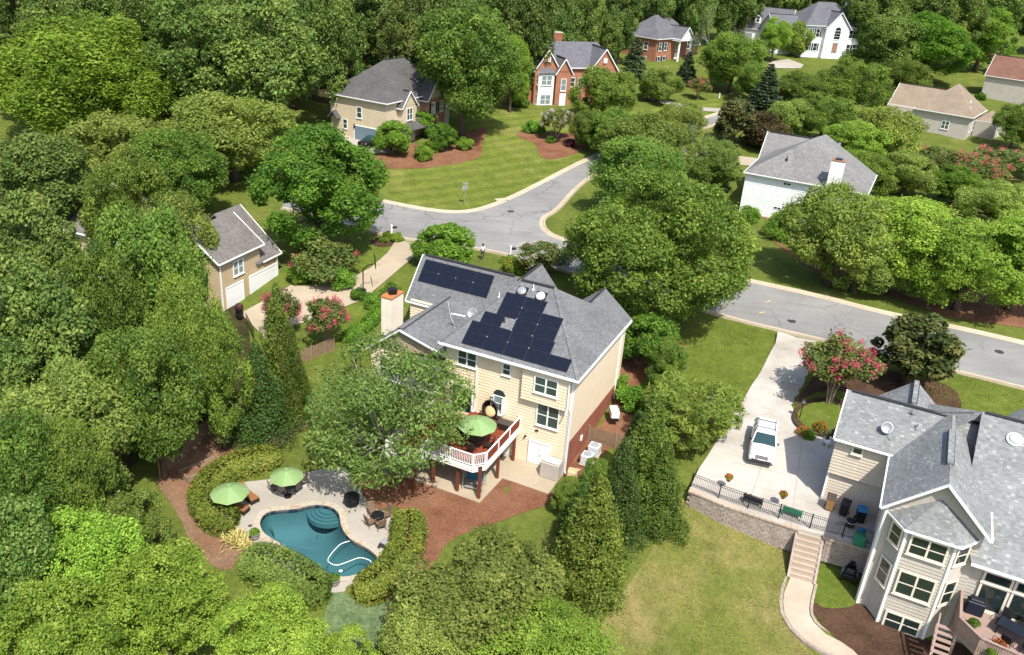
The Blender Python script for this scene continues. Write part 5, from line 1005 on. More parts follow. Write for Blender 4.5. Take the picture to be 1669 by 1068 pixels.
h.gable(-.4, 1.6, 8.5, 13.5, 6.4, 9.4, 'x', 'shingle_dark', 'siding_stone', .35, .2, ends=(0, 1)); h.rect(0, 1.55, 8.7, 13.3, -1, 6.4, 'brick_mixed', 'brick_bay'); h.window(1.55, 9.9, 4.0, .9, 1.5, '+x', False, 'glass_pale', 2, 'trim_white', True); h.window(1.55, 12.2, 4.0, .9, 1.5, '+x', False, 'glass_pale', 2, 'trim_white', True); h.window(1.55, 11, .4, 1.6, 1.6, '+x', True, 'glass_pale'); h.window(0, 15.2, 3.2, .9, 1.5, '+x', False, 'glass_pale')
h.rect(-13.5, -10.32, 6, 14, -1, 2.4, 'siding_sand', 'porch_wall'); h.hip(-13.5, -10.4, 6, 14, 2.5, 3.6, (-11.2, 8), (-11.2, 12), 'shingle_dark', .4)
for y in (7.2, 9.2, 11.2): h.window(-13.5, y, .3, 1.5, 1.7, '-x', False, 'glass', 1)
# ---- brick house, upper centre right (front looks down and left)
BA = math.radians(24); BP = G(882, 171, 8.0)
h = House('brick_house', 'red brick house with white bay windows, partly behind trees', BP, BA)
h.rect(-2, 15, 1.5, 11, -1.5, 6.3, 'brick_orange'); h.rect(-8, -2, 3, 9, -1.5, 4.5, 'brick_orange'); h.hip(-8, -2, 3, 9, 4.6, 7., (-6, 6), (-2, 6), 'shingle_slate', .4); h.hip(-2, 15, 1.5, 11, 6.4, 10.3, (2.5, 6.25), (13.5, 6.25), 'shingle_slate', .45)
h.gable(9.5, 15, .2, 8, 6.3, 9.9, 'y', 'shingle_slate', 'brick_orange', .35, .3, ends=(1, 0)); h.rect(9.5, 15, .2, 2, -1.5, 6.3, 'brick_orange', 'gable_bay')
h.gable(-1.5, 3.2, .4, 7, 6.3, 9.6, 'y', 'shingle_slate', 'brick_orange', .35, .3, ends=(1, 0)); h.rect(-1.5, 3.2, .4, 2, -1.5, 6.3, 'brick_orange', 'gable_bay')
h.gable(2.4, 5.4, -.4, 4, 5.9, 8.2, 'y', 'shingle_slate', 'brick_orange', .3, .3, ends=(1, 0)); h.rect(2.4, 5.4, -.4, 2, -1.5, 5.95, 'brick_orange', 'entry_bay')
h.rect(-1.0, 2.0, -.4, .4, -1.0, 5.7, 'trim_white', 'window_bay'); h.roofmesh([[(-1.2,-.7,5.7),(2.2,-.7,5.7),(1.4,.4,6.5),(-.4,.4,6.5)]], 'shingle_slate')
for z in (.2, 3.6): h.window(.5, -.4, z, 1.9, 1.6, '-y', True, 'glass_pale'); h.window(-1.0, 0, z, .5, 1.6, '-x', False, 'glass_pale')
h.window(3.9, -.4, 2.6, .9, 2.0, '-y', False, 'glass_pale'); h.door(3.9, -.4, -.2, 1.0, 2.2, '-y', 'door_white'); h.window(6.6, 1.5, 3.0, .9, 1.5, '-y'); h.window(8.3, 1.5, 3.0, .9, 1.5, '-y'); h.window(12.2, .2, 3.0, 1.6, 1.5, '-y', True); h.window(12.2, .2, .2, 1.6, 1.6, '-y', True)
for z in (.2, 3.0): h.window(-2, 4, z, .9, 1.5, '-x'); h.window(-2, 8, z, .9, 1.5, '-x')
h.part(MB().box(.6, 1.3, .17, .398, 7.5, 8.3), 'gable_vent', 'trim_white'); h.part(MB().box(11.9, 12.6, -.03, .198, 7.4, 8.2), 'gable_vent', 'trim_white')
c_o = h.part(MB().box(4.6, 6.4, 6.9, 8.0, 7, 11.6), 'chimney', 'brick_red'); MB().box(4.5, 6.5, 6.8, 8.1, 11.6, 11.8).build('chimney_crown', 'kerb', c_o)
# ---- brick house with white columns
KA = math.radians(48); KP = G(1066, 107, 9.5)
h = House('column_house', 'red brick house with white two-storey portico', KP, KA)
h.rect(0, 15, 0, 10, -1.5, 5.9, 'brick_orange'); h.hip(0, 15, 0, 10, 6.0, 10.6, (5, 5), (10, 5), 'shingle_slate', .5)
h.rect(15, 20.5, 1.5, 9, -1.5, 4.2, 'brick_orange', 'garage_wall'); h.gable(15, 20.5, 1.5, 9, 4.2, 8.2, 'x', 'shingle_slate', 'brick_orange', .4, .3, ends=(0, 1))
h.gable(6.0, 11.5, -2.4, 5, 6.0, 8.6, 'y', 'shingle_slate', 'trim_white', .4, .3, ends=(1, 0)); h.part(MB().box(5.8, 11.7, -2.5, 0, 5.5, 6.0), 'entablature', 'trim_white')
for x in (6.3, 11.2): h.part(MB().lathe([(.34, -.3), (.34, -.1), (.26, 0), (.23, 5.3), (.34, 5.45), (.34, 5.5)], 12, (x, -2.1, 0)), 'column', 'trim_white')
h.part(MB().box(5.6, 11.9, -3.2, 0, -.8, -.2), 'porch_floor', 'kerb'); h.door(8.75, 0, -.1, 1.6, 2.5, '-y', 'door_white', 0, True); h.window(8.75, 0, 3.2, 1.6, 1.6, '-y', True)
for x in (1.4, 3.6, 13.4): h.window(x, 0, 3.3, 1.0, 1.7, '-y', False, 'glass', 2, 'trim_white', True); h.window(x, 0, .0, 1.0, 1.9, '-y', False, 'glass', 2, 'trim_white', True)
h.window(17.8, 1.5, .6, 1.6, 1.8, '-y', True); h.roofmesh([[(16.4,1.4,6.9),(17.3,1.4,7.9),(17.3,4.2,7.9),(16.4,3.4,6.9)],[(18.2,1.4,6.9),(17.3,1.4,7.9),(17.3,4.2,7.9),(18.2,3.4,6.9)]], 'shingle_slate'); h.part(MB().box(16.6, 18.0, 1.6, 4, 5.0, 6.95), 'dormer', 'siding_white'); h.part(MB().box(8.3, 9.4, 5.2, 6.2, 9, 11.7), 'chimney', 'siding_white')
for y in (3, 7):
    for z in (.0, 3.3): h.window(0, y, z, 1.0, 1.6, '-x')
# ---- white mansion, top right
WA = math.radians(15); WP = G(1306, 83, 13.0)
h = House('white_mansion', 'white two-storey mansion with grey roof, dormers and arched window', WP, WA)
h.rect(0, 16, 0, 11, -1.5, 6.2, 'siding_white'); h.hip(0, 16, 0, 11, 6.3, 11.6, (5.5, 5.5), (10.5, 5.5), 'shingle_slate', .5)
h.gable(5.2, 11.8, -1.2, 5.5, 6.2, 9.8, 'y', 'shingle_slate', 'siding_white', .4, .35, ends=(1, 0)); h.rect(5.2, 11.8, -1.2, 1, -1.5, 6.3, 'siding_white', 'gable_bay')
aw = h.window(8.5, -1.2, 3.3, 1.7, 2.0, '-y', False, 'glass', 3); MB().add([(-.85*math.cos(t*PI/10), -.05*k, 2.05+.85*math.sin(t*PI/10)) for k in (0, 1) for t in range(11)], [tuple(range(11)), tuple(range(21, 10, -1))]+[(i, 11+i, 12+i, i+1) for i in range(10)]).build('arch_light', 'glass', aw)
h.door(8.5, -1.2, 0, 1.5, 2.4, '-y', 'brick_mixed', 0, True)
for x in (1.4, 3.6, 13.2, 15.0):
    for z in (.2, 3.6): h.window(x, 0, z, .95, 1.8, '-y', False, 'glass', 2, 'trim_white', True)
for z in (.2, 3.6): h.window(16, 3, z, .95, 1.8, '+x', False, 'glass', 2, 'trim_white', True); h.window(16, 7.5, z, .95, 1.8, '+x', False, 'glass', 2, 'trim_white', True)
h.part(MB().box(15, 16, 7, 8, 8, 11.8), 'chimney', 'siding_white')
h.rect(-7, 0, 3, 10, -1.5, 4.8, 'siding_white', 'link_wall'); h.gable(-7, 1, 3, 10, 4.9, 8.0, 'x', 'shingle_slate', 'siding_white', .4, .3, ends=(1, 0))
h = House('dormer_garage', 'white garage wing with three dormers left of the mansion', G(1194, 64, 13.5), math.radians(-22), 'garage')
h.rect(0, 14, 0, 8, -2.5, 3.6, 'siding_white', 'garage_wall'); h.gable(0, 14, 0, 8, 3.7, 8.6, 'x', 'shingle_slate', 'siding_white', .4, .3)
for x in (2.4, 5.6, 8.8):
    h.part(MB().box(x-.75, x+.75, .7, 3.2, 4.4, 6.7), 'dormer', 'siding_white'); h.roofmesh([[(x-1.0,.4,6.6),(x,.4,7.5),(x,3.6,7.5),(x-1.0,3.0,6.6)],[(x+1.0,.4,6.6),(x,.4,7.5),(x,3.6,7.5),(x+1.0,3.0,6.6)]], 'shingle_slate'); h.window(x, .7, 4.9, .75, 1.4, '-y', False, 'glass')
for x in (3.5, 8.5): h.door(x, -.03, -.3, 2.8, 2.3, '-y', 'grey_mid', 4, name='garage')
# ---- white house right of centre
RA = math.radians(-25); RP = G(1207, 347, 4.4)
h = House('white_house', 'white sided house with grey roof and white chimney', RP, RA)
h.rect(0, 14.5, 0, 10, -1.0, 5.5, 'siding_white'); h.roofmesh([[(-.4,-.45,5.6),(9.6,-.45,5.6),(7.0,6.2,9.8),(4.8,4.6,9.2)],[(-.4,-.45,5.6),(4.8,4.6,9.2),(2.4,10.4,8.6),(-.4,10.4,5.6)],[(9.6,-.45,5.6),(15,-.45,5.6),(15,10.4,5.6),(7.0,10.4,10.8),(7.0,6.2,9.8)]], 'shingle_weather') if 0 else None
h.hip(0, 14.5, 0, 10.5, 5.6, 10.2, (6.6, 5.5), (7.6, 9.0), 'shingle_weather', .45)
h.part(MB().box(-.25, .05, -.02, .05, -.5, 5.4), 'corner_board', 'trim_white'); h.rect(.4, 8, 9, 15, -1, 5.2, 'siding_white', 'front_wing'); h.gable(-.1, 9.5, 8.0, 15.2, 5.4, 8.9, 'x', 'shingle_weather', 'siding_white', .4, .3, ends=(1, 0))
for x, z in ((5.15, 4.75), (4.55, 1.4)):
    o = h.part(MB().box(-.5, .5, -.02, .0, 0, .35), 'vent_panel', 'trim_white', loc=(x, -.045, z)); 
    for dx in (-.42, .05): MB().box(dx, dx+.38, -.03, -.021, .06, .3).build('louvre', 'shutter', o)
c_o = h.part(MB().box(9.9, 11.5, -.9, .3, -1, 9.0), 'chimney', 'siding_white'); MB().box(9.86, 11.54, -.94, .34, 9.0, 9.12).build('chimney_crown', 'brick_mixed', c_o); MB().box(10.3, 11.1, -.6, .0, 9.12, 9.3).build('chimney_cap', 'shutter', c_o)
h.window(12.8, 0, .8, 1.2, 1.5, '-y', True); h.window(12.8, 0, 3.4, 1.2, 1.4, '-y', True)
for x, y, z in ((4.2, 1.9, 7.65), (6.1, 6.6, 9.9)): h.part(MB().lathe([(.16, -.2), (.14, .05), (.07, .08), (.07, .4)], 8), 'vent_pipe', 'ridge_vent', h.roof_o, loc=(x, y, z))
h.part(MB().box(14.5, 18.5, .5, 5, 1.6, 1.8), 'porch_floor', 'trim_white'); 
for k in range(9): h.part(MB().box(14.6+k*.46, 14.68+k*.46, .5, .58, 1.8, 2.8), 'baluster', 'trim_white')
h.part(MB().box(14.5, 18.5, .48, .6, 2.8, 2.9), 'hand_rail', 'trim_white'); h.part(MB().box(14.5, 14.7, .5, .7, -1, 1.6).box(18.3, 18.5, .5, .7, -1, 2.9), 'porch_post', 'trim_white')
h.part(MB().box(-.07, 14.57, -.07, -.002, -1.0, .1), 'brick_base', 'brick_orange')
# ---- beige hipped house and red-brown roofed house, right edge; grey roof at far left
h = House('beige_hip_house', 'beige house with light brown hipped roof', G(1573, 224, 6.6), math.radians(-36))
h.rect(-15, 0, 0, 12, -1.5, 3.7, 'siding_stone'); h.hip(-9.5, 0, 0, 12, 3.8, 8.6, (-4.8, 5.8), (-4.6, 6.4), 'shingle_tan', .5); h.gable(-15, -5, 1.0, 11, 3.75, 7.2, 'x', 'shingle_tan', 'siding_stone', .45, .3, ends=(1, 0))
for y in (2, 4.2, 7.5): h.window(0, y, .8, 1.0, 1.7, '+x', False, 'glass_pale')
h.window(-4, 0, .9, 1.2, 1.4, '-y', True); h.part(MB().box(.2, 4, 5, 12, -1.5, 2.6), 'porch_wall', 'siding_stone'); h.hip(.4, 4, 5.5, 12, 2.7, 4.2, (1.8, 8), (1.8, 10), 'shingle_tan', .4); c_o = h.part(MB().box(3.6, 5.2, 9, 10.2, -1, 5), 'chimney', 'trim_white'); MB().box(3.5, 5.3, 8.9, 10.3, 5, 5.2).build('chimney_crown', 'shutter', c_o)
for x, y, z in ((-1.5, 4.2, 5.9), (-.9, 2.2, 5.0)): h.part(MB().lathe([(.14, -.2), (.12, .05), (.06, .08), (.06, .35)], 8), 'vent_pipe', 'trim_white', h.roof_o, loc=(x, y, z))
h = House('red_roof_house', 'pale house with red-brown roof at the right edge', G(1598, 157, 8.6), math.radians(-38))
h.rect(0, 14, 0, 9, -1.5, 5.0, 'siding_stone'); h.gable(0, 14, 0, 9, 5.1, 9.0, 'x', 'shingle_red', 'siding_stone', .4, .3)
for z in (.5, 3.2): h.window(0, 3, z, 1.0, 1.5, '-x', False, 'glass_pale'); h.window(0, 6, z, 1.0, 1.5, '-x', False, 'glass_pale')
h = House('far_left_house', 'pale grey roof just visible at the left edge', G(12, 125, 10.), math.radians(-30))
h.rect(-14, 0, 0, 9, -3, 4.0, 'siding_white'); h.gable(-14, 0, 0, 9, 4.1, 7.4, 'x', 'shingle_weather', 'siding_white', .4, .3)
# ------------------------------------------------------------------ pool
pc = np.mean(pool_edge, 0)
pool = thing('swimming_pool', 'kidney-shaped pool with dark teal water and stone coping', 'pool', (pc[0], pc[1], ZP))
PE = [np.array(p)-pc for p in pool_edge]
def inset(poly, d):
    p = np.array(poly); t = np.roll(p, -1, 0)-np.roll(p, 1, 0); t /= np.linalg.norm(t, axis=1)[:, None]; nn = np.c_[-t[:, 1], t[:, 0]]
    a = .5*np.sum(p[:, 0]*np.roll(p[:, 1], -1)-np.roll(p[:, 0], -1)*p[:, 1]); return p+nn*d*(1 if a > 0 else -1)
m = MB(); n = len(PE); rings = [(0.0, 0.02), (0.0, -.3), (.12, -1.1), (.7, -1.75), (1.3, -1.95)]; vs = []
for dd, z in rings: vs += [(q[0], q[1], z) for q in inset(PE, dd)]
m.add(vs, [(r*n+i, r*n+(i+1) % n, (r+1)*n+(i+1) % n, (r+1)*n+i) for r in range(1, len(rings)-1) for i in range(n)])
bt = inset(PE, 1.3)
for t in tessellate_polygon([[Vector((p[0], p[1], 0)) for p in bt]]): m.add([(bt[i][0], bt[i][1], -1.95) for i in t], [(0, 1, 2), (2, 1, 0)])
m.build('shell', 'plaster', pool, True)
MB().add(vs[:2*n], [(i, (i+1) % n, n+(i+1) % n, n+i) for i in range(n)]).build('tile_band', 'pool_tile', pool)
m = MB(); wp = inset(PE, .002)
for t in tessellate_polygon([[Vector((p[0], p[1], 0)) for p in wp]]): tri = [(wp[i][0], wp[i][1], -.13) for i in t]; cr = (tri[1][0]-tri[0][0])*(tri[2][1]-tri[0][1])-(tri[1][1]-tri[0][1])*(tri[2][0]-tri[0][0]); m.add(tri, [(0, 1, 2) if cr > 0 else (2, 1, 0)])
m.build('water', 'pool_water', pool)
sc = G(*c7([(722,374)])[0], ZP)[:2]-pc; out_ = inset(PE, .06)
for k in range(4):
    rad = .75+.27*k; z = -.22-.09*k; pol = []
    for a in np.linspace(0, 2*PI, 40, endpoint=False):
        q = sc+np.array([math.cos(a), math.sin(a)])*rad
        if inside(out_, q[:1], q[1:])[0]: pol.append(q)
        else:
            dq = np.linalg.norm(out_-q, axis=1); j = np.argmin(dq); pol.append(out_[j])
    cc = np.mean(pol, 0); m = MB(); nn = len(pol); vs = [(q[0], q[1], z) for q in pol]+[(q[0], q[1], z-.3) for q in pol]+[(cc[0], cc[1], z)]
    m.add(vs, [(i, (i+1) % nn, 2*nn) for i in range(nn)]+[(i, nn+i, nn+(i+1) % nn, (i+1) % nn) for i in range(nn)]); m.build('step', 'plaster', pool)
    m = MB(); ins = [cc+(q-cc)*(1-.035/max(.3, np.linalg.norm(q-cc))) for q in pol]; m.add([(q[0], q[1], z+.006) for q in pol]+[(q[0], q[1], z+.006) for q in ins], [(i, (i+1) % nn, nn+(i+1) % nn, nn+i) for i in range(nn)]); m.build('step_tile', 'step_edge', pool)
# coping: one object for each stone
cl_pts = np.array(list(PE)+[PE[0]]); dd = np.r_[0, np.cumsum(np.hypot(*np.diff(cl_pts, axis=0).T))]; r = np.random.default_rng(3); sps = [0]
while sps[-1] < dd[-1]-.5: sps.append(sps[-1]+r.uniform(.38, .72))
sps[-1] = dd[-1]; fI = inset(PE, -.0); fO = inset(PE, -.42)
fi = lambda P, s: np.array([np.interp(s, dd, np.r_[P[:, 0], P[0, 0]]), np.interp(s, dd, np.r_[P[:, 1], P[0, 1]])])
for a, b in zip(sps[:-1], sps[1:]):
    w = r.uniform(.85, 1.15); pts = [fi(fI, a+.012), fi(fI, (a+b)/2), fi(fI, b-.012)]+[fi(fI, s)+(fi(fO, s)-fi(fI, s))*w for s in (b-.012, (a+b)/2, a+.012)]
    MB().prism([tuple(p) for p in pts], .004, .05+r.uniform(0, .02)).build('coping_stone', 'flagstone', pool)
hp = [G(x, y, ZP-.1)[:2]-pc for x, y in c7([(808,527),(770,540),(735,575),(716,605),(725,620),(755,629),(800,615),(850,598),(892,608),(900,618)])]
hs = thing('pool_cleaner_hose', 'white cleaner hose floating in a loop on the pool', 'hose', (pc[0], pc[1], ZP)); MB().tube([(q[0], q[1], -.1) for q in catmull(hp, False, 6)], .027, 7).build('hose', 'hose', hs, True); MB().lathe([(.02, .02), (.1, .05), (.12, .1), (.02, .16)], 10, (*(G(*c7([(770,648)])[0], ZP)[:2]-pc), -.2)).build('float', 'hose', hs)
gp = lambda x, y, z=ZP: G(*c7([(x, y)])[0], z)
for x, y, lab in ((385,462,'small round drain lid on the deck left of the pool'),(930,556,'small round drain lid on the deck right of the pool')):
    o = MB().lathe([(.13, 0), (.13, .012), (.11, .014), (.001, .014)], 12).build('drain_lid', 'iron_cover', loc=gp(x, y)+[0, 0, .002]); tag(o, lab, 'drain lid')
# ------------------------------------------------------------------ furniture
def umbrella(P, R, zt, label, tilt=(0, 0), rz=.2, mat='umbrella_green', pole_h=None):
    t = thing('patio_umbrella', label, 'umbrella', P, rz); n = 8
    top = MB(); vs = [(0, 0, zt)]; mid = []; 
    for k in range(n*2):
        a = PI*k/n; rr = 1 if k % 2 == 0 else .955; mid.append((R*.5*math.cos(a)*(1 if k % 2 == 0 else .97), R*.5*math.sin(a)*(1 if k % 2 == 0 else .97), zt-.26)); vs.append((R*rr*math.cos(a), R*rr*math.sin(a), zt-.62+(0 if k % 2 == 0 else .04)))
    rim = vs[1:]; 
    for k in range(n):
        m = MB(); i0, i1, i2 = 2*k, (2*k+1) % (2*n), (2*k+2) % (2*n)
        m.add([(0, 0, zt), mid[i0], mid[i1], mid[i2], rim[i0], rim[i1], rim[i2]], [(0, 1, 2), (0, 2, 3), (1, 4, 5, 2), (2, 5, 6, 3)])
        b = [(x, y, z-.012) for x, y, z in m.v]; m.add(b, [(2, 1, 0), (3, 2, 0), (2, 5, 4, 1), (3, 6, 5, 2)]); m.build('canopy_panel', mat if k % 2 else 'umbrella_pale', t)
    MB().lathe([(.16, zt-.05), (.12, zt+.07), (.02, zt+.12)], 10).build('cap', mat, t)
    MB().tube([(0, 0, 0), (0, 0, zt-.02)], .028, 8).build('pole', 'black_metal', t)
    for k in range(n): MB().bar((0, 0, zt-.05), (R*.98*math.cos(2*PI*k/n), R*.98*math.sin(2*PI*k/n), zt-.66), .02).build('rib', 'black_metal', t)
    MB().lathe([(.28, 0), (.28, .06), (.06, .1), (.05, .3)], 14).build('base', 'black_metal', t); return t
U1 = G(374, 800, ZP+1.9); umbrella((U1[0], U1[1], ZP), 1.28, 2.3, 'green umbrella over the brown loungers by the pool'); U2 = G(467, 773, ZP+1.9); umbrella((U2[0], U2[1], ZP), 1.18, 2.3, 'green umbrella over the grey dining set by the pool', rz=.0)
def lounger(P, rz, label):
    t = thing('sun_lounger', label, 'sun lounger', P, rz, 'loungers under the pool umbrella')
    MB().box(-.33, .33, -.95, .25, .16, .36).build('base', 'dark_wicker', t); MB().box(-.31, .31, -.93, .25, .362, .46).build('seat_cushion', 'lounger_brown', t, bevel=.02)
    o = MB().box(-.31, .31, 0, .78, 0, .1).build('back_cushion', 'lounger_brown', t, bevel=.02, loc=(0, .25, .37)); o.rotation_euler = (.55, 0, 0)
    for x in (-.3, .3):
        for y in (-.85, .75): MB().box(x-.03, x+.03, y-.03, y+.03, 0, .17).build('leg', 'dark_wicker', t)
lg = gp(375, 345); lounger((lg[0], lg[1], ZP), math.radians(52), 'brown lounger right under the pool umbrella, nearer the water'); lg = gp(325, 395); lounger((lg[0], lg[1], ZP), math.radians(70), 'brown lounger below the umbrella beside the hedge')
tb = gp(320, 360); t = thing('side_table', 'small dark glass table between the two brown loungers', 'side table', tb); MB().lathe([(.24, .4), (.24, .43)], 14).build('table_top', 'glass', t)
for k in range(3): MB().tube([(.2*math.cos(k*2.1), .2*math.sin(k*2.1), 0), (.1*math.cos(k*2.1), .1*math.sin(k*2.1), .4)], .015, 5).build('leg', 'black_metal', t)
def round_table(P, R, h_, label, top='glass', leg='black_metal'):
    t = thing('round_table', label, 'table', P); MB().lathe([(R, h_-.03), (R, h_), (.001, h_+.002)], 22).build('table_top', top, t); MB().lathe([(R+.02, h_-.045), (R+.03, h_-.02), (R+.005, h_+.01)], 22).build('rim', leg, t)
    for k in range(4): a = PI/4+k*PI/2; MB().tube([(R*.75*math.cos(a), R*.75*math.sin(a), 0), (R*.35*math.cos(a), R*.35*math.sin(a), h_*.5), (R*.6*math.cos(a), R*.6*math.sin(a), h_-.03)], .025, 6).build('leg', leg, t)
    return t
chair_proto = {}
def chair(P, rz, label, group, mat='grey_wicker', frame='black_metal', swivel=True, cat='chair'):
    key = (mat, swivel)
    if key not in chair_proto:
        t = thing('patio_chair', label, cat, P, rz, group)
        MB().box(-.27, .27, -.27, .25, .38, .44).build('seat', mat, t, bevel=.02); o = MB().box(-.27, .27, -.03, .03, 0, .62).build('backrest', mat, t, bevel=.02, loc=(0, .27, .42)); o.rotation_euler = (-.22, 0, 0)
        for x in (-.3, .3): MB().tube([(x, -.25, .3), (x, -.25, .62), (x, .05, .66), (x, .3, .6)], .022, 5).build('armrest', frame, t)
        if swivel: MB().tube([(.28*math.cos(k*PI/8), .28*math.sin(k*PI/8), .03) for k in range(17)], .022, 5, False).build('base_ring', 'metal_white', t); MB().lathe([(.04, .03), (.04, .38)], 8).build('post', frame, t)
        else:
            for x in (-.26, .26):
                for y in (-.24, .24): MB().tube([(x, y, .4), (x*1.1, y*1.15, 0)], .022, 5).build('leg', frame, t)
        chair_proto[key] = t
    else:
        t = copy_tree(chair_proto[key]); t.location = P; t.rotation_euler = (0, 0, rz); tag(t, label, cat, group)
    return t
DT = gp(540, 300); round_table(DT, .62, .72, 'round dark dining table under the pool umbrella')
for x, y, lab in ((487,315,'grey dining chair at the left of the pool dining table'),(527,325,'grey dining chair in front of the pool dining table'),(578,318,'grey dining chair at front right of the pool dining table'),(607,288,'grey dining chair at the right of the pool dining table')):
    p = gp(x, y); chair(p, math.atan2(DT[1]-p[1], DT[0]-p[0])+PI/2, lab, 'chairs of the pool dining set')
BT = gp(928, 448); round_table(BT, .42, .7, 'small round black bistro table right of the pool', 'black_plastic')
for x, y, lab in ((897,462,'brown wicker chair at the left of the bistro table'),(941,474,'brown wicker chair in front of the bistro table'),(962,432,'brown wicker chair right behind the bistro table'),(908,420,'brown wicker chair behind the bistro table')):
    p = gp(x, y); chair(p, math.atan2(BT[1]-p[1], BT[0]-p[0])+PI/2, lab, 'chairs around the bistro table', 'brown_wicker', 'brown_wicker', False)
o = thing('fire_pit', 'black round fire pit with dark cover on the pool deck', 'fire pit', gp(817, 368)); MB().lathe([(.5, 0), (.52, .1), (.52, .55), (.46, .62)], 22).build('bowl', 'black_plastic', o, True); MB().lathe([(.54, .55), (.54, .66), (.001, .7)], 22).build('cover', 'black_metal', o)
def planter(P, r, h_, label, pot, leaf='leaf_shrub', R=.35, cat='planter', bloom=None, z0=0):
    t = thing('flower_pot' if bloom else 'planter', label, cat, P); MB().lathe([(r*.65, z0), (r, z0+h_*.55), (r*.95, z0+h_), (r*1.05, z0+h_), (r*1.05, z0+h_*.94)], 16).build('pot', pot, t, True)
    q = np.random.default_rng(int(abs(P[0]*100))); D = sph(420, q); D[:, 2] = np.abs(D[:, 2])*.9; Pp = D*R*q.uniform(.5, 1, (420, 1))+[0, 0, z0+h_]; link('plant', leaf_mesh('plant', Pp, unit(D+q.normal(size=D.shape)*.5), .09, .5+q.normal(size=420)*.2, leaf, 1.8, q), t)
    if bloom: D = sph(220, q); D[:, 2] = np.abs(D[:, 2]); link('blossom', leaf_mesh('blossom', D*R*q.uniform(.8, 1.1, (220, 1))+[0, 0, z0+h_], sph(220, q), .08, .5+q.normal(size=220)*.2, bloom, 1.1, q), t)
    return t
planter(gp(405, 518), .32, .5, 'grey stone planter with green plant left of the pool', 'pot_grey'); planter(gp(744, 712), .34, .5, 'grey urn with small plant at the pool foot', 'pot_grey')
o = thing('folded_umbrella', 'folded blue umbrella lying beside the right hedge', 'umbrella', gp(985, 510), -.45); MB().lathe([(.03, 0), (.14, .2), (.2, .6), (.12, 1.4), (.02, 1.7)], 10).build('canopy', 'navy_fabric', o, True).rotation_euler = (-1.25, 0, 0); MB().tube([(0, -.3, .12), (0, 0, .12)], .025, 6).build('pole', 'metal_white', o)
o = thing('storage_cart', 'small dark pool cart with pale base by the right hedge', 'cart', gp(966, 556), -.5); MB().box(-.4, .4, -.25, .25, .12, .45).build('box', 'bin_lid', o, bevel=.03); MB().box(-.42, .42, -.27, .27, .452, .5).build('lid', 'grey_mid', o)
for k in (-1, 1): MB().tube([(k*.42, -.15, .12), (k*.48, -.15, .12)], .12, 10).build('wheel', 'black_plastic', o)
# raised wooden bed and fences by the path
p = at(330, 768); o = thing('raised_bed', 'weathered wooden raised bed beside the dirt path', 'planter box', p, math.radians(48))
MB().box(-1.35, 1.35, -.55, .55, .0, .3).build('soil', 'path_dirt', o)
for a in ((-1.45, 1.45, -.65, -.55), (-1.45, 1.45, .55, .65), (-1.45, -1.35, -.55, .55), (1.35, 1.45, -.55, .55)): MB().box(*a, 0, .42).build('plank', 'box_wood', o)
for x in (-1.4, 1.4):
    for y in (-.6, .6): MB().box(x-.08, x+.08, y-.08, y+.08, 0, .48).build('post', 'fence_wood', o)
def board_fence(pxs, label, h_=1.5, name='wooden_fence', mat='fence_wood', world=None):
    path = resample(world if world is not None else [at(*q)[:2] for q in pxs], .16); Z = tz(path[:, 0], path[:, 1]); t = thing(name, label, 'fence', (*path[0], Z[0])); r = np.random.default_rng(len(label)); pk = [MB().box(-.07, .07, -.012, .012, 0, h_).mesh('board', mat), MB().box(-.07, .07, -.012, .012, 0, h_*1.03).mesh('board', mat)]
    for i in range(len(path)-1):
        d = path[i+1]-path[i]; a = math.atan2(d[1], d[0]); o = link('board', pk[i % 2], t, (path[i][0]-path[0][0], path[i][1]-path[0][1], Z[i]-Z[0]-.05), a)
    for k in range(0, len(path), 14):
        q = path[min(k, len(path)-1)]-path[0]; MB().box(q[0]-.06, q[0]+.06, q[1]-.06, q[1]+.06, Z[k]-Z[0]-.2, Z[k]-Z[0]+h_+.08).build('post', mat, t)
    return t
board_fence([(262,780),(300,745),(345,705),(385,672)], 'brown board fence behind the dirt path, below the oaks')
board_fence([(470,600),(510,585),(545,570)], 'grey board fence between the cypress and the pink crape myrtle', 1.3)
board_fence(None, 'short weathered fence beside the air conditioners', 1.4, world=[cl(.15, 4.6), cl(2.4, 4.6), cl(3.4, 4.6)])
# ------------------------------------------------------------------ deck of the cream house (house axes)
DZ = 2.75
dk = thing('wooden_deck', 'red-brown raised deck with white railings behind the cream house', 'deck', (P0[0], P0[1], 0), CA)
dp = [(-3.95, -.02), (-3.95, -5.6), (-4.6, -6.3), (-8.3, -6.3), (-8.3, -7.9), (-10.6, -7.9), (-10.6, -.92), (-9.6, -.92), (-9.6, -1.0), (-7.9, -1.0), (-7.9, -.02)]
yb = -.02; r = np.random.default_rng(9)
xs = np.arange(-3.97, -10.6, -.145)
for k, x in enumerate(xs):                         # deck boards run away from the house
    y0 = -6.3 if x > -8.3 else -7.9
    if x > -4.6: y0 = -5.6-(-3.95-x)*1.08
    y1 = -.02 if x > -7.86 else (-1.02 if x > -9.7 else -1.75)
    MB().box(x-.14, x-.004, y0, y1, DZ-.05, DZ+r.uniform(0, .006)).build('deck_board', 'deck_wood', dk)
MB().box(-8.0, -5.2, -1.9, -.03, DZ+.01, DZ+.17).build('landing', 'deck_wood', dk); MB().box(-8.2, -5.0, -2.2, -1.905, DZ+.008, DZ+.09).build('landing_step', 'deck_wood', dk)
edge = [(-3.9, -.05), (-3.9, -5.62), (-4.57, -6.36), (-8.25, -6.36), (-8.25, -7.95), (-10.65, -7.95), (-10.65, -1.0)]
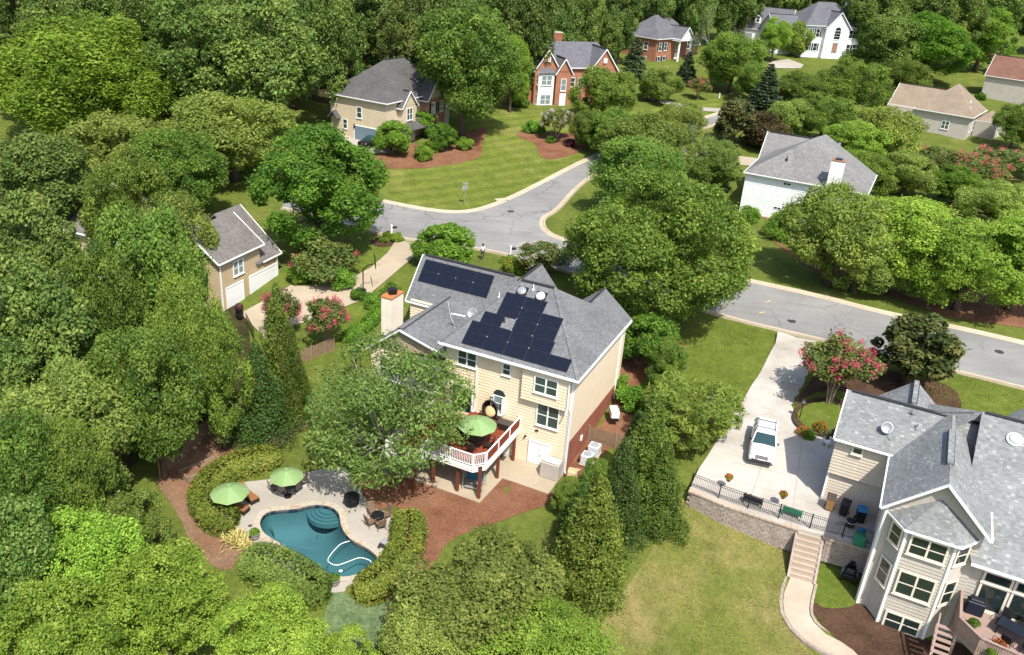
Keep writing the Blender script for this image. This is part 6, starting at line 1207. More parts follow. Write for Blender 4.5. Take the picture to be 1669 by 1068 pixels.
for (a, b) in zip(edge[:-1], edge[1:]):
    MB().bar((*a, DZ-.17), (*b, DZ-.17), .07, .3).build('rim_board', 'trim_white', dk); MB().bar((*a, DZ-.42), (*b, DZ-.42), .06, .12).build('trim_rail', 'trim_white', dk) if a[1] > -6.4 else None
    MB().bar((*a, DZ+.98), (*b, DZ+.98), .1, .06).build('hand_rail', 'trim_white', dk); MB().bar((*a, DZ+.12), (*b, DZ+.12), .06, .06).build('bottom_rail', 'trim_white', dk)
    L = math.dist(a, b); nb2 = int(L/.135)
    bm_ = MB().box(-.02, .02, -.02, .02, DZ+.15, DZ+.95).mesh('baluster', 'trim_white' if a[0] < -3.95 or b[0] < -3.95 else 'deck_wood')
    for i in range(1, nb2): f = i/nb2; link('baluster', bm_, dk, (a[0]+(b[0]-a[0])*f, a[1]+(b[1]-a[1])*f, 0))
    for i in range(max(1, round(L/1.9))): f = i/max(1, round(L/1.9)); x = a[0]+(b[0]-a[0])*f; y = a[1]+(b[1]-a[1])*f; MB().box(x-.06, x+.06, y-.06, y+.06, DZ-.3, DZ+1.05).build('rail_post', 'trim_white', dk)
for x, y in ((-4.14, -6.01), (-5.88, -6.03), (-4.09, -3.15), (-4.05, -.48), (-7.84, -6.08), (-8.6, -7.6), (-10.3, -7.6), (-10.3, -4)): MB().box(x-.1, x+.1, y-.1, y+.1, -.2, DZ-.06).build('post', 'deck_post', dk)
for y in (-6.05, -3.15): MB().box(-10.4, -4.05, y-.05, y+.05, DZ-.33, DZ-.06).build('beam', 'deck_post', dk)
hl = lambda x, y, z: (*cl(x, y), z)
U3 = hl(-5.6, -3.9, DZ); umbrella(U3, 1.45, 2.35, 'green umbrella open over the deck table', rz=.3)
round_table(U3, .6, .72, 'dark round table under the deck umbrella', 'black_plastic')
for dx, dy, lab in ((.95, .1, 'dark chair right of the deck table'), (.1, -.95, 'dark chair in front of the deck table'), (-.95, 0, 'dark chair left of the deck table')):
    p = hl(-5.6+dx, -3.9+dy, DZ); chair(p, math.atan2(U3[1]-p[1], U3[0]-p[0])+PI/2, lab, 'chairs around the deck table', 'dark_wicker', 'black_metal', False)
e = thing('egg_chair', 'dark wicker egg chair with tan cushion on the deck', 'egg chair', hl(-6.15, -.95, DZ+.17), CA)
MB().tube([(.62*math.cos(a), .2+.0*a, 1.05+.8*math.sin(a)) for a in np.linspace(0, 2*PI, 25)], .06, 6, False).build('rim', 'dark_wicker', e)
m = MB(); q = [(1., 0.2), (.92, .45), (.7, .65), (.35, .78), (.02, .82)]
for i, (s_, yy) in enumerate(q): m.v += [(.62*s_*math.cos(2*PI*k/18), yy, 1.05+.8*s_*math.sin(2*PI*k/18)) for k in range(18)]
m.f = [(i*18+k, i*18+(k+1) % 18, (i+1)*18+(k+1) % 18, (i+1)*18+k) for i in range(4) for k in range(18)]; m.build('shell', 'dark_wicker', e, True)
MB().lathe([(.02, -.1), (.4, -.08), (.46, .04), (.3, .12), (.02, .14)], 16).build('cushion', 'cushion_gold', e, True, loc=(0, .32, .85)).rotation_euler = (1.2, 0, 0)
MB().tube([(0, .6, 0), (0, .75, 1.2), (0, .6, 2.0), (0, .2, 2.15), (0, .1, 1.95)], .04, 7).build('stand', 'black_metal', e); MB().tube([(.5*math.cos(a), .4+.5*math.sin(a), .04) for a in np.linspace(0, 2*PI, 25)], .035, 5, False).build('base_ring', 'black_metal', e)
b = thing('deck_box', 'dark brown storage box against the deck railing', 'storage box', hl(-4.75, -.75, DZ), CA); MB().box(-.65, .65, -.35, .35, 0, .52).build('body', 'dark_wicker', b); MB().box(-.68, .68, -.38, .38, .522, .6).build('lid', 'bin_lid', b, bevel=.02)
o = thing('patio_glider', 'two-seat glider with blue canopy under the deck', 'glider', hl(-5.0, -5.2, 0), CA+.2)
MB().box(-.65, .65, -.05, .45, .38, .46).build('seat', 'grey_wicker', o); MB().box(-.65, .65, .45, .52, .42, .95).build('backrest', 'blue_fabric', o); MB().box(-.8, .8, -.3, .75, 1.72, 1.78).build('canopy', 'blue_fabric', o)
for x in (-.75, .75): MB().tube([(x, -.35, 0), (x, .1, 1.72), (x, .7, 0)], .025, 6).build('frame', 'metal_grey', o)
MB().box(-.6, .6, -.3, -.08, .2, .28).build('foot_rail', 'metal_grey', o)
b = thing('covered_grill', 'grill under a grey cover beside the basement doors', 'grill cover', hl(-.75, -.85, 0), CA); MB().add([(-.75,-.5,0),(.75,-.5,0),(.75,.45,0),(-.75,.45,0),(-.72,-.42,1.3),(.72,-.42,1.3),(.7,.42,1.38),(-.7,.42,1.38)], [(0,3,2,1),(4,5,6,7),(0,1,5,4),(1,2,6,5),(2,3,7,6),(3,0,4,7)]).build('cover', 'grey_cover', b, bevel=.05); MB().box(-.62, .62, -.36, .36, 1.345, 1.44).build('lid_hump', 'grey_light', b, bevel=.04)
o = thing('door_mat', 'dark mat in front of the basement door under the deck', 'mat', hl(-5.1, -.65, .003), CA); MB().box(-.45, .45, -.3, .3, 0, .02).build('mat', 'bin_lid', o)
def ac(P, label, rz):
    t = thing('air_conditioner', label, 'air conditioner', P, rz, 'air conditioners beside the cream house'); MB().box(-.43, .43, -.43, .43, .08, .85).build('cabinet', 'grey_light', t, bevel=.04); MB().lathe([(.34, .852), (.34, .87), (.1, .88), (.001, .88)], 18).build('fan_grille', 'grey_mid', t); MB().box(-.5, .5, -.5, .5, 0, .08).build('pad', 'kerb', t)
ac(hl(1.15, 1.75, .25), 'air conditioner nearer the patio beside the brick wall', CA); ac(hl(1.25, 3.0, .4), 'air conditioner by the short fence beside the brick wall', CA)
o = thing('utility_sink', 'beige plastic utility sink behind the air conditioners', 'sink', hl(.95, -.55, .05), CA+.2)
for a in ((-.42, .42, -.32, -.25), (-.42, .42, .25, .32), (-.42, -.35, -.25, .25), (.35, .42, -.25, .25)): MB().box(*a, .5, .85).build('side', 'beige_plastic', o)
MB().box(-.36, .36, -.26, .26, .5, .54).build('bottom', 'beige_plastic', o)
for x in (-.36, .36):
    for y in (-.27, .27): MB().box(x-.04, x+.04, y-.04, y+.04, 0, .5).build('leg', 'beige_plastic', o)
o = thing('meter_box', 'white meter box on the brick side wall', 'meter', hl(.035, 2.9, 1.35), CA); MB().box(0, .16, -.14, .14, 0, .42).build('box', 'metal_white', o)
o = thing('grill_cart', 'white covered cart in the side yard', 'cart', hl(1.1, 7.9, 1.05), CA+.5); MB().box(-.35, .35, -.6, .6, .25, .85).build('cover', 'metal_white', o, bevel=.06); MB().box(-.3, .3, -.62, -.4, .0, .25).build('wheel_base', 'black_plastic', o); MB().box(-.3, .3, .4, .6, .0, .25).build('leg_base', 'black_plastic', o)
# ------------------------------------------------------------------ retaining wall, fence, stairs at the right
ZT = 1.0
fw = [G(x, y, ZT)[:2] for x, y in ((1124,797),(1150,807),(1180,820),(1240,840),(1302,860))]; fw2 = [G(x, y, ZT)[:2] for x, y in ((1341,872),(1380,882),(1419,894))]
rw = thing('retaining_wall', 'long stone block retaining wall below the pale driveway', 'wall', (*fw[0], ZT))
def wallrun(path, t, org, blk=.42, rows=9, hh=.2):
    p = resample(path, blk); nn = normals2(p); r = np.random.default_rng(5); m = MB()
    ctr = np.mean(np.array(drive_poly), 0); sg = -1 if np.dot(nn[len(nn)//2], ctr-p[len(p)//2]) > 0 else 1
    for k in range(rows):
        for i in range(len(p)-1):
            d = p[i+1]-p[i]; L = np.linalg.norm(d); a = math.atan2(d[1], d[0]); c = (p[i]+p[i+1])/2+d*(.5 if k % 2 else 0)+nn[i]*sg*(.12-r.uniform(0, .04)+k*.012); m.cbox((c[0]-org[0], c[1]-org[1], -.12-hh*(k+.5)), (L-.02, .3, hh-.015), a)
    o = m.build('block', 'block', t); o['kind'] = 'stuff'
    for i in range(0, len(p)-1):
        d = p[i+1]-p[i]; a = math.atan2(d[1], d[0]); c = (p[i]+p[i+1])/2+nn[i]*sg*.06; MB().cbox((c[0]-org[0], c[1]-org[1], -.06), (np.linalg.norm(d)-.015, .48, .13), a).build('cap_stone', 'walk_concrete', t)
wallrun(fw, rw, fw[0]); rw2 = thing('retaining_wall', 'short block wall below the bins, right of the steps', 'wall', (*fw2[0], ZT)); wallrun(fw2, rw2, fw2[0])
def iron_fence(path, label):
    p = resample(path, .125); t = thing('iron_fence', label, 'fence', (*p[0], ZT)); org = p[0]; pk = MB().box(-.009, .009, -.009, .009, .12, 1.12).mesh('picket', 'black_metal'); ps = MB().box(-.035, .035, -.035, .035, 0, 1.22).mesh('post', 'black_metal')
    for i in range(len(p)): link('picket', pk, t, (*(p[i]-org), .05))
    for i in sorted(set(list(range(0, len(p), 17))+[len(p)-1])): link('post', ps, t, (*(p[i]-org), .02))
    for z in (.15, .95, 1.13):
        MB().tube([(*(q-org), z+.05) for q in p[::4]]+[(*(p[-1]-org), z+.05)], .024, 4).build('rail', 'black_metal', t)
nrm = lambda P: [q+np.array([.12, .25]) for q in P]
iron_fence(nrm(fw+fw2[:1]+fw2[1:]), 'black iron fence along the top of the retaining wall')
sa, sb = G(1321, 868, ZT)[:2], G(1306, 944, -1.35)[:2]; sd_ = sb-sa; an = math.atan2(sd_[1], sd_[0])
st = thing('garden_steps', 'broad concrete steps from driveway level down to the lawn', 'steps', (*sa, ZT)); n = 8; sn = np.array([-sd_[1], sd_[0]])/np.linalg.norm(sd_)
for k in range(n):
    c = sd_*((k+.5)/n); z1 = -(k+.6)*(2.3/n); MB().cbox((c[0], c[1], z1-.6), (np.linalg.norm(sd_)/n+.03, 1.55, 1.2), an).build('step', 'walk_concrete', st); e_ = sd_*(k/n+.985/n); MB().cbox((e_[0], e_[1], z1+.012), (.05, 1.56, .022), an).build('nosing', 'joint', st)
for s_ in (-1, 1):
    q = [sn*s_*.86, sd_+sn*s_*.86]; MB().bar((*q[0], -.35), (*q[1], -2.5), .16, .5).build('cheek_wall', 'block', st)
# things on the driveway terrace
def dz(x, y, z=ZT): return G(x, y, z)
def bin_(P, rz, label, body, lid, cat='trash bin', h_=1.05):
    t = thing('wheeled_bin', label, cat, P, rz, 'bins on the driveway terrace'); MB().add([(-.24,-.28,.06),(.24,-.28,.06),(.24,.26,.06),(-.24,.26,.06),(-.3,-.36,h_),(.3,-.36,h_),(.3,.34,h_),(-.3,.34,h_)], [(0,3,2,1),(4,5,6,7),(0,1,5,4),(1,2,6,5),(2,3,7,6),(3,0,4,7)]).build('body', body, t, bevel=.03); MB().add([(-.32,-.4,h_+.002),(.32,-.4,h_+.002),(.32,.38,h_+.002),(-.32,.38,h_+.002),(-.28,-.34,h_+.08),(.28,-.34,h_+.08),(.28,.36,h_+.1),(-.28,.36,h_+.1)], [(0,3,2,1),(4,5,6,7),(0,1,5,4),(1,2,6,5),(2,3,7,6),(3,0,4,7)]).build('lid', lid, t)
    for x in (-.3, .3): MB().tube([(x-.03, .27, .12), (x+.03, .27, .12)], .12, 12).build('wheel', 'tyre', t)
    MB().tube([(-.26, .36, h_-.02), (-.26, .45, h_), (.26, .45, h_), (.26, .36, h_-.02)], .018, 6).build('handle', lid, t)
bin_(ql(.65, -.95).tolist()+[ZT+.1], QA, 'tan wheeled bin with dark lid at the garage corner', 'bin_brown', 'bin_lid'); bin_(ql(1.65, -1.1).tolist()+[ZT+.1], QA-.1, 'black wheeled bin next to the tan one', 'black_plastic', 'dark_blue_plastic'); bin_(ql(2.75, -1.3).tolist()+[ZT+.1], QA+.2, 'dark bin with bright blue lid by the house wall', 'black_plastic', 'blue_plastic')
t = thing('tub', 'black and white round tub beside the blue-lidded bin', 'tub', (*ql(2.25, -2.15), ZT+.05)); MB().lathe([(.26, 0), (.34, .5)], 18).build('tub_body', 'black_plastic', t); MB().lathe([(.345, .4), (.35, .45)], 18).build('band', 'metal_white', t); MB().lathe([(.34, .5), (.001, .56)], 18).build('cover', 'black_plastic', t)
t = thing('storage_bin', 'green storage box with blue lid behind the iron fence', 'storage box', (*ql(3.0, -3.55), ZT+.05), QA); MB().box(-.35, .35, -.55, .45, 0, .5).build('body', 'green_plastic', t)
for k in range(3): MB().box(-.36, .36, -.45+k*.28, -.33+k*.28, .501, .52).build('rib', 'green_stripe', t)
MB().lathe([(.26, .5), (.28, .62), (.2, .7), (.001, .72)], 16, (0, .55, 0)).build('lid', 'blue_plastic', t)
bd = np.array(fw[-1])-np.array(fw[0]); ba = math.atan2(bd[1], bd[0])
def bench(px, label, mat, w=1.35, slat=None):
    p = dz(*px); t = thing('garden_bench', label, 'bench', p, ba)
    for k in range(4): MB().box(-w/2, w/2, -.22+k*.12, -.12+k*.12, .40, .44).build('seat_slat', slat if (slat and k % 2) else mat, t)
    for k in range(3): MB().box(-w/2, w/2, -.27-.03*k, -.24-.03*k, .5+k*.14, .6+k*.14).build('back_slat', mat, t)
    for x in (-w/2+.05, w/2-.05):
        for y in (-.2, .22): MB().box(x-.03, x+.03, y-.03, y+.03, 0, .4).build('leg', mat, t)
        MB().box(x-.03, x+.03, -.25, .25, .6, .64).build('armrest', mat, t)
bench((1226, 822), 'dark bench facing the driveway behind the iron fence', 'black_plastic'); bench((1290, 842), 'green striped bench behind the iron fence', 'green_plastic', 1.3, 'green_stripe')
for px, lab in (((1184,806), 'flower basket on the iron fence, left one'), ((1272,834), 'flower basket on the iron fence, right one')):
    p = dz(px[0], px[1]-8, ZT); planter((p[0], p[1], ZT), .2, .3, lab, 'terracotta', 'leaf_shrub', .3, 'flower basket', 'bloom_orange', .75); 
c_ = thing('adirondack_chair', 'white plastic garden chair by the garage corner', 'chair', G(1349, 727, 1.35), math.radians(200))
MB().box(-.3, .3, -.3, .28, .32, .37).build('seat', 'metal_white', c_)
for k in range(5): o = MB().box(-.28+k*.115, -.19+k*.115, 0, .03, 0, .7+.05*(2-abs(k-2))).build('back_slat', 'metal_white', c_, loc=(0, .26, .3)); o.rotation_euler = (-.35, 0, 0)
for x in (-.36, .36): MB().box(x-.06, x+.06, -.4, .35, .55, .58).build('armrest', 'metal_white', c_); MB().box(x-.03, x+.03, -.36, -.28, 0, .55).build('leg', 'metal_white', c_); MB().box(x-.03, x+.03, .25, .33, 0, .55).build('leg', 'metal_white', c_)
for px, lab, bl in (((1308,708), 'orange and red flowers at the left of the driveway bed', 'bloom_orange'), ((1336,700), 'orange flowers at the right of the driveway bed', 'bloom_orange')): planter(at(*px), .3, .12, lab, 'terracotta', 'leaf_shrub', .6, 'flowers', bl)
t = thing('garden_lamp', 'black garden lamp post on the driveway island', 'lamp post', at(1303, 683)); MB().tube([(0, 0, 0), (0, 0, 1.5)], .04, 8).build('post', 'black_metal', t); MB().lathe([(.05, 1.5), (.12, 1.55), (.14, 1.8), (.05, 1.9)], 8).build('lantern', 'glass_pale', t); MB().lathe([(.17, 1.8), (.02, 1.95)], 8).build('cap', 'black_metal', t)
# covered mower on the grass beside the bay house
o = thing('garden_tractor', 'black ride-on mower parked against the bay house', 'mower', at(1384, 938), math.radians(64))
MB().box(-.9, .15, -.38, .38, .32, .62).build('chassis', 'black_plastic', o, bevel=.06); MB().add([(.15,-.3,.35),(1.0,-.26,.35),(1.0,.26,.35),(.15,.3,.35),(.15,-.28,.85),(.95,-.2,.75),(.95,.2,.75),(.15,.28,.85)], [(0,3,2,1),(4,5,6,7),(0,1,5,4),(1,2,6,5),(2,3,7,6),(3,0,4,7)]).build('bonnet', 'black_plastic', o, bevel=.06)
MB().box(-.65, -.2, -.25, .25, .622, .72).build('seat', 'bin_lid', o, bevel=.03); MB().box(-.72, -.64, -.25, .25, .65, 1.05).build('seat_back', 'bin_lid', o, bevel=.03); MB().tube([(.25, 0, .8), (.05, 0, 1.05)], .02, 6).build('steering_column', 'black_metal', o); MB().lathe([(.17, 0), (.19, .02), (.17, .04)], 16).build('steering_wheel', 'black_metal', o, loc=(.03, 0, 1.06)); MB().box(-.5, .35, -.55, .55, .14, .3).build('mower_deck', 'grey_mid', o, bevel=.05)
for x, rr in ((-.65, .27), (.75, .2)):
    for y in (-.42, .42): MB().tube([(x, y-.09, rr), (x, y+.09, rr)], rr, 14).build('wheel', 'tyre', o)
p = at(1394, 914); o = thing('round_tub', 'blue-grey round tub above the mower', 'tub', p); MB().lathe([(.36, 0), (.45, .3), (.42, .3), (.34, .08), (.001, .08)], 18).build('tub_body', 'dark_blue_plastic', o)
# ------------------------------------------------------------------ raised deck of the bay house, lower right corner
rd = thing('raised_deck', 'weathered deck with wood railing in the lower right corner', 'deck', (Q0[0], Q0[1], 0), QA); RZ = ZD-.1
rp = [(9.3, -6.3), (9.1, -9.2), (10.2, -10.3), (17, -11.2), (17, -6.25), (9.76, -6.25)]
for k in range(34):
    y = -6.3-.145*(k+1); x0 = 9.2 if y > -9.2 else 9.2+(-9.2-y)*1.0
    MB().box(x0, 17, y, y+.14, RZ-.04, RZ).build('deck_board', 'deck_weathered', rd)
re_ = [(9.15, -6.4), (9.1, -9.2), (10.2, -10.35), (17, -11.25)]; bmr = MB().box(-.045, .045, -.02, .02, RZ-.35, RZ+.95).mesh('picket', 'deck_weathered')
for a, b in zip(re_[:-1], re_[1:]):
    L = math.dist(a, b); k = int(L/.115); an = math.atan2(b[1]-a[1], b[0]-a[0])
    for i in range(k): f = i/k; link('picket', bmr, rd, (a[0]+(b[0]-a[0])*f, a[1]+(b[1]-a[1])*f, 0), an)
    MB().bar((*a, RZ+.98), (*b, RZ+.98), .15, .05).build('hand_rail', 'deck_weathered', rd); MB().bar((*a, RZ-.2), (*b, RZ-.2), .05, .28).build('rim_board', 'deck_weathered', rd)
for x, y in ((9.25, -9.1), (10.3, -10.15), (13, -10.5), (9.25, -6.6)): MB().box(x-.08, x+.08, y-.08, y+.08, BZ-.5, RZ-.05).build('post', 'deck_weathered', rd)
for k in range(6): MB().box(8.1-.0, 9.05, -9.1+.0-k*.3, -8.82-k*.3, RZ-.3-k*.24, RZ-.25-k*.24).build('stair_tread', 'deck_weathered', rd)
MB().bar((8.1, -8.9, RZ-.3), (8.1, -10.8, RZ-1.9), .06, .25).build('stringer', 'deck_weathered', rd); MB().bar((8.1, -8.9, RZ+.6), (8.1, -10.8, RZ-1.0), .08, .05).build('stair_rail', 'deck_weathered', rd)
rl = lambda x, y, z=RZ: (*ql(x, y), z)
t = thing('outdoor_table', 'long dark table on the lower right deck', 'table', rl(12.2, -8.1), QA-.35); MB().box(-1.0, 1.0, -.5, .5, .68, .73).build('table_top', 'dark_blue_plastic', t)
for x in (-.9, .9):
    for y in (-.4, .4): MB().box(x-.04, x+.04, y-.04, y+.04, 0, .68).build('leg', 'black_metal', t)
for dx, dy, a, lab in ((-.6, .9, 0, 'black chair behind the long table, left'), (.5, .9, 0, 'black chair behind the long table, right'), (-.5, -.95, PI, 'black chair in front of the long table, left'), (.6, -.95, PI, 'black chair in front of the long table, right')): chair(rl(12.2+dx, -8.1+dy), QA-.35+a, lab, 'chairs at the long deck table', 'black_plastic', 'black_metal', False)
t = thing('deck_grill', 'dark covered grill on the lower right deck beside the wall', 'grill', rl(10.0, -7.0), QA); MB().box(-.5, .5, -.3, .3, 0, .95).build('cover', 'dark_blue_plastic', t, bevel=.06); MB().box(-.4, .4, -.25, .25, .95, 1.12).build('hood', 'black_plastic', t, bevel=.06)
planter(rl(11.3, -9.7), .25, .35, 'orange flower pot on the lower right deck', 'terracotta', 'leaf_red', .4, 'flower pot', 'bloom_orange'); planter((*ql(10.9, -10.55), RZ+.1), .2, .25, 'small green pot hanging on the deck railing', 'green_plastic', 'leaf_shrub', .3, 'hanging pot'); planter(rl(10.0, -8.4), .22, .3, 'green plant pot near the deck corner', 'pot_grey', 'leaf_maple', .35)
plant('tulip', 1685, 1005, 90, 'leafy branch tree in the lower right corner', h=5.5)
# ------------------------------------------------------------------ car
def loft(secs, mat, name, parent, smooth=True):
    n = len(secs[0]); m = MB(); vs = [p for s in secs for p in s]; m.add(vs, [(i*n+k, i*n+(k+1) % n, (i+1)*n+(k+1) % n, (i+1)*n+k) for i in range(len(secs)-1) for k in range(n)]+[tuple(range(n-1, -1, -1)), tuple((len(secs)-1)*n+k for k in range(n))]); return m.build(name, mat, parent, smooth)
CF, CR = G(1240, 757, 1.15), G(1247, 706, 1.3); ca = math.atan2(CR[1]-CF[1], CR[0]-CF[0])
cc = G(1241, 737, 1.15); car = thing('parked_car', 'white sport utility car parked on the pale driveway', 'car', (cc[0], cc[1], float(zdrive(cc[0], cc[1]))+.01), ca-PI/2)
def sec(y, w, z0, z1, sh=.82):   # closed cross-section, rounded shoulders
    return [(-w*.86, y, z0), (-w, y, z0+.14), (-w*1.0, y, z0+(z1-z0)*.62), (-w*sh, y, z1), (0, y, z1+.03), (w*sh, y, z1), (w, y, z0+(z1-z0)*.62), (w, y, z0+.14), (w*.86, y, z0)]
loft([sec(-2.47, .84, .34, .92), sec(-2.40, .93, .28, 1.0), sec(-2.1, .975, .26, 1.06), sec(-1.4, .99, .26, 1.12), sec(-.85, .99, .26, 1.14, .86), sec(.5, .99, .26, 1.12, .88), sec(1.7, .985, .26, 1.12, .88), sec(2.3, .95, .30, 1.1), sec(2.45, .86, .40, 1.0)], 'car_white', 'body', car)
def cab(y, w, z, wb, zb): return [(-wb, y, zb), (-w, y, z), (w, y, z), (wb, y, zb)]
m = MB(); m.add([(-.88,-1.22,1.1),(.88,-1.22,1.1),(.70,-.34,1.66),(-.70,-.34,1.66),(-.9,2.3,1.08),(.9,2.3,1.08),(.70,1.95,1.68),(-.70,1.95,1.68)], [(0,1,2,3),(5,4,7,6),(1,5,6,2),(4,0,3,7)]); m.build('cabin_glass', 'car_glass', car)
m = MB(); m.add([(-.72,-.36,1.62),(.72,-.36,1.62),(.74,.4,1.73),(-.74,.4,1.73),(.73,1.6,1.74),(-.73,1.6,1.74),(.70,2.12,1.66),(-.70,2.12,1.66)], [(0,1,2,3),(3,2,4,5),(5,4,6,7)]); m.add([(x*1.02, y, z-.09) for x, y, z in m.v[:8]], []); m.f += [(0,3,11,8),(3,5,13,11),(5,7,15,13),(2,1,9,10),(4,2,10,12),(6,4,12,14),(1,0,8,9),(7,6,14,15)]; m.build('roof', 'car_white', car)
for s in (-1, 1):
    for (y0, z0, x0), (y1, z1, x1), w in (((-1.2, 1.12, .9), (-.34, 1.68, .72), .07), ((.55, 1.1, .91), (.5, 1.68, .735), .08), ((1.45, 1.1, .91), (1.4, 1.68, .735), .09), ((2.25, 1.1, .9), (1.98, 1.66, .72), .14)): MB().bar((s*x0, y0, z0), (s*x1, y1, z1), w).build('pillar', 'car_white', car)
    MB().tube([(s*.66, -.1, 1.79), (s*.67, .1, 1.82), (s*.66, 1.7, 1.82), (s*.64, 1.9, 1.77)], .025, 5).build('roof_rail', 'chrome', car)
    mr = MB().add([(s*.95,-.78,1.08),(s*1.13,-.76,1.08),(s*1.13,-.6,1.1),(s*.95,-.64,1.1),(s*.95,-.78,1.22),(s*1.13,-.76,1.22),(s*1.13,-.6,1.22),(s*.95,-.64,1.22)], [(0,3,2,1),(4,5,6,7),(0,1,5,4),(1,2,6,5),(2,3,7,6),(3,0,4,7)]); mr.build('wing_mirror', 'car_dark', car, bevel=.02)
    MB().add([(s*.5,-2.49,.74),(s*.88,-2.45,.78),(s*.9,-2.25,.97),(s*.54,-2.46,.93),(s*.5,-2.40,.74),(s*.88,-2.36,.78),(s*.9,-2.16,.97),(s*.54,-2.37,.93)], [(0,1,2,3),(3,2,1,0),(0,4,5,1),(1,5,6,2),(2,6,7,3),(3,7,4,0)]).build('headlight', 'lamp_glass', car)
    MB().box(s*.8-.07, s*.8+.07, -2.49, -2.4, .42, .5).build('fog_light', 'lamp_glass', car); MB().box(s*.8-.1, s*.8+.1, 2.36, 2.47, .75, .98).build('tail_light', 'brick_red', car)
    for y in (-1.5, 1.38):
        w_ = MB().tube([(s*.78, y, .37), (s*1.0, y, .37)], .37, 20).build('wheel', 'tyre', car); MB().tube([(s*.99, y, .37), (s*1.012, y, .37)], .25, 14).build('rim', 'chrome', w_)
for y in (.25, 1.35): MB().bar((-.66, y, 1.84), (.66, y, 1.84), .06, .03).build('cross_bar', 'car_dark', car)
MB().box(-.46, .46, -2.5, -2.42, .62, .9).build('grille', 'car_dark', car); MB().box(-.72, .72, -2.5, -2.42, .4, .52).build('air_intake', 'car_dark', car)
for k in range(3): MB().box(-.44, .44, -2.52, -2.501, .66+k*.08, .695+k*.08).build('grille_bar', 'chrome', car)
MB().box(-.84, .84, -2.5, -2.3, .26, .36).build('bumper_trim', 'car_dark', car); MB().box(-.28, .28, -2.515, -2.502, .53, .62).build('number_plate', 'metal_white', car)
p = G(604, 236, 6.2); c2o = thing('dark_car', 'dark car in front of the tan house garage', 'car', (p[0], p[1], float(tz(p[0], p[1]))), TA); loft([sec(-2.2, .7, .35, .65), sec(-2.0, .88, .26, .85), sec(-.9, .92, .26, .95), sec(1.6, .92, .26, .98), sec(2.2, .82, .35, .85)], 'car_dark', 'body', c2o); MB().add([(-.8,-.9,.95),(.8,-.9,.95),(.62,-.2,1.4),(-.62,-.2,1.4),(-.8,1.7,.95),(.8,1.7,.95),(.62,1.1,1.42),(-.62,1.1,1.42)], [(0,1,2,3),(5,4,7,6),(1,5,6,2),(4,0,3,7),(3,2,6,7)]).build('cabin', 'car_glass', c2o)
for s in (-1, 1):
    for y in (-1.35, 1.35): MB().tube([(s*.72, y, .33), (s*.93, y, .33)], .33, 14).build('wheel', 'tyre', c2o)
# ------------------------------------------------------------------ street furniture and people
def mailbox(px, label, rz):
    t = thing('mailbox', label, 'mailbox', at(*px), rz); MB().box(-.09, .09, -.09, .09, 0, 1.35).build('post', 'trim_white', t); MB().lathe([(.13, 1.35), (.02, 1.5)], 4).build('finial', 'trim_white', t); m = MB(); pr = [(-.1, 0), (.1, 0), (.1, .14)]+[(.1*math.cos(a), .14+.1*math.sin(a)) for a in np.linspace(.3, PI-.3, 6)]+[(-.1, .14)]; k = len(pr); m.add([(q[0], y, 1.0+q[1]) for y in (-.62, -.1) for q in pr], [tuple(range(k)), tuple(range(2*k-1, k-1, -1))]+[(i, k+i, k+(i+1) % k, (i+1) % k) for i in range(k)]); m.build('box', 'black_plastic', t); MB().box(-.05, .05, -.6, 0, .9, .99).build('arm', 'trim_white', t)
mailbox((638, 386), 'white post mailbox among yellow bushes by the left driveway', math.radians(110)); mailbox((831, 421), 'white post mailbox by the street near the person', math.radians(110))
t = thing('street_sign', 'grey street sign on a post at the corner lawn', 'sign', at(757, 334), .3); MB().tube([(0, 0, 0), (0, 0, 2.9)], .035, 7).build('post', 'metal_grey', t); MB().lathe([(.38, -.012), (.38, .012)], 8).build('sign_plate', 'metal_grey', t, loc=(0, .04, 2.3)).rotation_euler = (PI/2, PI/8, 0); MB().box(-.35, .35, -.012, .012, 2.75, 2.93).build('name_plate', 'metal_grey', t)
t = thing('utility_marker', 'white utility marker post on the striped lawn', 'marker', at(980, 222)); MB().lathe([(.16, 0), (.16, 1.0), (.1, 1.08), (.02, 1.1)], 8).build('tube', 'metal_white', t); MB().lathe([(.165, .8), (.165, .9)], 8).build('band', 'grey_mid', t)
t = thing('utility_marker', 'white utility marker on the far lawn', 'marker', at(1172, 160)); MB().lathe([(.16, 0), (.16, .9), (.02, 1.0)], 8).build('tube', 'metal_white', t); MB().lathe([(.165, .7), (.165, .8)], 8).build('band', 'grey_mid', t)
# basketball hoop
t = thing('basketball_hoop', 'black basketball hoop beside the left driveway', 'basketball hoop', at(592, 478), math.radians(105)); MB().tube([(0, 0, 0), (0, 0, 2.6), (0, -.5, 3.0), (0, -1.0, 3.1)], .06, 8).build('pole', 'black_metal', t); MB().tube([(.23*math.cos(a), -1.5+.23*math.sin(a), 3.05) for a in np.linspace(0, 2*PI, 18)], .02, 5, False).build('rim', 'terracotta', t)
for x in (-.85, .85): MB().box(x-.04, x+.04, -1.2, -1.15, 2.9, 3.95).build('board_frame', 'black_metal', t)
for z in (2.94, 3.91): MB().box(-.82, .82, -1.2, -1.15, z-.04, z+.04).build('board_frame', 'black_metal', t)
MB().box(-.81, .81, -1.185, -1.165, 2.98, 3.87).build('backboard', 'glass', t); MB().box(-.3, .3, -1.21, -1.201, 3.2, 3.24).build('target_bar', 'trim_white', t); MB().box(-.5, .5, -.3, .5, 0, .3).build('base', 'black_plastic', t)
t = thing('garden_urn', 'dark urn beside the beige garage door', 'urn', G(391, 518, 1.95)); MB().lathe([(.25, 0), (.2, .1), (.38, .5), (.3, .8), (.36, .85)], 14).build('urn', 'black_plastic', t, True)
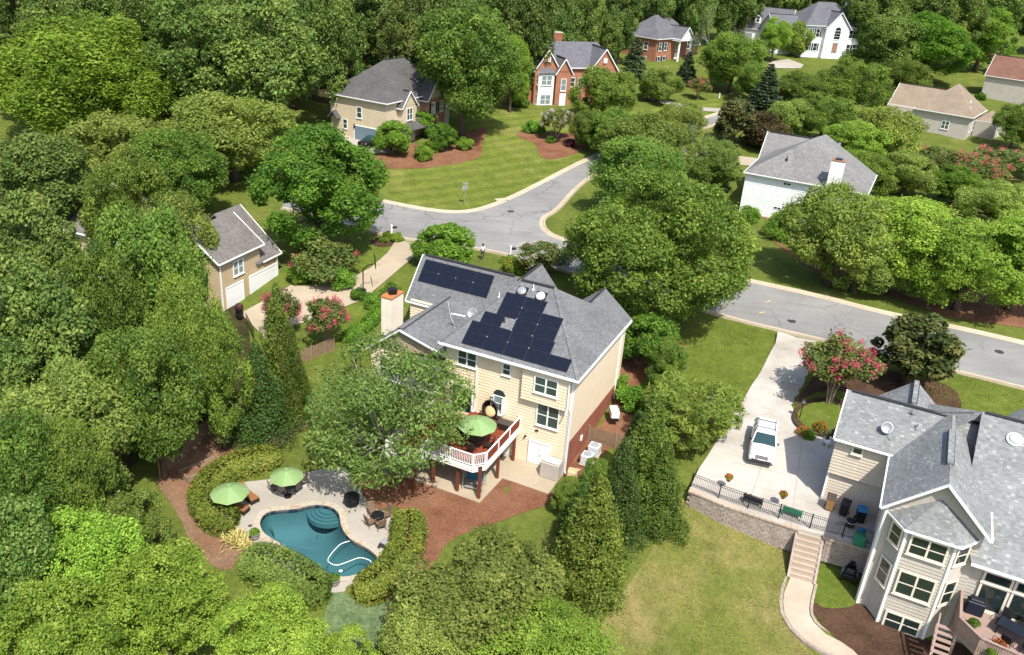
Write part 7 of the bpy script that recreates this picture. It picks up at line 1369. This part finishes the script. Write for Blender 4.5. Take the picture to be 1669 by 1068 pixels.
q = np.random.default_rng(2); D = sph(260, q); link('plant', leaf_mesh('plant', D*.4+[0, 0, 1.1], D, .1, .5+q.normal(size=260)*.2, 'leaf_purple', 1.8, q), t)
# iron gate section by the garage
p0, p1 = at(402, 530)[:2], at(415, 560)[:2]; t = thing('garden_gate', 'dark iron gate below the beige garage', 'gate', (*p0, float(tz(*p0)))); L = np.linalg.norm(p1-p0)
for i in range(12): f = i/11; x, y = (p1-p0)*f; MB().box(x-.015, x+.015, y-.015, y+.015, 0, 1.3).build('picket', 'black_metal', t)
MB().bar((0, 0, 1.2), (*(p1-p0), 1.2), .04).build('rail', 'black_metal', t)
# person by the street: one skinned figure, clothes as children
def person(px, label, rz):
    P = at(*px); t = thing('person', label, 'person', (P[0], P[1], P[2]+.1), rz)
    J = {'pel': (0, 0, .95, .13), 'wai': (0, 0, 1.12, .12), 'che': (0, 0, 1.35, .15), 'nec': (0, 0, 1.5, .06), 'hed': (0, -.01, 1.63, .1), 'top': (0, 0, 1.74, .07)}
    E = [('pel', 'wai'), ('wai', 'che'), ('che', 'nec'), ('nec', 'hed'), ('hed', 'top')]
    for s, k in ((-1, 'l'), (1, 'r')):
        st_ = .12*s
        J.update({'sh'+k: (s*.19, 0, 1.42, .06), 'el'+k: (s*.25, .03*s, 1.16, .045), 'wr'+k: (s*.24, -.1, .94, .033), 'ha'+k: (s*.24, -.13, .85, .035), 'hi'+k: (s*.1, 0, .9, .09), 'kn'+k: (s*.11, -st_*.5, .5, .062), 'an'+k: (s*.11, st_, .1, .042), 'to'+k: (s*.12, st_-.17, .04, .04)})
        E += [('che', 'sh'+k), ('sh'+k, 'el'+k), ('el'+k, 'wr'+k), ('wr'+k, 'ha'+k), ('pel', 'hi'+k), ('hi'+k, 'kn'+k), ('kn'+k, 'an'+k), ('an'+k, 'to'+k)]
    def skin(keys, name, mat, k=1.0, root=None):
        ks = [q for q in J if q in keys]; me = bpy.data.meshes.new(name); me.from_pydata([J[q][:3] for q in ks], [(ks.index(a), ks.index(b)) for a, b in E if a in ks and b in ks], []); o = link(name, me, t); me.materials.append(M[mat])
        sm = o.modifiers.new('skin', 'SKIN'); 
        for v_, q in zip(me.skin_vertices[0].data, ks): v_.radius = (J[q][3]*k, J[q][3]*k); v_.use_root = (q == (root or ks[0]))
        o.modifiers.new('sub', 'SUBSURF').levels = 1; o.modifiers['sub'].render_levels = 2; return o
    skin(set(J), 'body', 'skin', 1.0, 'pel'); skin({'wai', 'che', 'shl', 'shr', 'ell', 'elr', 'pel'}, 'shirt', 'shirt', 1.16); skin({'pel', 'hil', 'hir', 'knl', 'knr', 'anl', 'anr'}, 'trousers', 'trousers', 1.18)
    MB().lathe([(.1, 1.62), (.115, 1.68), (.1, 1.76), (.02, 1.8)], 12).build('hair', 'hair', t, True)
person((786, 424), 'person in a pale shirt and dark trousers walking beside the street', math.radians(200))

# ------------------------------------------------------------------ grass tufts standing on the near lawns
r = np.random.default_rng(77); P = []
for k, poly in enumerate(LAWNS):
    a = np.array(poly); lo = a.min(0); hi = a.max(0); ar = (hi-lo).prod(); dn = 150 if lo[1] < 60 else 45; q = r.uniform(lo, hi, (int(min(ar*dn, 260000)), 2)); q = q[inside(poly, q[:, 0], q[:, 1])]; q = q[(q[:, 1] < 125)]
    P.append(q)
P = np.concatenate(P); P = P[r.permutation(len(P))[:170000]]; zz = tz(P[:, 0], P[:, 1])+.05; P = np.c_[P, zz]
cl_n = np.sin(P[:, 0]*1.9+np.sin(P[:, 1]*1.3)*2)*np.sin(P[:, 1]*2.3+np.sin(P[:, 0]*.9)*2); keep = r.random(len(P)) < .55+.4*cl_n; P = P[keep]; cl_n = cl_n[keep]; n = len(P)
a = r.uniform(0, 2*PI, n); hgt_ = r.uniform(.02, .06, n)*(1+.4*cl_n); w = r.uniform(.02, .05, n); d2 = np.c_[np.cos(a), np.sin(a), np.zeros(n)]*w[:, None]; tip = P+np.c_[r.normal(size=(n, 2))*.03, hgt_]
co = np.stack([P-d2, P+d2, tip], 1).reshape(-1, 3); me = bpy.data.meshes.new('grass_tufts'); fast_mesh(me, co, np.arange(n*3).reshape(-1, 3), 'tuft', np.clip(.5+r.normal(size=n)*.22-.1*cl_n, 0, 1)); tag(link('grass_tufts', me), 'short grass blades standing on the mown lawns', 'grass', kind='stuff')
